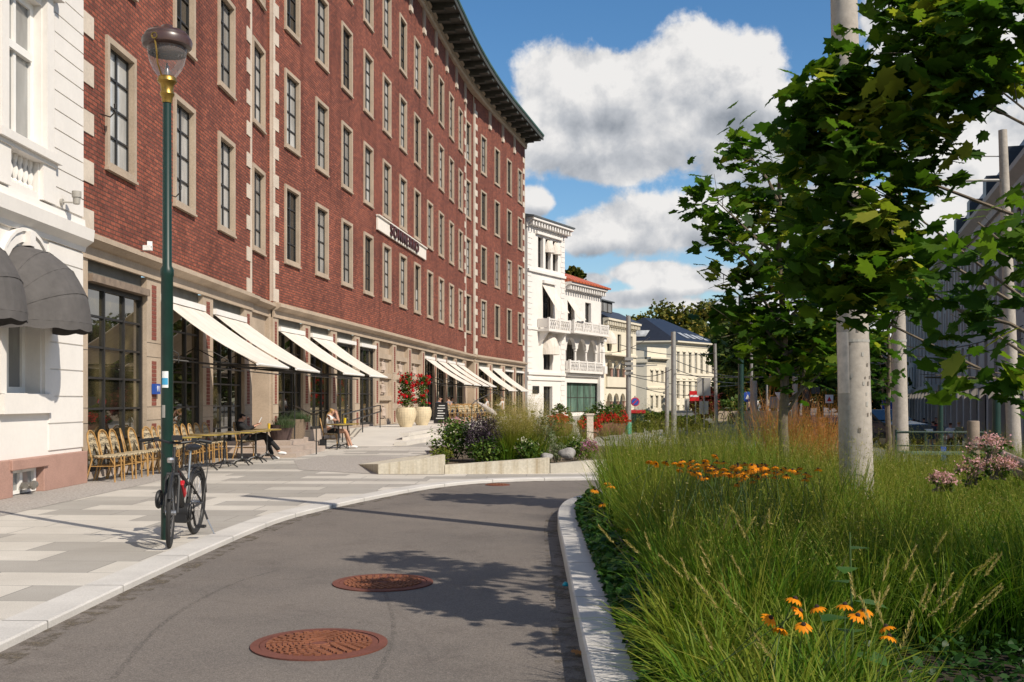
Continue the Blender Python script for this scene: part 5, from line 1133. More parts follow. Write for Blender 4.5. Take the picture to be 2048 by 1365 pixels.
Q = np.array(Q); v, f, t = place('narrow', Q, .017 + .006 * rng.random(len(Q)), np.clip(.93 + .06 * rng.normal(size=len(Q)), 0, 1), Rm=np.array(Rm)); parts.append((v, f, t))
g2 = tri_mesh("fountain_grass", parts, GRASSM); tag(g2, "bright green fountain grass with pale foxtail spikes in the front corner of the bed", "grass", kind='stuff')
rp = clumps(22, 13.6, 14.8, lambda y: 3.1, .16, lambda x, y: 3.45 < x < 4.4); tag(tri_mesh("russet_grass", grass(rp, 20, 44, .6, 1.5, .10, 12, .45, .85, .006, .35, stemw=.006), RUSSET), "russet feathery grass between the young maple and the thick mast", "grass", kind='stuff')
# ground cover along the kerb and in the dark gap
Q = []
for _ in range(5200):
    y = 3.0 + 10.5 * rnd.random(); x = edge_x(y) - .02 + abs(rnd.gauss(0, .13)); Q.append((x, y, .09 + min(.26, .10 + .9 * max(0, x - edge_x(y))) * rnd.random()))
n1_ = len(Q)
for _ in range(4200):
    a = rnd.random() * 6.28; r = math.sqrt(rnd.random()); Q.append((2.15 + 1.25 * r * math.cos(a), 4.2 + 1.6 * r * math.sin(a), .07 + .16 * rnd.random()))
Q = np.array(Q); sz = np.concatenate([.045 + .075 * rng.random(n1_), .03 + .05 * rng.random(len(Q) - n1_)]); tt = np.clip(.45 + .25 * rng.normal(size=len(Q)), 0, 1); tt[n1_:] *= .2  # gap leaves made far darker: the deep shade there is painted into their tint
V_, F_, T_ = place('oval', Q, sz, tt, .5); tag(link("ground_cover", np_mesh("ground_cover", V_, F_, BROAD, T_)), "low dark broad leaved ground cover along the kerb of the bed", "ground cover", kind='stuff')
ed = MB(); pts = [(edge_x(y) + .19, y) for y in np.arange(6.2, 12.1, .4)]
for a, c in zip(pts, pts[1:]): ed.bar((*a, .19), (*c, .19), .010, .22)
tag(ed.build("edging_board", plain("dark_edging", (.07, .055, .045), .8, .2, 8)), "thin grey edging board inside the planter kerb behind the ground cover", "edging")

# ------------------------------------------------------------------ flowers in the bed
def coneflower_meshes():
    pet = []; C = []; Rm = []
    for k in range(13):
        a = 2 * math.pi * k / 13; d = np.array([math.cos(a), math.sin(a), -.38 - .25 * rnd.random()]); d /= np.linalg.norm(d); x = np.cross(d, (0, 0, 1)); x /= np.linalg.norm(x); C.append(d * .027 + np.array([0, 0, .004])); Rm.append(np.stack([x * .62, d, np.cross(x, d)], 1))
    v, f, t = place('oval', np.array(C), np.full(13, .042), .5 + .3 * rng.random(13), Rm=np.array(Rm)); pm = np_mesh("petals", v, f, B_ORANGE, t)
    cn = MB(); cn.lathe([(.002, -.004), (.0105, -.002), (.011, .006), (.006, .012), (.001, .014)], (0, 0, 0), 8); cm = cn.mesh("cone", CONE, True)
    st = MB(); st.tube([(0, .04, -.55), (0, .015, -.25), (0, 0, 0)], .0022, 5); return pm, cm, st.mesh("stem", plain("flower_stem", (.05, .09, .02), .6))
pm, cm, sm = coneflower_meshes()
def coneflower(loc, sc, label, group, tilt=None):
    o = empty("coneflower", loc, rnd.random() * 6.28, label, "flower", group); o.scale = (sc, sc, sc); o.rotation_euler = (rnd.gauss(.15, .25), rnd.gauss(0, .25), o.rotation_euler.z)
    link("petals", pm, o); link("cone", cm, o); link("stem", sm, o); return o
front = [(1541, 1236, "lone orange coneflower left of the front cluster"), (1590, 1198, "topmost orange coneflower of the front pair group"), (1600, 1222, "large orange coneflower facing forward below the topmost one"), (1634, 1215, "drooping orange coneflower right of the large one"), (1607, 1250, "small shaded orange coneflower under the large one"), (1690, 1210, "orange coneflower just under the big dark leaf"), (1728, 1222, "orange coneflower among pale foxtails"), (1715, 1232, "half hidden orange coneflower behind foxtail stems"), (1772, 1254, "orange coneflower at the edge of the dark gap, upper of two"), (1778, 1273, "orange coneflower at the edge of the dark gap, lower of two"), (1562, 1258, "tiny orange coneflower deep in the grass")]
for px, py, lb in front:
    Y = 3.75 + rnd.uniform(-.12, .12); coneflower(P(px, py, Y), .8, lb, "front coneflowers")
edge = [(1306, 1120, "orange coneflower by the edging board, upper"), (1300, 1150, "orange coneflower by the edging board, lower"), (1312, 1132, "orange coneflower by the edging board, right hand"), (1258, 1058, "faded orange coneflower above the edging board"), (1190, 980, "orange coneflower at the left tip of the grass, lowest"), (1215, 966, "orange coneflower at the left tip of the grass, middle"), (1222, 972, "orange coneflower at the left tip of the grass, inner"), (1205, 1008, "orange coneflower close to the curved kerb end")]
for px, py, lb in edge:
    Y = .96 * F / (px - HX) ; Y = min(Y, 10.8); coneflower(P(px, py, Y), 1.25, lb, "coneflowers along the bed edge")
for i in range(120):
    px = rnd.gauss(1460, 62) if i < 85 else rnd.uniform(1370, 1640); py = 938 + rnd.gauss(0, 9) + (px - 1460) * .05; Y = 7.1 + rnd.uniform(-.5, .5); z = 1.02 + rnd.uniform(-.03, .08) - .0
    X = (px - HX) / F * Y; z = CH - (py - HY) / F * Y; coneflower((X, Y, z), .74, "orange coneflower in the dense patch in the middle of the tall grass", "coneflower patch in the tall grass")
def leafy_stem(name, label, base, h, n, size, lean=(0, 0)):
    o = empty(name, (0, 0, 0), 0, label, "plant"); b = MB(); p0 = Vector(base); p1 = p0 + Vector((lean[0], lean[1], h)); b.tube([p0, p0.lerp(p1, .5) + Vector((.01, 0, 0)), p1], [.007, .006, .003], 6); b.build("stem", bpy.data.materials["flower_stem"], o)
    C = []; Rm = []
    for k in range(n):
        a = k * 2.4 + rnd.random() * .5; q = np.array(p0.lerp(p1, .25 + .75 * k / n)); d = np.array([math.cos(a), math.sin(a), -.15 + .35 * rnd.random()]); d /= np.linalg.norm(d); x = np.cross(d, (0, 0, 1)); x /= np.linalg.norm(x); s = size * (1.15 - .6 * k / n); C.append(q + d * s * .6); Rm.append(np.stack([x * 1.25, d, np.cross(x, d)], 1) * s)
    v, f, t = place('oval', np.array(C), np.ones(n), .45 + .3 * rng.random(n), Rm=np.array(Rm)); link("leaves", np_mesh("leaves", v, f, BROAD, t), o)
leafy_stem("broad_leaved_plant", "upright plant with broad dark green leaves behind the front coneflowers", (1.40, 4.35, .06), .84, 9, .17); leafy_stem("broad_leaved_plant", "low plant with very large crinkled leaves at the bottom edge under the foxtails", (1.18, 3.25, .06), .30, 6, .22)
leafy_stem("broad_leaved_plant", "pale tipped broad leaved plant beside the edging board", (.84, 6.3, .06), .38, 8, .13)
def bloom_shrub(name, label, c, r, n, size, lm, shape, nf=0, fsize=.03, fm=None, cat="shrub", top=.35, group=None, spread=None, stems=True):
    o = empty(name, (0, 0, 0), 0, label, cat, group); c = Vector(c)
    if stems:
        b = MB()
        for k in range(6): b.tube([(c.x + rnd.gauss(0, .05), c.y, c.z - r[2]), (c.x + rnd.gauss(0, r[0] * .5), c.y + rnd.gauss(0, r[1] * .5), c.z + r[2] * .5)], [.012, .004], 5)
        b.build("stems", BARK, o)
    foliage("foliage", [(c, r)], n, size, lm, o, shape, spread or r[0] * .14, .2, .3, 8)
    if nf:
        u = rng.normal(size=(nf, 3)); u[:, 2] = np.abs(u[:, 2]) * 1.2 + top - .3; u[:, 1] -= .4; u /= np.linalg.norm(u, axis=1, keepdims=True); k = rng.integers(0, max(1, nf // 7), nf); C = np.array(c) + u[k] * np.array(r) * 1.04 + rng.normal(size=(nf, 3)) * fsize * 1.1
        v, f, t = place('quad', C, fsize * (.6 + .7 * rng.random(nf)), rng.random(nf), .1); link("blossoms", np_mesh("blossoms", v, f, fm, t), o)
    return o
for i, (px, py, Y, r, lb) in enumerate(((1980, 885, 8.6, .15, "topmost pale pink flower clump beside the wooden post"), (1945, 930, 8.2, .12, "pale pink flower clump left of the wooden post, lower one"), (2000, 925, 8.0, .10, "pale pink flower clump below the grey rail at the right edge"), (1885, 955, 7.8, .08, "small pale pink flower clump sunk in the grass"))):
    p = P(px, py, Y); bloom_shrub("pink_flower_clump", lb, (p.x, Y, p.z - r * .5), (r * 1.1, r, r * .8), 120, .04, SHRUBM, 'oval', 420, .016, B_PINK, "flowers", .5, "pale pink flowers by the wooden post")
    st = MB()

# ------------------------------------------------------------------ planted strip behind the low concrete wall
wl = MB(); w0 = MB()
def wallpoly(b, poly, zs): b.prism(poly, -.02, zs)
wallpoly(wl, [(-2.60, 20.42), (-1.32, 20.42), (-1.32, 20.72), (-1.6, 23.2), (-3.42, 23.4)], [.20, .36, .36, .30, .012])
wl.build("x", CASTWALL); bpy.data.objects["x"].name = "low_concrete_wall"; tag(bpy.data.objects["low_concrete_wall"], "wedge shaped end of the stained low concrete wall, rising from the paving", "wall")
w1 = MB(); wallpoly(w1, [(-1.31, 20.5), (.74, 20.62), (.74, 20.86), (-1.31, 20.74)], [.17, .31, .31, .17]); tag(w1.build("low_concrete_wall", CASTWALL), "long middle piece of the stained low concrete wall in front of the shrubs", "wall")
w1 = MB(); wallpoly(w1, [(.755, 20.66), (1.42, 20.9), (3.4, 22.4), (3.4, 22.7), (.755, 20.96)], [.18, .23, .3, .3, .18]); tag(w1.build("low_concrete_wall", CONCRETE), "pale right hand piece of the low concrete wall below the boulders", "wall")
flat("shrub_bed_soil", [(-1.31, 20.76), (.74, 20.88), (3.2, 22.7), (3.2, 30), (-2.4, 30), (-1.6, 23.3)], .13, plain("brown_soil", (.12, .09, .06), .95, .3, 6, bmp=.5))
def bl(px0, px1, py0, py1, Y, ry=None):                    # a plant's centre and radii from where it stands
    z1, z0 = CH + (HY - py0) / F * Y, CH + (HY - py1) / F * Y; z0 = max(.1, z0); rx = (px1 - px0) / 2 * Y / F; return (((px0 + px1) / 2 - HX) / F * Y, Y, (z0 + z1) / 2), (rx, ry or rx, (z1 - z0) / 2)
c, r = bl(860, 958, 840, 918, 22.6); bloom_shrub("white_flowering_shrub", "dark green shrub with small white flowers at the left end of the shrub strip", c, (r[0], .5, r[2]), 1500, .075, SHRUBM, 'oval', 90, .03, B_WHITE)
c, r = bl(862, 905, 895, 925, 21.6); bloom_shrub("yellow_green_shrub", "low yellow green shrub spilling at the corner of the concrete wall", c, r, 500, .06, mat_leaf("lime_leaves", [(0, (.06, .10, .015)), (1, (.22, .22, .04))], .5, .3), 'oval')
c, r = bl(885, 935, 840, 880, 23.8); bloom_shrub("pink_topped_perennial", "perennial with dusty pink flower heads behind the white flowering shrub", c, r, 420, .09, SHRUBM, 'oval', 260, .04, B_PINK, "plant", .7)
c, r = bl(930, 1006, 830, 918, 22.2); bloom_shrub("purple_perennial", "dark purple seed heads of a dense perennial in the shrub strip", c, (r[0], .42, r[2]), 4200, .085, PURPLE, 'narrow', 0, cat="plant"); 
c, r = bl(930, 1010, 880, 925, 21.9); bloom_shrub("green_perennial", "dark green leaves below the purple seed heads", c, (r[0], .4, r[2]), 1000, .07, SHRUBM, 'oval', cat="plant")
def tuft(name, label, c, n, Lb, Ls, rad, tb, tp, m=None, specks=22):
    pts = np.array([(c[0] + rnd.gauss(0, rad * .5), c[1] + rnd.gauss(0, rad * .5)) for _ in range(n)]); o = tri_mesh(name, grass(pts, 50, 40, Lb, Ls, rad * .5, specks, tb, tp, .012, .6, .13), m or GRASSM); return tag(o, label, "grass clump")
c, r = bl(1002, 1078, 820, 925, 22.4); tuft("plumed_grass_clump", "tall green grass clump with golden tan plumes in the shrub strip", c, 26, .82, 1.45, .50, .45, .95, specks=34)
c, r = bl(940, 1120, 836, 900, 25.0); hedge_c = (c, r)
bloom_shrub("green_perennial", "mid green leafy mass behind the golden grass clump", c, (r[0], .5, r[2]), 1800, .09, SHRUBM, 'oval', cat="plant")
c, r = bl(1030, 1080, 880, 925, 21.4); bloom_shrub("cream_flowering_shrub", "green shrub with cream flower heads in front of the golden grass", c, (r[0], .3, r[2]), 800, .065, SHRUBM, 'oval', 70, .03, B_WHITE)
c, r = bl(1066, 1114, 815, 925, 22.6); bloom_shrub("grey_green_shrub", "tall grey green narrow leaved shrub right of the golden grass", c, (r[0], .3, r[2]), 1500, .085, GREYSH, 'narrow')
c, r = bl(1100, 1130, 880, 925, 21.9); bloom_shrub("grey_green_shrub", "lower variegated shrub between the two boulders", c, (r[0], .25, r[2]), 600, .07, GREYSH, 'narrow')
c, r = bl(1105, 1160, 830, 905, 24.5); tuft("plumed_grass_clump", "grass clump with reddish plumes before the bowl planters", c, 9, .75, 1.15, .42, .45, .80)
c, r = bl(1130, 1175, 880, 920, 22.8); bloom_shrub("white_flowering_shrub", "small shrub with white flowers right of the boulders", c, r, 500, .06, SHRUBM, 'oval', 60, .028, B_WHITE)
c, r = bl(1165, 1192, 885, 918, 22.2); bloom_shrub("phlox", "pink flowering phlox at the right end of the shrub strip", c, r, 300, .06, SHRUBM, 'oval', 320, .04, B_PHLOX, "flowers", .3)
def boulder(px, py, Y, s, label):
    bm = bmesh.new(); bmesh.ops.create_icosphere(bm, subdivisions=3, radius=1)
    for v in bm.verts: d = 1 + .16 * math.sin(v.co.x * 3 + s * 40) + .12 * math.sin(v.co.y * 4 + v.co.z * 3); v.co *= d
    for v in bm.verts: v.co = Vector((v.co.x * s * 1.1, v.co.y * s * .8, v.co.z * s * .8))
    me = bpy.data.meshes.new("boulder"); bm.to_mesh(me); bm.free(); me.materials.append(plain("boulder_stone", (.25, .235, .22), .9, .2, 6, kind='obj', fine=(30, .4))); o = link("boulder", me); p = P(px, py, Y); o.location = (p.x, Y, max(.15, p.z)); tag(o, label, "rock")
boulder(1094, 914, 21.3, .10, "pale rounded boulder beside the golden grass clump"); boulder(1133, 908, 21.6, .15, "larger pale boulder standing at the wall's right part")
# hedges and red maple near the street signs
def hedge(px0, px1, py0, py1, Y, label, m=SHRUBM, n=1500, s=.14, name="hedge", cat="hedge"):
    c, r = bl(px0, px1, py0, py1, Y); o = empty(name, (0, 0, 0), 0, label, cat); c = Vector(c); k = max(1, int(r[0] / (r[2] * 1.2)))
    bs = [(Vector((c.x - r[0] + 2 * r[0] * (i + .5) / k, c.y, c.z)), (r[0] / k * 1.25, r[2] * 1.0, r[2])) for i in range(k)]
    foliage("foliage", bs, n, s, m, o, 'quad', r[2] * .14, .2, .5); b = MB()
    for q, _ in bs: b.tube([(q.x, q.y, gz(q.x, q.y) - .1), (q.x, q.y, q.z)], .05, 5)
    b.build("stems", BARK, o)
hedge(1255, 1300, 822, 850, 70, "low green hedge between the grey pole and the blue no parking sign"); hedge(1296, 1342, 824, 852, 66, "low green hedge left of the two slim grey poles", n=1300); hedge(1345, 1400, 832, 858, 60, "low green hedge in front of the slate roofed house", n=1500); hedge(1262, 1420, 842, 872, 46, "wide low hedge of mixed shrubs behind the tall grass", mat_leaf("olive_leaves", [(0, (.03, .05, .01)), (1, (.14, .14, .04))], .6, .2), 2600, .12)
hedge(1385, 1432, 778, 838, 72, "dark red leaved bush behind the sign backs", REDLEAF, 1400, .22, "red_leaved_bush", "bush")
hedge(1430, 1500, 800, 850, 95, "green bush behind the bicycles at the end of the street", SHRUBM, 1200, .25, "bush", "bush"); hedge(1640, 1685, 778, 815, 105, "clipped green bush left of the thick mast", SHRUBM, 1000, .3, "bush", "bush")
# ------------------------------------------------------------------ bowl planters with geraniums, tall pots, stone tubs
TERRA = plain("brown_glaze", (.17, .075, .05), .45, .25, 3, kind='obj'); CREAMPOT = plain("cream_pot", (.62, .52, .35), .6, .1, 5, kind='obj')
def bowl(px, py, Y, d, label, red=520):
    g = P(px, py, Y); o = empty("bowl_planter", (g.x, Y, g.z), 0, label, "planter", "brown bowl planters"); r = d / 2
    b = MB(); b.lathe([(r * .45, 0), (r * .8, r * .35), (r, r * .85), (r * .97, r * 1.12), (r * 1.0, r * 1.16), (r * .93, r * 1.18), (r * .88, r * 1.02), (.01, r * 1.0)], (0, 0, 0), 24); b.build("bowl", TERRA, o, smooth=True)
    C = Vector((0, 0, r * 1.5)); foliage("foliage", [(C + Vector((0, 0, .25)), (r * .8, r * .8, r * .75)), (C, (r * 1.0, r * 1.0, r * .4))], 1300, .07, SHRUBM, o, 'quad', .05, .3, .7)
    n = red; k = rng.integers(0, n // 14, n); u = rng.normal(size=(n // 14 + 1, 3)); u[:, 1] -= .3; u[:, 2] = np.abs(u[:, 2]) * .5; u /= np.linalg.norm(u, axis=1, keepdims=True); cc = np.array([0, 0, r * 1.35]) + u[k] * np.array([r * 1.08, r * 1.08, r * .75]) + rng.normal(size=(n, 3)) * .05
    v, f, t = place('quad', cc, .06 + .04 * rng.random(n), rng.random(n)); link("blossoms", np_mesh("blossoms", v, f, B_RED, t), o)
bowl(1122, 876, 42, .95, "brown bowl planter half hidden behind the reddish grass clump", 300); bowl(1178, 880, 39, .75, "smallest brown bowl planter left of the white post"); bowl(1203, 875, 41.5, 1.0, "brown bowl planter with red geraniums right of the white post"); bowl(1228, 875, 43.5, 1.0, "brown bowl planter with red geraniums next to the green based pole"); bowl(1240, 872, 47, .95, "brown bowl planter farthest back by the green based pole", 400)
def tall_pot(Y, px, label):
    X = (px - HX) / F * Y; o = empty("tall_pot", (X, Y, .333), 0, label, "planter", "cream pots with red flowers by the entrance"); b = MB(); b.lathe([(.24, 0), (.30, .12), (.40, .42), (.415, .62), (.37, .76), (.365, .80), (.33, .80), (.32, .70), (.01, .69)], (0, 0, 0), 28); pot = b.build("pot", CREAMPOT, o, smooth=True)
    g = MB()
    for k in range(24): a = 2 * math.pi * k / 24; g.tube([((r_ + .003) * math.cos(a), (r_ + .003) * math.sin(a), z) for r_, z in ((.30, .12), (.40, .42), (.415, .62), (.37, .76))], .006, 4)
    for z, r_ in ((.22, .337), (.32, .37), (.42, .402), (.52, .41), (.62, .418), (.7, .394)): g.torus((0, 0, z), r_, .006, 'z', 28, 4)
    g.build("relief_grid", CREAMPOT, pot)
    foliage("foliage", [(Vector((0, 0, 1.05)), (.25, .25, .35)), (Vector((0, 0, 1.55)), (.24, .24, .45)), (Vector((.02, 0, 1.95)), (.22, .22, .22))], 1300, .08, SHRUBM, o, 'oval', .06, .2, .6)
    n = 250; a = rng.random(n) * 6.28; zz = .9 + 1.3 * rng.random(n) ** .7; rr = .27 + .05 * rng.normal(size=n); k = rng.integers(0, n // 6, n); C = np.stack([rr[k] * np.cos(a[k]), rr[k] * np.sin(a[k]), zz[k]], 1) + rng.normal(size=(n, 3)) * .04
    v, f, t = place('quad', C, .06 + .05 * rng.random(n), rng.random(n)); link("blossoms", np_mesh("blossoms", v, f, B_RED, t), o)
tall_pot(43.2, 812, "cream tall pot with red flower column, nearer one of the entrance pair"); tall_pot(46.2, 844, "cream tall pot with a column of red flowers, beside the chalkboard")
AGG = plain("exposed_aggregate", (.20, .15, .105), .9, .3, 12, kind='obj', fine=(60, .8), bmp=.6)
def tub(X, Y, r, h, m, label):
    o = empty("stone_tub", (X, Y, .332), 0, label, "planter", "planters with lavender beside the stone niche"); b = MB(); b.lathe([(r * .72, 0), (r, h), (r * .93, h), (r * .9, h - .06), (.01, h - .07)], (0, 0, 0), 22); b.build("tub", m, o)
    pts = np.array([(rnd.gauss(0, r * .45), rnd.gauss(0, r * .45)) for _ in range(12)]); g = tri_mesh("lavender", grass(pts, 70, 20, .26, .34, .14, 8, .2, .3, .008, .6, h - .08), mat_leaf("lavender_leaves", [(0, (.035, .06, .025)), (.3, (.08, .12, .05)), (1, (.16, .12, .22))], .6, .2), o)
tub(-6.45, 29.3, .36, .42, plain("brown_tub", (.07, .045, .04), .8, .2, 6, kind='obj'), "dark brown tub of lavender beside the seated man"); tub(-6.33, 30.35, .42, .56, AGG, "pebble concrete tub of lavender at the top of the steps")
# ------------------------------------------------------------------ manhole covers, gutter, litter
def manhole(x, y, r, label, rot=0.0):
    o = empty("manhole_cover", (x, y, RZ), rot, label, "manhole cover", "manhole covers in the road"); f = MB(); n = 48
    f.lathe([(r, .001), (r, .010), (r * .875, .012), (r * .875, .001)], (0, 0, 0), n, cap=False); f.build("ring", RUSTDARK, o)
    b = MB(); b.lathe([(r * .862, .002), (r * .862, .008), (.001, .0085)], (0, 0, 0), n, cap=False); ri = r * .80; lid = b.build("lid", RUSTDARK, o)
    s = MB()
    for k in range(2, 9):                                  # rings of short raised studs, plain medallion in the middle
        rr = ri * (k + 1.3) / 10; cnt = int(2 * math.pi * rr / .062)
        for j in range(cnt):
            a = 2 * math.pi * (j + .5 * (k % 2)) / cnt; s.box((rr * math.cos(a), rr * math.sin(a), .0125), (.022, .036, .012), a)
    for a in (0, 1.57, 3.14, 4.71): s.box((ri * .85 * math.cos(a), ri * .85 * math.sin(a), .0128), (ri * .22, .016, .0095), a)
    s.torus((0, 0, .009), ri * .30, .008, 'z', 30, 5); s.torus((0, 0, .009), ri * .17, .007, 'z', 24, 5)
    for k in range(6): a = k * 1.047; s.box((ri * .235 * math.cos(a), ri * .235 * math.sin(a), .011), (.035, .012, .008), a + .8)
    s.build("studs", RUST, lid); return o
def Gr(px, py): return G(px, py, RZ)
q = Gr(639, 1289.5); manhole(q.x, q.y, .415, "rusty round manhole cover nearest the camera"); q = Gr(766, 1166.5); manhole(q.x, q.y, .41, "rusty round manhole cover farther up, touching the leaf shadow", .6)
q = Gr(995, 970.5); manhole(q.x, q.y, .22, "small distant manhole cover at the road's bend", .3)
q = Gr(1131, 1172); b = MB(); b.lathe([(.024, 0), (.026, .012), (.012, .03), (.002, .032)], (q.x, q.y, RZ), 10); tag(b.build("bottle_cap", plain("teal_plastic", (.01, .30, .36), .4)), "small turquoise plastic scrap on the road by the planter kerb", "litter")
q = Gr(1157, 1310); V_, F_, T_ = place('maple', np.array([[q.x, q.y, RZ + .02]]), np.array([.09]), np.array([.9]), 3.0); tag(link('fallen_leaf', np_mesh('fallen_leaf', V_, F_, RUSSET, T_)), 'dry orange leaf lying on the road against the planter kerb', 'leaf')
# tyre marks
def mark(pts, wd, label):
    b = MB(); pts = [Gr(*p) for p in pts]
    pts = [Vector((*p, RZ + .0035)) for p in smooth_line([(p.x, p.y) for p in pts], 3)]
    for a, c in zip(pts, pts[1:]): d = (c - a).normalized(); s = Vector((-d.y, d.x, 0)) * wd; b.quad(a - s, a + s, c + s, c - s)
    m, nt, bs = material("tyre_mark"); bs.inputs['Base Color'].default_value = (.03, .028, .027, 1); bs.inputs['Roughness'].default_value = .9
    n = noise(nt, tex_pos(nt), 60, 3, .7); nt.links.new(ramp(nt, n, [(.45, (0, 0, 0)), (.75, (.55, .55, .55))]), bs.inputs['Alpha']); tag(b.build("tyre_mark", m), kind='structure')
mark([(225, 1360), (300, 1268), (370, 1215), (470, 1165), (560, 1140)], .018, ""); mark([(768, 1185), (788, 1235), (785, 1290), (750, 1360)], .015, "")

# ------------------------------------------------------------------ lamp post
lp = empty("street_lamp", (-3.58, 10.9, 0), 0, "dark green lamp post with glass urn lantern and brown cap, beside the bicycle", "street lamp")
b = MB(); b.lathe([(.062, 0), (.060, 2.72), (.068, 2.74), (.068, 2.80), (.048, 2.84), (.042, 4.56)], (0, 0, 0), 20); b.build("post", GREENPOST, lp, smooth=True)
b = MB(); b.lathe([(.05, 4.53), (.055, 4.58), (.075, 4.62), (.062, 4.66), (.07, 4.72), (.10, 4.75), (.095, 4.79), (.085, 4.80)], (0, 0, 0), 20); nk = b.build("neck", BRASS, lp, smooth=True)
LG, nt, bs = material("clear_lantern_glass"); bs.inputs['Base Color'].default_value = (.9, .88, .87, 1); bs.inputs['Roughness'].default_value = .05
tr_ = nt.nodes.new('ShaderNodeBsdfTransparent'); tr_.inputs[0].default_value = (.93, .90, .89, 1); mx_ = nt.nodes.new('ShaderNodeMixShader'); fr_ = nt.nodes.new('ShaderNodeLayerWeight'); fr_.inputs[0].default_value = .35
rp_ = nt.nodes.new('ShaderNodeMath'); rp_.operation = 'MULTIPLY_ADD'; nt.links.new(fr_.outputs['Fresnel'], rp_.inputs[0]); rp_.inputs[1].default_value = .5; rp_.inputs[2].default_value = .05
nt.links.new(rp_.outputs[0], mx_.inputs[0]); nt.links.new(tr_.outputs[0], mx_.inputs[1]); nt.links.new(bs.outputs[0], mx_.inputs[2]); nt.links.new(mx_.outputs[0], nt.nodes['Material Output'].inputs[0])
b = MB(); b.lathe([(.088, 4.80), (.14, 4.87), (.175, 4.95), (.192, 5.03), (.20, 5.11)], (0, 0, 0), 28, cap=False); b.build("globe", LG, lp, smooth=True)
b = MB(); b.lathe([(.20, 5.095), (.245, 5.115), (.255, 5.165), (.245, 5.195), (.225, 5.205), (.225, 5.230), (.20, 5.255), (.09, 5.285), (.05, 5.335), (.01, 5.345)], (0, 0, 0), 28); b.lathe([(.19, 5.035), (.20, 5.095), (.18, 5.095)], (0, 0, 0), 24, cap=False)
for k in range(10): a = k * .628; b.bar((.09 * math.cos(a), .09 * math.sin(a), 5.280), (.19 * math.cos(a), .19 * math.sin(a), 5.260), .05, .014)
b.build("cap", BRONZE, lp, smooth=True)
b = MB(); b.tube([(-.03, -.08, 4.79), (-.045, -.165, 4.9), (-.04, -.205, 5.0), (-.05, -.225, 5.11)], .009, 6); b.torus((-.05, -.245, 5.15), .028, .008, 'y', 16, 6); b.build("hook_rod", BRASS, lp)
b = MB(); b.lathe([(.03, 4.80), (.03, 4.85), (.012, 4.93), (.006, 4.95)], (0, 0, 0), 10); b.build("burner", STEEL, lp, smooth=True)
SM = [SIGNWHITE, plain("sticker_blue", (.05, .30, .50), .5), SIGNGREY]
for k, (z, w_, h_, mi) in enumerate(((1.66, .09, .17, 0), (1.64, .085, .07, 1), (1.33, .05, .13, 2))):
    n = 6; b = MB()
    for i in range(n):
        a0, a1 = -1.95 + (i / n) * w_ * 12 - .2, -1.95 + ((i + 1) / n) * w_ * 12 - .2; r = .0625 + .0012 * (k + 1)
        b.quad((r * math.cos(a0), r * math.sin(a0), z - h_ / 2), (r * math.cos(a1), r * math.sin(a1), z - h_ / 2), (r * math.cos(a1), r * math.sin(a1), z + h_ / 2), (r * math.cos(a0), r * math.sin(a0), z + h_ / 2))
    b.build("sticker", SM[mi], lp)

# ------------------------------------------------------------------ bicycle (front wheel towards the camera)
bk = empty("bicycle", (-3.41, 10.82, 0), 0, "black electric bicycle with red battery parked on its stand by the lamp post", "bicycle")
bk.rotation_euler = (0, R(2.0), R(2.0)); TURN = R(12)
def steer(b):
    c_, s_ = math.cos(TURN), math.sin(TURN); b.v = [(x * c_ - (y - yF - .17) * s_, x * s_ + (y - yF - .17) * c_ + yF + .17, z) for x, y, z in b.v]; return b
WR = .345; yF, yR = -.53, .53
def wheel(y, x=0, turn=0):
    o = empty("wheel"); o.parent = bk; o.location = (x, y, WR); o.rotation_euler = (0, 0, turn); b = MB(); b.torus((0, 0, 0), WR - .022, .023, 'x', 48, 8); b.build("tyre", RUBBER, o, smooth=True)
    b = MB(); b.torus((0, 0, 0), WR - .052, .012, 'x', 48, 6); b.build("rim", BLACKP, o, smooth=True); b = MB()
    for k in range(28): a = 2 * math.pi * k / 28; s = .03 if k % 2 else -.03; b.tube([(s, .025 * math.cos(a + .6), .025 * math.sin(a + .6)), (0, (WR - .055) * math.cos(a), (WR - .055) * math.sin(a))], .0018, 3)
    b.tube([(-.05, 0, 0), (.05, 0, 0)], .026, 10); b.build("spokes", STEEL, o); return o
wheel(yF, .035, TURN); wheel(yR)
b = MB(); b.torus((0, yR, WR), WR + .03, .022, 'x', 26, 6, arc=(.2, 2.9)); b.build("mudguard", BLACKP, bk, smooth=True); b = MB(); b.torus((0, yF, WR), WR + .03, .02, 'x', 20, 6, arc=(.75, 2.7)); steer(b).build("mudguard", BLACKP, bk, smooth=True)
hd_, st_, bb = Vector((0, yF + .20, .80)), Vector((0, .20, .62)), Vector((0, .03, .31)); b = MB()
b.tube([hd_ + Vector((0, .03, -.12)), bb], .036, 10); b.tube([hd_, st_ + Vector((0, -.02, -.06))], .022, 8); b.tube([bb, st_], .02, 8)
for s in (-1, 1): b.tube([(s * .05, .06, .31), (s * .065, yR, WR)], .013, 6); b.tube([(s * .02, .20, .58), (s * .065, yR, WR)], .011, 6)
b.tube([hd_ + Vector((0, .05, -.18)), hd_ + Vector((0, -.02, .08))], .028, 10); b.build("frame", DKMETAL, bk, smooth=True)
b = MB()
for s in (-1, 1): b.tube([(s * .06, yF, WR), (s * .058, yF + .10, .66), (s * .045, yF + .13, .72)], .016, 8)
b.tube([(-.06, yF + .125, .71), (.06, yF + .125, .71)], .022, 8); b.tube([(0, yF + .13, .70), (0, yF + .19, .98)], .016, 8); steer(b).build("fork", BLACKP, bk, smooth=True)
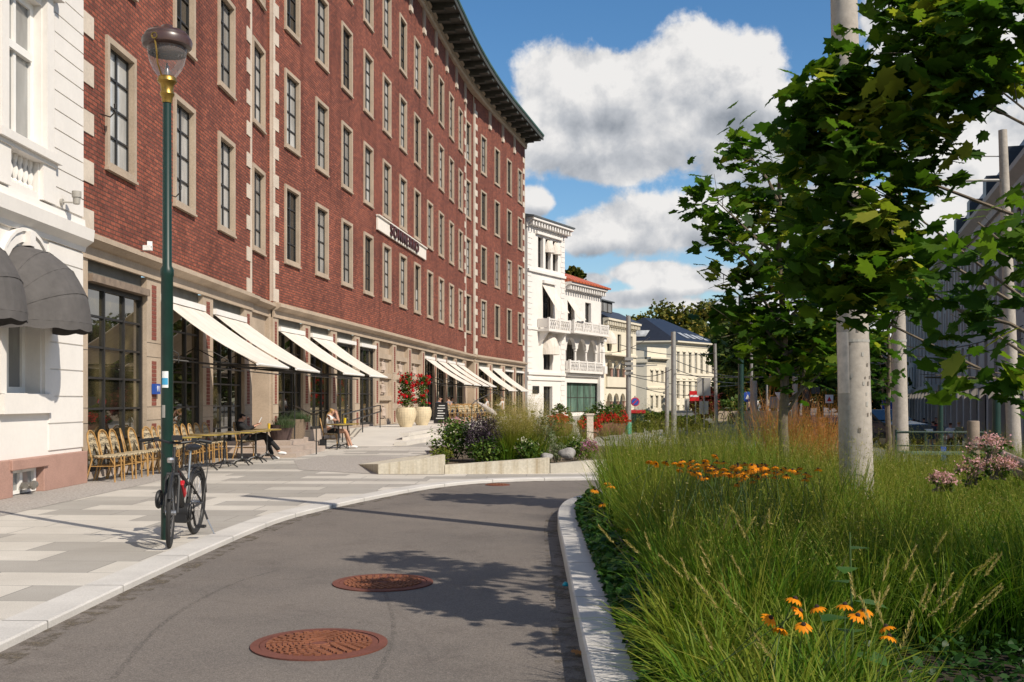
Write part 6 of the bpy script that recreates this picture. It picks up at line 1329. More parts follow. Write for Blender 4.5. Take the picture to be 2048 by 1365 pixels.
b = MB(); b.tube([(-.33, yF + .36, 1.03), (-.20, yF + .30, 1.05), (-.05, yF + .21, 1.02), (.05, yF + .21, 1.02), (.20, yF + .30, 1.04), (.33, yF + .36, 1.02)], .013, 8)
for s in (-1, 1): b.tube([(s * .22, yF + .31, 1.045), (s * .345, yF + .37, 1.025)], .018, 8); b.tube([(s * .19, yF + .29, 1.03), (s * .30, yF + .24, 1.0)], .007, 5); b.box((s * .18, yF + .28, 1.05), (.05, .04, .04))
b.tube([(-.2, yF + .28, 1.02), (-.12, yF + .1, .93), (-.02, yF + .1, .8), (.03, yF + .16, .7)], .004, 5); b.tube([(.2, yF + .28, 1.02), (.1, yF + .08, .95), (.03, yF + .12, .8)], .004, 5); b.box((.02, yF + .20, 1.07), (.10, .07, .05)); steer(b).build("handlebar", BLACKP, bk, smooth=True)
b = MB(); b.lathe([(.01, 0), (.032, .0), (.038, .03), (.03, .05), (.005, .055)], (0, yF + .06, .83), 12); b.build("headlight", STEEL, bk)
b = MB(); b.tube([st_, (0, .245, .93)], .014, 8); b.build("seat_post", STEEL, bk)
b = MB(); pr = [(-.14, .02, .02), (-.08, .035, .03), (0, .05, .035), (.08, .085, .04), (.12, .08, .035)]; vs = []; n = 10
for y, wx, hz in pr: vs += [(wx * math.cos(6.283 * j / n), .24 + y, .95 + hz * math.sin(6.283 * j / n)) for j in range(n)]
b.add(vs, [(i * n + j, i * n + (j + 1) % n, (i + 1) * n + (j + 1) % n, (i + 1) * n + j) for i in range(4) for j in range(n)] + [tuple(range(n)), tuple(4 * n + j for j in range(n))]); b.build("saddle", BLACKP, bk, smooth=True)
b = MB(); d = (bb - hd_).normalized(); c0 = hd_ + d * .26 + Vector((0, .05, .02)); c1 = hd_ + d * .44 + Vector((0, .05, .02)); b.bar(c0, c1, .085, .075); bt_ = b.build("battery", REDP, bk, bevel=.012); b = MB(); b.bar(c0.lerp(c1, .15), c0.lerp(c1, .45), .089, .04); b.build("battery_label", BLACKP, bt_)
b = MB(); b.tube([(-.075, .03, .30), (.075, .03, .30)], .085, 16); b.box((0, .05, .25), (.12, .2, .13)); b.build("motor", BLACKP, bk, smooth=True, bevel=.01)
b = MB(); b.torus((.09, .03, .30), .085, .008, 'x', 24, 5); b.lathe([(.02, -.01), (.08, 0), (.02, .01)], (0, 0, 0), 3); b.v = b.v[:-9]; b.f = [f for f in b.f if max(f) < len(b.v)]; b.m = b.m[:len(b.f)]; b.uv = b.uv[:len(b.f)]; b.build("chainring", DKMETAL, bk)
for s, e in ((1, (.115, .10, .14)), (-1, (-.115, -.04, .46))):
    b = MB(); b.bar((s * .1, .03, .30), e, .02, .012); b.box((e[0] + s * .055, e[1], e[2]), (.095, .09, .025)); b.build("pedal", BLACKP, bk)
b = MB()
for x in (-.07, -.025, .025, .07): b.tube([(x, .27, .745), (x, .78, .74)], .006, 5)
for y in (.27, .45, .62, .78): b.tube([(-.07, y, .742), (.07, y, .742)], .006, 5)
for s in (-1, 1): b.tube([(s * .07, .42, .74), (s * .07, yR, WR)], .006, 5); b.tube([(s * .07, .72, .74), (s * .07, yR + .02, WR)], .006, 5)
b.build("luggage_rack", BLACKP, bk); b = MB(); b.tube([(.06, yR + .02, .32), (.13, yR + .0, .16)], .011, 6); b.tube([(.13, yR, .16), (.215, yR - .02, .005)], .007, 6, 1); b.box((.22, yR - .02, .006), (.05, .02, .012), 0); b.build("kickstand", [BLACKP, STEEL], bk)
b = MB(); b.box((-.005, .50, .45), (.03, .05, .035)); b.torus((-.09, -.5, .47), .075, .02, 'x', 18, 6); b.build("lock", BLACKP, bk, smooth=True)

# ------------------------------------------------------------------ bistro chairs and tables
def mat_weave():
    m, nt, b = material("woven_rattan"); v = tex_pos(nt, (1, 1, 1), 'obj'); ck = nt.nodes.new('ShaderNodeTexVoronoi'); ck.inputs['Scale'].default_value = 34; ck.inputs['Randomness'].default_value = .25; nt.links.new(v, ck.inputs['Vector'])
    nt.links.new(ramp(nt, ck.outputs['Distance'], [(.40, (.015, .013, .010)), (.52, (.46, .37, .23))]), b.inputs['Base Color']); b.inputs['Roughness'].default_value = .55; return m
WEAVE = mat_weave()
def chair(label, group):
    o = empty("bistro_chair", (0, 0, 0), 0, label, "chair", group)      # faces local +x
    arch = [(-.20 - .10 * t, .20 * s, z) for (s, z, t) in ((-1, .44, 0), (-1.05, .60, .3), (-1.0, .74, .62), (-.72, .85, .86), (-.3, .895, .97), (0, .90, 1), (.3, .895, .97), (.72, .85, .86), (1.0, .74, .62), (1.05, .60, .3), (1, .44, 0))]
    b = MB(); b.tube(arch, .0145, 8); b.tube([(p[0], p[1] * .86, .44 + (p[2] - .44) * .92) for p in arch], .009, 6); b.build("back_frame", RATTAN, o, smooth=True)
    b = MB(); cx = arch[:]; vs = [(p[0] - .004, p[1] * .84, .46 + (p[2] - .46) * .9) for p in cx]; c = (-.245, 0, .66); k = len(vs); v2 = [(x + .012, y, z) for x, y, z in vs]
    b.add(vs + [c] + v2 + [(c[0] + .012, 0, c[2])], [(i, i + 1, k) for i in range(k - 1)] + [(k + 1 + i + 1, k + 1 + i, 2 * k + 1) for i in range(k - 1)]); b.build("backrest", WEAVE, o)
    b = MB(); n = 20; prof = [(.20, .425), (.225, .435), (.225, .455), (.19, .465), (.01, .462)]
    vs = []; 
    for r, z in prof: vs += [(max(-.2, min(.23, r * 1.1 * math.cos(6.283 * j / n))), r * math.sin(6.283 * j / n), z) for j in range(n)]
    b.add(vs, [(i * n + j, i * n + (j + 1) % n, (i + 1) * n + (j + 1) % n, (i + 1) * n + j) for i in range(4) for j in range(n)]); b.build("seat", WEAVE, o, smooth=True)
    for s in (-1, 1):
        b = MB(); b.tube([(.19, s * .16, .44), (.205, s * .175, 0)], .0145, 7); b.tube([(.197, s * .165, .30), (.12, s * .17, .425)], .008, 5); b.build("leg", RATTAN, o, smooth=True)
        b = MB(); b.tube([(-.20, s * .19, .46), (-.19, s * .18, .40), (-.30, s * .19, 0)], .0145, 7); b.build("leg", RATTAN, o, smooth=True)
    b = MB(); b.torus((0, 0, .425), .195, .011, 'z', 20, 6)
    for s in (-1, 1): b.tube([(.2, s * .168, .28), (-.22, s * .185, .28)], .008, 5)
    b.tube([(.2, -.168, .28), (.2, .168, .28)], .008, 5); b.build("seat_frame", RATTAN, o, smooth=True); return o
CG = "rattan bistro chairs along the shop windows"; proto = None
cpos = [(-7.16, 18.55, .02), (-7.13, 18.98, -.06), (-7.10, 19.40, .05), (-7.12, 19.92, .30), (-7.10, 20.35, .0)] + [(-7.06 + rnd.uniform(-.03, .03), 21.0 + .50 * k + rnd.uniform(-.05, .05), rnd.uniform(-.12, .12)) for k in range(9)]
for i, (x, y, rz) in enumerate(cpos):
    lb = "black and cream rattan bistro chair, %s from the white house in the row" % ORD[i]
    if proto is None: proto = chair(lb, CG); c = proto
    else: c = copy_tree(proto); c['label'] = lb
    c.location = (x, y, .004); c.rotation_euler = (0, 0, rz)
BRASSTOP = plain("brass_table_edge", (.50, .36, .10), .3, .1, 6, metal=.7, kind='obj'); TOPM = plain("table_top", (.36, .29, .18), .25, .15, 3, kind='obj')
def table(label, group):
    o = empty("bistro_table", (0, 0, 0), 0, label, "table", group); b = MB(); b.lathe([(.005, .715), (.33, .715), (.33, .742), (.005, .7425)], (0, 0, 0), 28, cap=False); tp = b.build("tabletop", TOPM, o); b = MB(); b.lathe([(.331, .712), (.342, .716), (.342, .742), (.331, .746)], (0, 0, 0), 28, cap=False); b.build("brass_rim", BRASSTOP, tp, smooth=True)
    b = MB(); b.tube([(0, 0, .10), (0, 0, .714)], .022, 8); b.lathe([(.05, .08), (.04, .16), (.022, .2)], (0, 0, 0), 8); b.box((0, 0, .70), (.3, .05, .018)); b.build("column", DKMETAL, o)
    for k in range(4): a = k * 1.5708 + .6; f = MB(); f.tube([(0, 0, .14), (.16 * math.cos(a), .16 * math.sin(a), .10), (.27 * math.cos(a), .27 * math.sin(a), .025), (.29 * math.cos(a), .29 * math.sin(a), .012)], [.022, .018, .014, .018], 6); f.build("foot", DKMETAL, o, smooth=True)
    return o
TG = "round brass edged cafe tables along the shop windows"; tproto = None
tpos = [(-6.35, 20.3), (-6.3, 21.65), (-6.15, 22.45), (-6.0, 23.3), (-5.93, 24.3), (-5.95, 25.5)]
tl = ["round cafe table nearest the lamp post, half behind it"] + ["round brass edged cafe table, %s from the white house" % ORD[i] for i in range(1, 5)] + ["round brass edged cafe table in front of the seated man in black"]
for (x, y), lb in zip(tpos, tl):
    if tproto is None: tproto = table(lb, TG); c = tproto
    else: c = copy_tree(tproto); c['label'] = lb
    c.location = (x, y, .0); c.rotation_euler = (0, 0, rnd.random())
wt = []
for (x, y), lb in (((-5.08, 30.75), "cafe table by the blonde woman, the nearer one of two"), ((-4.92, 31.45), "cafe table by the blonde woman, the one toward the ramp")): c = copy_tree(tproto); c['label'] = lb; c['group'] = "tables by the entrance steps"; c.location = (x, y, 0); wt.append(c)
wc = copy_tree(proto); wc['label'] = "rattan bistro chair under the blonde woman in front of the steps"; wc['group'] = "chairs by the entrance steps"; wc.location = (-5.40, 31.2, 0); wc.rotation_euler = (0, 0, .15)
mc = copy_tree(proto); mc['label'] = "rattan bistro chair the man in black sits on"; mc['group'] = CG; mc.location = (-6.52, 25.75, 0); mc.rotation_euler = (0, 0, .1)
def glass(x, y, z, r, h, c, label, cat="glass"):
    b = MB(); b.lathe([(r * .8, 0), (r, h), (r * .9, h), (r * .7, h * .1)], (x, y, z), 12); tag(b.build("drinking_glass", plain("drink", c, .15, .05)), label, cat)
glass(-5.93, 25.62, .745, .038, .13, (.55, .36, .03), "tall amber drink on the table of the man in black"); glass(-5.0, 31.4, .745, .045, .16, (.62, .45, .02), "yellow drink on the tables by the blonde woman")
glass(-5.14, 30.9, .745, .04, .10, (.03, .03, .03), "dark cup on the tables by the blonde woman", "cup")
# terrace furniture farther back
k = 0
for Y in (51.5, 53.0, 54.6, 56.2, 57.8, 59.4, 61.0, 62.6):
    for d, rz in ((1.75, 2.2 + rnd.uniform(-.4, .4)), (2.75, -.6 + rnd.uniform(-.4, .4))):
        if k >= 14: break
        c = copy_tree(proto); c.location = (fl(Y, d), Y + (.3 if d > 2 else 0), .334); c.rotation_euler = (0, 0, rz); c['label'] = "rattan terrace chair beyond the chalkboard, %s of fourteen going away" % ORD[k]; c['group'] = "terrace chairs behind the shrubs"; k += 1
for i, Y in enumerate((52.2, 55.2, 58.2, 61.4)): c = copy_tree(tproto); c.location = (fl(Y, 2.25), Y, .334); c['label'] = "small terrace table beyond the chalkboard, %s of four going away" % ORD[i]; c['group'] = "terrace tables behind the shrubs"
# chalkboard, folded parasol, handrails
ck = empty("chalkboard", (fl(48.9, 2.1), 48.9, .334), -.25, "black A shaped chalkboard with white writing on the terrace", "sign board")
for s in (-1, 1):
    b = MB(); m_ = Matrix.Rotation(s * .2, 4, 'X'); b.box((0, s * .18, .48), (.62, .03, .98), 0, 0, m_); bo = b.build("board", BLACKP, ck)
b = MB(); m_ = Matrix.Rotation(-.2, 4, 'X')
for r_i, wds in enumerate((.3, .38, .25, .36, .3, .4)): b.box((rnd.uniform(-.06, .06), -.198, .82 - r_i * .12), (wds, .004, .035), 0, 0, m_)
b.build("writing", SIGNWHITE, ck)
pz = empty("folded_parasol", (fl(57.0, 3.1), 57.0, .334), 0, "folded pale parasol lying slanted over the terrace", "parasol"); b = MB(); b.tube([(-.6, 0, 1.0), (-.2, 0, .75), (.2, 0, .45), (.5, 0, .22)], [.03, .13, .16, .08], 10); b.build("canopy", plain("grey_canvas", (.42, .38, .36), .8, .1), pz, smooth=True); b = MB(); b.tube([(-.8, 0, 1.14), (.7, 0, .08)], .02, 6); b.build("pole", DKMETAL, pz)
def rail(name, label, pts, posts, r=.02):
    o = empty(name, (0, 0, 0), 0, label, "handrail"); b = MB(); b.tube(pts, r, 6); b.build("rail", DKMETAL, o)
    for a, c in posts: b = MB(); b.tube([a, c], r * .9, 6); b.build("post", DKMETAL, o)
rail("handrail", "black handrail going down the entrance steps by the blonde woman", [(-6.35, 30.6, 1.28), (-6.05, 29.5, 1.26), (-5.45, 28.3, 1.08), (-5.1, 27.6, 1.06)], [((-6.19, 29.9, .33), (-6.19, 29.9, 2.26)), ((-5.2, 27.9, 0.0), (-5.2, 27.9, 1.06))])
rail("handrail", "black double handrail along the shop windows beside the ramp", [(-5.75, 35.6, .95), (-5.3, 41.6, 1.22), (-5.3, 42.3, 1.22), (-5.3, 42.3, .98), (-5.75, 35.6, .65)], [((-5.78, 35.8, 0), (-5.78, 35.8, .95)), ((-5.52, 38.8, 0.1), (-5.52, 38.8, 1.08)), ((-5.3, 42.2, .3), (-5.3, 42.2, 1.22))], .025)
rail("handrail", "thin black handrail beside the chalkboard on the terrace steps", [(fl(46.6, 3.9), 46.6, 1.25), (fl(50, 3.6), 50, 1.45), (fl(58, 3.3), 58, 1.9), (fl(62, 4.4), 62, .9)], [((fl(46.6, 3.9), 46.6, .1), (fl(46.6, 3.9), 46.6, 1.25)), ((fl(50, 3.6), 50, .3), (fl(50, 3.6), 50, 1.45)), ((fl(62, 4.4), 62, .1), (fl(62, 4.4), 62, .9))])
A_ = P(1162, 862, 25); B_ = P(1192, 866, 26); C_ = P(1208, 880, 24.5); D_ = P(1218, 880, 23.5)
rail("handrail", "thin black handrail before the bowl planters", [A_, B_, C_, D_], [((A_.x, A_.y, 0), A_), ((D_.x - .08, D_.y, 0), (D_.x - .08, D_.y, D_.z))], .018)
b = MB(); p = P(1180, 860, 36); b.box((p.x, 36, .45), (.22, .22, .95)); b.box((p.x, 36, .95), (.28, .28, .06)); tag(b.build("stone_post", QUOIN), "short white stone post between the bowl planters", "post")

# ------------------------------------------------------------------ masts, poles, wires
def mast(name, label, base, top, r0, r1, m, group=None, extra=None, n=18, cat="mast"):
    o = empty(name, tuple(base), 0, label, cat, group); b = MB(); d = Vector(top) - Vector(base); b.tube([(0, 0, 0), tuple(d * .5), tuple(d)], [r0, (r0 + r1) / 2, r1], n); b.build("shaft", m, o, smooth=True)
    if extra: extra(o, d)
    return o
def big_extra(o, d):
    b = MB()
    for z, rr in ((1.94, .1475), (2.42, .144)): b.lathe([(rr, -.012), (rr, .012)], (d.x * z / d.z, d.y * z / d.z, z), 20, cap=False)
    b.build("strap", SIGNGREY, o); b = MB(); n = 14                      # a paper notice wrapped round the shaft
    for i in range(n):
        a0, a1 = 3.25 + .9 * i / n, 3.25 + .9 * (i + 1) / n
        for r in (.1515,): b.quad(*[(d.x * z / d.z + r * math.cos(a), r * math.sin(a), z) for a, z in ((a0, 1.46), (a1, 1.46), (a1, 2.02), (a0, 2.02))])
    b.build("notice", plain("faded_paper", (.58, .50, .43), .8, .25, 9), o)
    b = MB()
    for _ in range(26):
        a = rnd.uniform(3.4, 6.0); z = rnd.uniform(1.1, 2.6); s = rnd.uniform(.006, .02); r = .1530 - .0075 * (z - 1.2); b.quad(*[(d.x * z / d.z + r * math.cos(a + u * s * 4), r * math.sin(a + u * s * 4), z + v * s) for u, v in ((-1, -1), (1, -1.2), (1.2, 1), (-.8, 1))], rnd.choice([0, 0, 1]))
    b.build("paper_scraps", [plain("glue_marks", (.16, .135, .11), .9, .3), SIGNGREY], o)
mast("concrete_mast", "thick pale concrete mast rising from the grass, nearest of the masts", (3.20, 9.7, .05), (2.98, 9.7, 8.4), .158, .095, MAST, "concrete tram masts", big_extra, 28)
mast("concrete_mast", "concrete mast behind the maple with a light band round its middle", (9.2, 24.8, -.6), (9.05, 24.8, 7.6), .19, .13, MAST, "concrete tram masts", lambda o, d: (lambda b: (b.lathe([(.175, -.03), (.175, .03)], (d.x * .42, 0, d.z * .42), 18, cap=False), b.build("strap", SIGNGREY, o)))(MB()))
def arm_x(o, d):
    b = MB(); t = d * .86; b.tube([t, t + Vector((-2.0, 0, -.02))], .03, 6); b.tube([t + Vector((0, 0, .5)), t + Vector((-.5, 0, .5))], .012, 4); b.build("bracket_arm", POLE, o)
mast("concrete_mast", "concrete mast with a side arm at the far right behind the leaves", (10.55, 22.0, -.4), (10.28, 22.0, 7.1), .155, .085, MAST, "concrete tram masts", arm_x)
def pole(px, y0, y1, Y, r, m, label, name="pole", px1=None, group="slim poles along the street", extra=None):
    a = P(px, y1, Y); t = P(px1 or px, y0, Y); zb = min(a.z, gz(a.x, Y) + .01 if Y > 17 else .06); return mast(name, label, (a.x, Y, zb), (t.x, Y, t.z), r, r * .8, m, group, extra, 10, "pole")
def catenary_gear(o, d):
    b = MB(); z = d.z * .58; b.tube([(0, 0, z), (-.35, 0, z + .1), (-.6, 0, z - .1), (-.62, 0, z - .4)], .03, 6); b.tube([(0, 0, z), (1.2, 0, z + .05)], .025, 6)
    for k in range(4): b.box((0, -.08, z - .3 + k * .2), (.34, .2, .12))
    b.build("line_fittings", POLE, o)
pole(1257, 632, 872, 44, .12, POLE, "grey tram pole with line fittings and a green foot, beside the bowl planters", "tram_pole", extra=lambda o, d: (catenary_gear(o, d), (lambda b: (b.lathe([(.13, 0), (.13, .55)], (0, 0, 0), 12, cap=False), b.build("green_foot", plain("mint_paint", (.10, .36, .25), .5), o)))(MB())))
pole(1334, 735, 865, 40, .085, POLE, "short grey pole left of the taller pole before the slate roofed house", "tram_pole"); pole(1348, 664, 872, 38, .105, POLE, "tall grey pole in front of the slate roofed house's corner", "tram_pole", 1347)
pole(1433, 688, 850, 50, .09, POLE, "leaning slim pole at the right end of the slate roofed house", "tram_pole", 1430); pole(1482, 590, 880, 30, .09, GREENPOST, "dark green pole left of the young maple trunk", "lamp_pole"); pole(1503, 600, 835, 60, .09, POLE, "pale thin pole between the green pole and the young maple", "tram_pole")
pole(1508, 762, 838, 58, .21, MAST, "short thick concrete mast just left of the young maple trunk", "concrete_mast", group="concrete tram masts"); pole(1590, 750, 838, 44, .135, MAST, "concrete mast just right of the young maple trunk", "concrete_mast", group="concrete tram masts")
pole(1881, 770, 912, 17.5, .05, GREENPOST, "green signal post with a blue sticker behind the bench", "signal_post", extra=lambda o, d: (lambda b: (b.box((.03, -.045, .62), (.09, .01, .26)), b.build("sticker", SIGNBLUE, o)))(MB())); pole(1993, 800, 905, 19, .085, GREENPOST, "green post at the right edge under the leaves", "signal_post"); pole(1534, 770, 815, 110, .12, POLE, "far thin lamp pole among the park trees")
sl_ = pole(1784, 735, 860, 70, .10, POLE, "curved street light beyond the thick mast", "street_light", extra=lambda o, d: (lambda b: (b.tube([(0, 0, d.z - .1), (-.2, 0, d.z + .5), (-.9, 0, d.z + 1.0), (-1.2, 0, d.z + 1.05)], .06, 6), b.box((-1.5, 0, d.z + .3), (1.5, .1, .07)), b.build("arm", POLE, o)))(MB()))
def wire(a, c, label, sag=.25, r=.014):
    a, c = Vector(a), Vector(c); pts = [a.lerp(c, t) - Vector((0, 0, sag * 4 * t * (1 - t))) for t in [i / 10 for i in range(11)]]; b = MB(); b.tube(pts, r, 4); tag(b.build("overhead_wire", DKMETAL), label, "cable", "tram wires across the street")
wires = [((1257, 745, 44), (1350, 735, 38), "tram wire from the grey tram pole to the tall grey pole, upper"), ((1257, 752, 44), (1480, 770, 60), "tram wire from the grey tram pole toward the green pole"), ((1200, 705, 60), (1300, 675, 44), "thin wire slanting across the cream house"), ((1348, 720, 38), (1503, 752, 60), "tram wire right of the tall grey pole, upper"), ((1348, 738, 38), (1503, 764, 60), "tram wire right of the tall grey pole, lower"), ((1348, 748, 38), (1800, 722, 24.8), "long tram wire from the tall grey pole to the banded mast"), ((1433, 706, 50), (1240, 690, 44), "wire across the front of the slate roofed house"), ((1257, 768, 44), (1433, 788, 50), "lowest wire before the slate roofed house"), ((1800, 690, 24.8), (2048, 650, 20), "wire in front of the grey street building, upper"), ((1800, 705, 24.8), (2048, 676, 20), "wire in front of the grey street building, lower"), ((1503, 625, 60), (1700, 540, 30), "wire crossing the sky behind the young maple")]
for a, c, lb in wires: wire(P(*a), P(*c), lb)

# ------------------------------------------------------------------ signs
def sign_post(px, ptop, pbot, Y, label, build, r=.03):
    a = P(px, ptop, Y); z0 = gz(a.x, Y); o = empty("road_sign", (a.x, Y, z0), 0, label, "road sign"); b = MB(); b.tube([(0, 0, 0), (0, 0, a.z - z0)], r, 8); b.build("post", POLE, o); build(o, a.z - z0); return o
def disc(o, z, r, m, name="plate", y=-.05, n=24):
    b = MB(); m_ = Matrix.Translation((0, y, z)) @ Matrix.Rotation(R(90), 4, 'X'); vs = []; pr = [(r, -.012), (r, .012)]
    for rr, h in pr: vs += [tuple(m_ @ Vector((rr * math.cos(6.2832 * j / n), rr * math.sin(6.2832 * j / n), h))) for j in range(n)]
    b.add(vs, [(j, (j + 1) % n, n + (j + 1) % n, n + j) for j in range(n)] + [tuple(range(n)), tuple(range(2 * n - 1, n - 1, -1))]); return b.build(name, m, o)
def no_parking(o, h):
    pl_ = disc(o, h - .3, .22, SIGNRED); disc(pl_, h - .3, .175, SIGNBLUE, "blue_field", -.066); b = MB(); m_ = Matrix.Translation((0, -.082, h - .3)) @ Matrix.Rotation(R(-45), 4, 'Y'); b.box((0, 0, 0), (.36, .006, .05), 0, 0, m_); b.build("red_bar", SIGNRED, pl_)
sign_post(1270, 792, 860, 52, "round blue no parking sign with red rim beside the grey tram pole", no_parking)
def no_entry(o, h):
    b = MB(); b.box((-.06, -.05, h - .25), (.42, .03, .44)); pl_ = b.build("plate", SIGNRED, o, bevel=.004); b = MB(); b.box((-.06, -.07, h - .25), (.36, .008, .085)); b.build("white_bar", SIGNWHITE, pl_)
sign_post(1391, 781, 862, 46, "square red no entry sign with white bar before the slate roofed house", no_entry)
def backs(o, h): b = MB(); b.box((0, .04, h - .38), (.56, .03, .74)); b.build("plate", SIGNGREY, o); b = MB(); b.box((0, .04, h - 1.25), (.38, .03, .54)); b.build("plate", SIGNGREY, o)
sign_post(1408, 756, 862, 44, "two grey sign backs on one post right of the red no entry sign", backs)
sign_post(1374, 800, 862, 44, "narrow grey sign back left of the red no entry sign", lambda o, h: (lambda b: (b.box((0, .04, h - .2), (.2, .03, .5)), b.build("plate", SIGNGREY, o)))(MB()))
def p_sign(o, h):
    b = MB(); b.box((0, -.05, h - .42), (.8, .03, .8)); pl_ = b.build("plate", SIGNBLUE, o); t = link("letter", text_mesh("P", .62, .006, SIGNWHITE), pl_); t.location = (0, -.075, h - .42); t.rotation_euler = (R(90), 0, 0)
sign_post(1777, 792, 850, 62, "blue square parking sign with white P, left of two", p_sign); sign_post(1799, 790, 850, 58, "blue square parking sign with white P, right of two", p_sign)
def ped(o, h):
    disc(o, h - .35, .36, SIGNBLUE); b = MB(); b.add([(-.15, -.07, h - .5), (.15, -.07, h - .5), (0, -.07, h - .18)], [(0, 1, 2)]); b.build("symbol", SIGNWHITE, o)
sign_post(1495, 784, 840, 72, "round blue sign with white symbol left of the thick short mast", ped)
def yield_(o, h):
    b = MB(); b.add([(-.42, -.05, h), (.42, -.05, h), (0, -.05, h - .72), (-.42, -.03, h), (.42, -.03, h), (0, -.03, h - .72)], [(0, 1, 2), (5, 4, 3), (0, 3, 4, 1), (1, 4, 5, 2), (2, 5, 3, 0)]); b.build("plate", SIGNWHITE, o); disc(o, h - 1.05, .3, SIGNGREY)
sign_post(1560, 785, 840, 80, "white triangular sign above a round sign right of the young maple trunk", yield_); sign_post(1550, 794, 840, 84, "small grey square sign back left of the triangular sign", lambda o, h: (lambda b: (b.box((0, .04, h - .45), (.9, .03, .9)), b.build("plate", SIGNGREY, o)))(MB()))
def warn(o, h):
    b = MB(); b.box((0, -.05, h - .3), (.58, .03, .6)); b.build("plate", SIGNWHITE, o); b = MB(); b.add([(-.18, -.07, h - .48), (.18, -.07, h - .48), (0, -.07, h - .12)], [(0, 1, 2)]); b.build("symbol", SIGNRED, o)
sign_post(1658, 790, 840, 76, "white square sign with red symbol just left of the thick mast", warn)
# signal column
o = empty("advertising_column", (P(1613, 800, 42).x, 42, gz(11.8, 42)), 0, "dark column with two flags of black boxes right of the young maple", "column"); b = MB(); b.lathe([(.16, 0), (.16, 2.1), (.05, 2.15)], (0, 0, 0), 14); b.build("column", BLACKP, o); b = MB(); b.box((.32, 0, 1.9), (.34, .3, .28)); b.box((.32, 0, 1.3), (.3, .3, .24)); b.build("boxes", BLACKP, o)
# bin
o = empty("litter_bin", (P(1258, 850, 47).x + .1, 47, 0), 0, "dark bin with red lid behind the grey tram pole", "bin"); b = MB(); b.box((0, 0, .42), (1.1, .6, .84)); b.build("body", GREENPOST, o, bevel=.02); b = MB(); b.box((0, 0, .92), (1.2, .68, .15)); b.build("lid", REDP, o, bevel=.02)
# wooden post, rail and bench at the right
o = empty("wooden_post", (6.15, 14.0, 0), 0, "weathered round wooden post among the pink flowers", "post"); b = MB(); b.lathe([(.085, 0), (.082, .7), (.078, 1.16), (.07, 1.17)], (0, 0, 0), 14); b.build("post", WOOD, o, smooth=True); b = MB(); b.torus((0, 0, .82), .09, .02, 'z', 18, 6); b.torus((0, 0, .86), .09, .02, 'z', 18, 6); b.build("rope", plain("old_rope", (.17, .15, .12), .9, .3, 30), o)
b = MB(); b.tube([P(1965, 892, 12.5), P(2075, 942, 9.8)], .05, 10); b.tube([P(1975, 925, 12.0), P(2080, 965, 9.8)], .045, 10); tag(b.build("wooden_rail", WOOD), "grey wooden rails sloping down to the right edge by the pink flowers", "rail")
bn = empty("park_bench", (P(1905, 905, 16.5).x, 16.8, 0), -.12, "green slatted bench with thin iron frame behind the grass at the right", "bench"); b = MB()
TEALW = plain("teal_bench_wood", (.09, .15, .135), .6, .2, 4, kind='obj')
for k in range(4): b.box((0, -.2 + k * .12, .60), (1.35, .10, .035))
b.build("seat", TEALW, bn); b = MB(); b.tube([(-.68, .3, .92), (.68, .3, .92)], .022, 6); b.tube([(-.68, .3, .70), (.68, .3, .70)], .012, 6)
for x in (-.68, -.22, .25, .68): b.tube([(x, .3, .55), (x, .3, .96)], .018, 6)
b.build("backrest", GREENPOST, bn)
for x in (-.6, .6): b = MB(); b.tube([(x, -.2, .58), (x, -.22, .0)], .022, 6); b.tube([(x, .25, .58), (x, .3, .0)], .022, 6); b.build("leg", GREENPOST, bn)
# wall fittings on the brick building
for i, (t, z) in enumerate(((1.3, 6.8), (4.9, 6.0))):
    b = MB(); p = SA.at(t, .03, z); b.tube([p, p + SA.n * .18 + Vector((0, 0, -.06)), p + SA.n * .28 + Vector((0, 0, .04)), p + SA.n * .28 + Vector((0, 0, .12))], .014, 6); b.lathe([(.03, 0), (.035, .08), (.01, .1)], p + SA.n * .28 + Vector((0, 0, .1)), 8); tag(b.build("wall_hook", DKMETAL), "small curved iron wall hook, %s" % ("nearest the white house" if i == 0 else "under the second window column"), "hook", "iron hooks on the brick wall")
b = MB(); p = SA.at(3.1, .25, 4.5); b.box((p.x, p.y, p.z + .05), (.16, .12, .1)); b.box((p.x + .04, p.y, p.z + .13), (.1, .1, .1), .4); tag(b.build("ledge_light", SIGNWHITE), "small white light on the stone ledge of the brick building", "lamp")
b = MB(); p = SA.at(SA.t(22.46), .06, 1.68); b.box(p, (.3, .08, .22), SA.rz); tag(b.build("house_number", [SIGNBLUE]), "small blue number plate on the pillar by the first shop window", "sign"); hn = bpy.data.objects["house_number"]
t = link("digits", text_mesh("11", .17, .004, SIGNWHITE), hn); t.location = SA.at(SA.t(22.46), .105, 1.68); t.rotation_euler = (R(90), 0, SA.rz + math.pi)
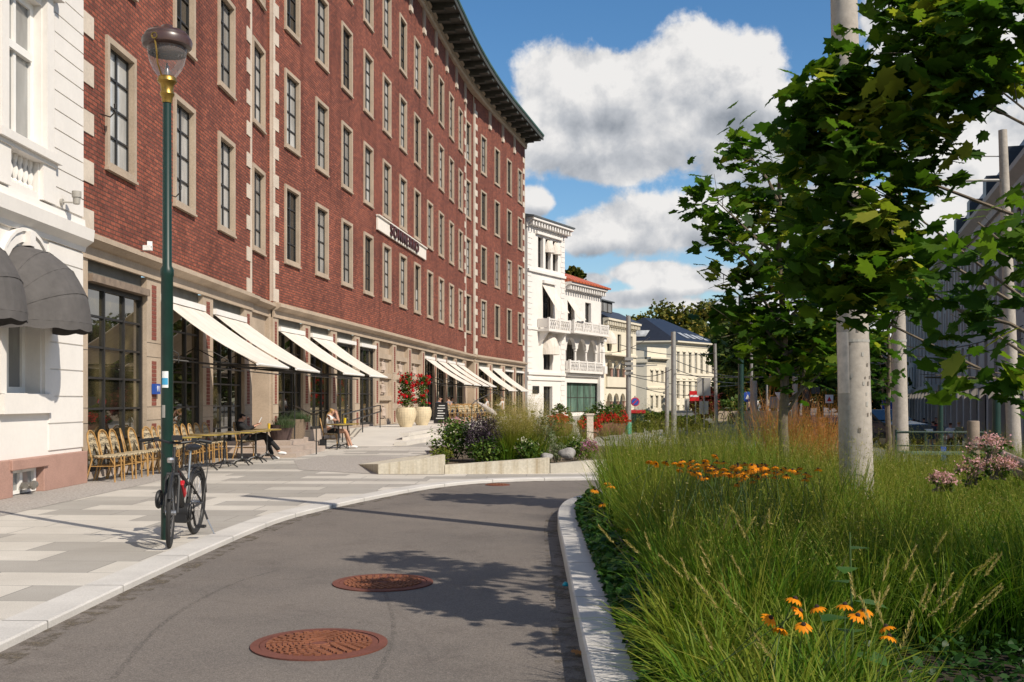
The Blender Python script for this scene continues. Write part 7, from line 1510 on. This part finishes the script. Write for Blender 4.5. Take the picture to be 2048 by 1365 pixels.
# ------------------------------------------------------------------ people
def skin_mesh(name, chains, mats, sub=2, zones=None):
    """one continuous body grown from joints; chains = lists of (point, radius) whose first point may repeat an earlier one"""
    bm = bmesh.new(); key = {}; rad = {}
    lay = None
    def vert(p, r):
        k = tuple(round(x, 4) for x in p)
        if k not in key: key[k] = bm.verts.new(p); rad[key[k]] = r
        return key[k]
    for ch in chains:
        prev = None
        for p, r in ch:
            v = vert(p, r)
            if prev is not None and prev is not v and not any(e.other_vert(v) is prev for e in v.link_edges): bm.edges.new((prev, v))
            prev = v
    bm.verts.index_update(); rr = [rad[v] for v in bm.verts]; me = bpy.data.meshes.new("tmp"); bm.to_mesh(me); bm.free()
    ob = bpy.data.objects.new("tmp", me); col.objects.link(ob); sk = ob.modifiers.new("s", 'SKIN'); sk.use_smooth_shade = True
    for i, d in enumerate(me.skin_vertices[0].data): r_ = rr[i]; d.radius = r_ if isinstance(r_, tuple) else (r_, r_); d.use_root = (i == 0)
    sb = ob.modifiers.new("u", 'SUBSURF'); sb.levels = sub; sb.render_levels = sub
    dg = bpy.context.evaluated_depsgraph_get(); out = bpy.data.meshes.new_from_object(ob.evaluated_get(dg)); out.name = name; bpy.data.objects.remove(ob); out.materials.clear()
    for m in (mats if isinstance(mats, (list, tuple)) else [mats]): out.materials.append(m)
    for p in out.polygons: p.use_smooth = True
    return out
CL = {}
def cloth(name, c):
    if name not in CL: CL[name] = plain(name, c, .85, .15, 8, kind='obj')
    return CL[name]
def person(label, loc, rz, J, top, legs, shoes, hair, group=None, hair_len=0, sleeves=True, shorts=False, skinm=None, head_turn=0.0):
    """J: joints in metres, body facing local +x. hip, chest, neck, head, L/R elbow, hand, knee, foot"""
    o = empty("person", loc, rz, label, "person", group); V = lambda k: Vector(J[k]); S = skinm or SKIN
    hip, chest, neck, head = V('hip'), V('chest'), V('neck'), V('head'); mid = hip.lerp(chest, .5)
    ch = [[(hip, .12), (mid, .115), (chest, .13), (neck, .05), (head + Vector((0, 0, -.05)), .07), (head + Vector((0, 0, .04)), .085)]]
    fw = Vector((math.cos(head_turn), math.sin(head_turn), 0)); sd = Vector((-fw.y, fw.x, 0))
    for s, k in ((1, 'L'), (-1, 'R')):
        sh = chest + Vector((-.0, s * .17, .06)); el = V('elbow' + k); ha = V('hand' + k); ch.append([(chest, .13), (sh, .058), (el, .040), (ha, .027)])
        d = (ha - el).normalized(); sx = d.cross(Vector((0, 0, 1))); sx = sx.normalized() if sx.length > .1 else Vector((0, 1, 0)); up = sx.cross(d); palm = ha + d * .06; ch.append([(ha, .027), (palm, (.034, .018))])
        for f in range(4): a = (f - 1.5) * .016; L = (.062, .074, .070, .054)[f]; k1 = palm + sx * a + d * .03; ch.append([(palm, (.034, .018)), (k1, .009), (k1 + d * L * .55 - up * .01, .008), (k1 + d * L * .9 - up * .03, .006)])
        ch.append([(ha + d * .02, .022), (ha + d * .045 + sx * .035 * s, .010), (ha + d * .085 + sx * .045 * s, .007)]); ch[-1].insert(0, (ha, .027))
        h0 = hip + Vector((0, s * .085, -.02)); kn = V('knee' + k); ft = V('foot' + k); an = ft + Vector((0, 0, .06)); ch.append([(hip, .12), (h0, .088), (kn, .056), (kn.lerp(an, .35), .053), (an, .036), (ft + Vector((.06, 0, .025)), .034), (ft + Vector((.15, 0, .018)), .028)])
    link("body", skin_mesh("body", ch, S), o)
    b = MB(); hc = head + Vector((0, 0, .0)); 
    b.tube([hc + fw * .075 + Vector((0, 0, .015)), hc + fw * .105 + Vector((0, 0, -.018)), hc + fw * .082 + Vector((0, 0, -.028))], [.010, .013, .008], 6)
    for s in (-1, 1): b.lathe([(.002, -.024), (.016, -.012), (.018, .006), (.004, .026)], hc + sd * (.083 * s) - fw * .005, 6)
    b.build("nose_and_ears", S, o, smooth=True)
    e = MB()
    for s in (-1, 1): e.lathe([(.002, -.008), (.012, 0), (.002, .008)], hc + fw * .083 + sd * (.032 * s) + Vector((0, 0, .018)), 6)
    e.tube([hc + fw * .084 + sd * .022 + Vector((0, 0, -.052)), hc + fw * .089 + Vector((0, 0, -.053)), hc + fw * .084 - sd * .022 + Vector((0, 0, -.052))], .005, 5); e.build("eyes_and_mouth", cloth("dark_features", (.06, .025, .02)), o)
    hm = [[(head + Vector((0, 0, .075)) - fw * .01, .088), (head + Vector((0, 0, .02)) - fw * .035, .088), (head + Vector((0, 0, -.04)) - fw * .05, .06)]]
    if hair_len: hm[0] += [(neck - fw * .07 + Vector((0, 0, -.02)), .06), (neck - fw * .11 + Vector((0, 0, -hair_len)), .045)]
    link("hair", skin_mesh("hair", hm, hair), o)
    tc = [[(hip + Vector((0, 0, -.02)), .137), (mid, .132), (chest, .148), (chest.lerp(neck, .75), .075)]]
    for s, k in ((1, 'L'), (-1, 'R')):
        sh = chest + Vector((0, s * .17, .06)); el = V('elbow' + k); ha = V('hand' + k); a = [(chest, .148), (sh, .07), (sh.lerp(el, .55), .062)]
        if sleeves: a += [(el, .052), (el.lerp(ha, .85), .038)]
        tc.append(a)
    link("shirt", skin_mesh("shirt", tc, top), o); tc = [[(hip + Vector((0, 0, .06)), .133), (hip, .138)]]
    for s, k in ((1, 'L'), (-1, 'R')):
        h0 = hip + Vector((0, s * .085, -.02)); kn = V('knee' + k); an = V('foot' + k) + Vector((0, 0, .1)); a = [(hip, .138), (h0, .1)]; a += [(h0.lerp(kn, .6), .085)] if shorts else [(kn, .07), (kn.lerp(an, .4), .066), (an, .055)]; tc.append(a)
    link("trousers" if not shorts else "shorts", skin_mesh("trousers", tc, legs), o)
    for k in 'LR':
        ft = V('foot' + k); f = (V('foot' + k) + Vector((0, 0, .1)) - V('knee' + k)); link("shoe", skin_mesh("shoe", [[(ft + Vector((-.05, 0, .045)), .045), (ft + Vector((.03, 0, .045)), .046), (ft + Vector((.11, 0, .035)), .042), (ft + Vector((.18, 0, .026)), .03)]], shoes, 1), o)
    return o
BLACKC = cloth("black_cloth", (.012, .012, .013)); WHITEC = cloth("white_cloth", (.62, .60, .57)); NAVY = cloth("navy_cloth", (.03, .04, .07)); HAIRB = cloth("black_hair", (.012, .009, .008)); HAIRY = cloth("blonde_hair", (.40, .24, .09)); GREYC = cloth("grey_cloth", (.17, .17, .18)); REDC = cloth("red_cloth", (.30, .03, .025)); BLUEC = cloth("blue_cloth", (.07, .15, .32)); BEIGE = cloth("beige_cloth", (.35, .28, .2)); SHOEW = cloth("white_shoes", (.70, .69, .67)); BROWNH = cloth("brown_hair", (.06, .035, .02)); GREENC = cloth("olive_cloth", (.20, .21, .12))
sit = lambda **k: {**dict(hip=(0, 0, .53), chest=(-.06, 0, .90), neck=(-.02, 0, 1.06), head=(.02, 0, 1.17), elbowL=(.06, .24, .78), elbowR=(.06, -.24, .78), handL=(.30, .12, .82), handR=(.30, -.10, .84), kneeL=(.44, .12, .50), kneeR=(.44, -.12, .52), footL=(.50, .12, .0), footR=(.46, -.12, .0)), **k}
# the man in black, legs stretched out under the table
man = person("man in black with white shoes sitting with crossed legs, looking at a phone", (-6.55, 25.75, -.02), .06, sit(hip=(.0, 0, .53), chest=(-.13, 0, .82), neck=(-.10, 0, .98), head=(-.03, 0, 1.05), kneeL=(.48, .10, .56), kneeR=(.50, -.10, .62), footL=(.66, .06, .0), footR=(.86, -.14, .13), elbowL=(.08, .22, .74), elbowR=(.08, -.24, .74), handL=(.28, .06, .86), handR=(.28, -.10, .84)), BLACKC, BLACKC, SHOEW, HAIRB, skinm=SKIN)
b = MB(); b.box((0, 0, 0), (.012, .075, .15)); ph = b.build("phone", SIGNWHITE); ph.location = (-6.17, 25.74, .95); ph.rotation_euler = (0, R(25), .06); tag(ph, "pale phone held by the man in black", "phone")
# the blonde woman
person("blonde woman in pale top and black skirt sitting with a hand to her face", (-5.42, 31.2, 0), .05, sit(hip=(.02, 0, .53), chest=(-.02, 0, .88), neck=(.03, 0, 1.03), head=(.10, 0, 1.11), elbowL=(.26, .20, .78), elbowR=(.28, -.20, .80), handL=(.22, .06, 1.02), handR=(.21, -.07, 1.04), kneeL=(.46, .08, .50), kneeR=(.48, -.06, .54), footL=(.56, .09, .0), footR=(.66, -.07, .02)), WHITEC, BLACKC, SHOEW, HAIRY, hair_len=.16, sleeves=False, shorts=True)
def bag(x, y, label): b = MB(); b.box((x, y, .16), (.16, .28, .26)); b.torus((x, y, .30), .08, .012, 'x', 16, 5); tag(b.build("bag", BLACKC, bevel=.03), label, "bag")
bag(-5.55, 30.85, "dark bag on the ground behind the blonde woman's chair")
# guests on the terrace
for i, (px, Y, top, hr, rz, lb) in enumerate(((880, 53.2, NAVY, BROWNH, -.4, "terrace guest in dark clothes next to the chalkboard"), (897, 54.8, GREYC, BROWNH, 2.4, "terrace guest in grey facing the wall"), (905, 58.0, BLACKC, HAIRB, -.3, "terrace guest in black sitting before the folded parasol"), (973, 59.6, WHITEC, BROWNH, 3.0, "terrace guest in white shirt above the purple perennial"), (1003, 61.4, WHITEC, BEIGE, 2.8, "terrace guest in white near the golden grass plumes"))):
    person(lb, ((px - HX) / F * Y, Y, .334), rz, sit(), top, NAVY, SHOEW, hr, "guests on the terrace")
stand = lambda s=0.0: dict(hip=(0, 0, .93), chest=(.0, 0, 1.30), neck=(.01, 0, 1.48), head=(.03, 0, 1.60), elbowL=(-.04, .26, 1.08), elbowR=(.02, -.26, 1.08), handL=(.10 - s, .25, .88), handR=(.08 + s, -.25, .88), kneeL=(.05 + s, .10, .50), kneeR=(.06 - s * .4, -.10, .50), footL=(.0 + s * 1.4, .10, .0), footR=(.0 - s * 1.4, -.10, .03 if s else 0))
for i, (px, Y, top, lg, hr, sh, rz, lb) in enumerate(((1901, 52, WHITEC, BLACKC, BROWNH, False, 1.4, "pedestrian in white shirt and dark trousers seen from behind under the leaves"), (1918, 54, GREENC, BLACKC, HAIRY, False, 1.5, "pedestrian in olive top beside the one in white"), (1866, 56, NAVY, GREYC, BROWNH, True, 1.4, "pedestrian in navy top and grey shorts left of the green signal post"), (1878, 60, REDC, NAVY, BROWNH, False, 1.5, "pedestrian in red behind the green signal post"), (1836, 58, BLUEC, BLUEC, HAIRB, True, 1.6, "pedestrian in blue right of the banded mast"), (1828, 62, WHITEC, NAVY, BROWNH, False, 1.5, "pedestrian in white top right of the banded mast"), (1848, 66, BLACKC, NAVY, HAIRB, False, 1.4, "pedestrian in black beyond the one in blue"), (1872, 68, BLACKC, BLACKC, BROWNH, False, -1.5, "pedestrian in black walking away farthest off"), (1766, 75, WHITEC, BEIGE, BROWNH, True, 1.5, "pedestrian in white top right of the thick mast"), (1774, 74, BLUEC, BEIGE, HAIRY, True, 1.5, "pedestrian in blue top right of the thick mast"))):
    X = (px - HX) / F * Y; person(lb, (X, Y, gz(X, Y)), rz, stand(.10 if i % 2 else .05), top, lg, BLACKC, hr, "pedestrians on the far pavement", sleeves=False, shorts=sh)
for i, (px, Y, top, lb) in enumerate(((1498, 88, BEIGE, "far pedestrian in beige left of the short thick mast"), (1513, 92, WHITEC, "far pedestrian in white right of the short thick mast"), (1526, 95, BLACKC, "far pedestrian in black bending forward by the park"))):
    X = (px - HX) / F * Y; person(lb, (X, Y, gz(X, Y)), 2.0, stand(.12), top, NAVY, BLACKC, BROWNH, "people by the park")

# ------------------------------------------------------------------ cars and cycles far off
def car(x, y, rz, m, label):
    o = empty("parked_car", (x, y, gz(x, y)), rz, label, "car", "cars in the far street"); L, W = 4.3, 1.78
    pr = [(-2.15, .35), (-2.12, .72), (-1.95, .88), (-1.35, .95), (-.85, 1.38), (.35, 1.44), (1.05, 1.02), (1.85, .90), (2.12, .68), (2.15, .35)]; b = MB(); n = len(pr); vs = []
    for s, k in ((-1, 1.0), (1, 1.0)): vs += [(px_, s * W / 2 * (1 if z < 1.0 else .84), z) for px_, z in pr]
    b.add(vs, [tuple(range(n)), tuple(range(2 * n - 1, n - 1, -1))] + [(i, n + i, n + (i + 1) % n, (i + 1) % n) for i in range(n)]); b.build("body", m, o, bevel=.05)
    g = MB()
    for s in (-1, 1): g.add([(-1.15, s * (W / 2 - .01), 1.0), (.85, s * (W / 2 - .01), 1.02), (.3, s * (W / 2 * .84 + .012), 1.38), (-.78, s * (W / 2 * .84 + .012), 1.34)], [(0, 1, 2, 3)])
    g.add([(.42, -.72, 1.43), (.42, .72, 1.43), (1.05, .8, 1.06), (1.05, -.8, 1.06)], [(0, 1, 2, 3)]); g.add([(-.9, -.7, 1.385), (-.9, .7, 1.385), (-1.36, .78, 1.0), (-1.36, -.78, 1.0)], [(0, 1, 2, 3)]); g.build("windows", GLASSD, o)
    for sx in (-1.35, 1.35):
        for s in (-1, 1): wv_ = MB(); wv_.torus((sx, s * .82, .32), .235, .085, 'y', 20, 8); wv_.lathe([(.02, 0)] * 2, (0, 0, 0), 3); wh = wv_.build("wheel", RUBBER, o); rr = MB(); rr.tube([(sx, s * .80, .32), (sx, s * .88, .32)], .19, 12); rr.build("rim", STEEL, wh)
    for s in (-1, 1): h = MB(); h.box((2.1, s * .62, .66), (.06, .34, .13)); h.build("headlight", SIGNWHITE, o)
X = (1772 - HX) / F * 40; car(X, 41, -1.2, plain("dark_teal_paint", (.02, .04, .045), .25, .1, spec=.7), "dark teal car right of the thick mast"); X = (1752 - HX) / F * 60; car(X, 62, -1.3, plain("black_paint", (.012, .012, .014), .25, .1, spec=.7), "black car behind the teal car"); X = (1676 - HX) / F * 85; car(X, 86, 1.9, plain("navy_paint", (.02, .035, .09), .25, .1, spec=.7), "dark blue car between the white sign and the thick mast")
def far_bike(px, Y, label, rz):
    x = (px - HX) / F * Y; o = empty("bicycle", (x, Y, gz(x, Y)), rz, label, "bicycle", "bicycles by the park")
    for y in (-.52, .52):
        b = MB(); b.torus((0, y, .34), .32, .022, 'x', 24, 6); b.build("wheel", RUBBER, o)
    b = MB()
    for a, c in (((0, -.35, .8), (0, .05, .3)), ((0, -.35, .82), (0, .2, .8)), ((0, .05, .3), (0, .22, .95)), ((0, .05, .3), (0, .52, .34)), ((0, .2, .8), (0, .52, .34)), ((0, -.52, .34), (0, -.32, 1.0))): b.tube([a, c], .02, 6)
    b.build("frame", DKMETAL, o); b = MB(); b.tube([(-.28, -.25, 1.02), (0, -.33, 1.0), (.28, -.25, 1.02)], .016, 6); b.build("handlebar", DKMETAL, o); b = MB(); b.box((0, .24, .97), (.13, .26, .06)); b.build("saddle", BLACKP, o, bevel=.02)
far_bike(1452, 66, "parked bicycle under the red leaved bush's right side", .5); far_bike(1463, 67, "parked bicycle right of another one by the park bushes", -.4)
b = MB(); p = P(1470, 820, 75); b.box((p.x + 1.2, 75, .2), (5.5, .6, .9)); tag(b.build("stone_planter_wall", STONE), "low stone planter wall behind the parked bicycles", "wall")
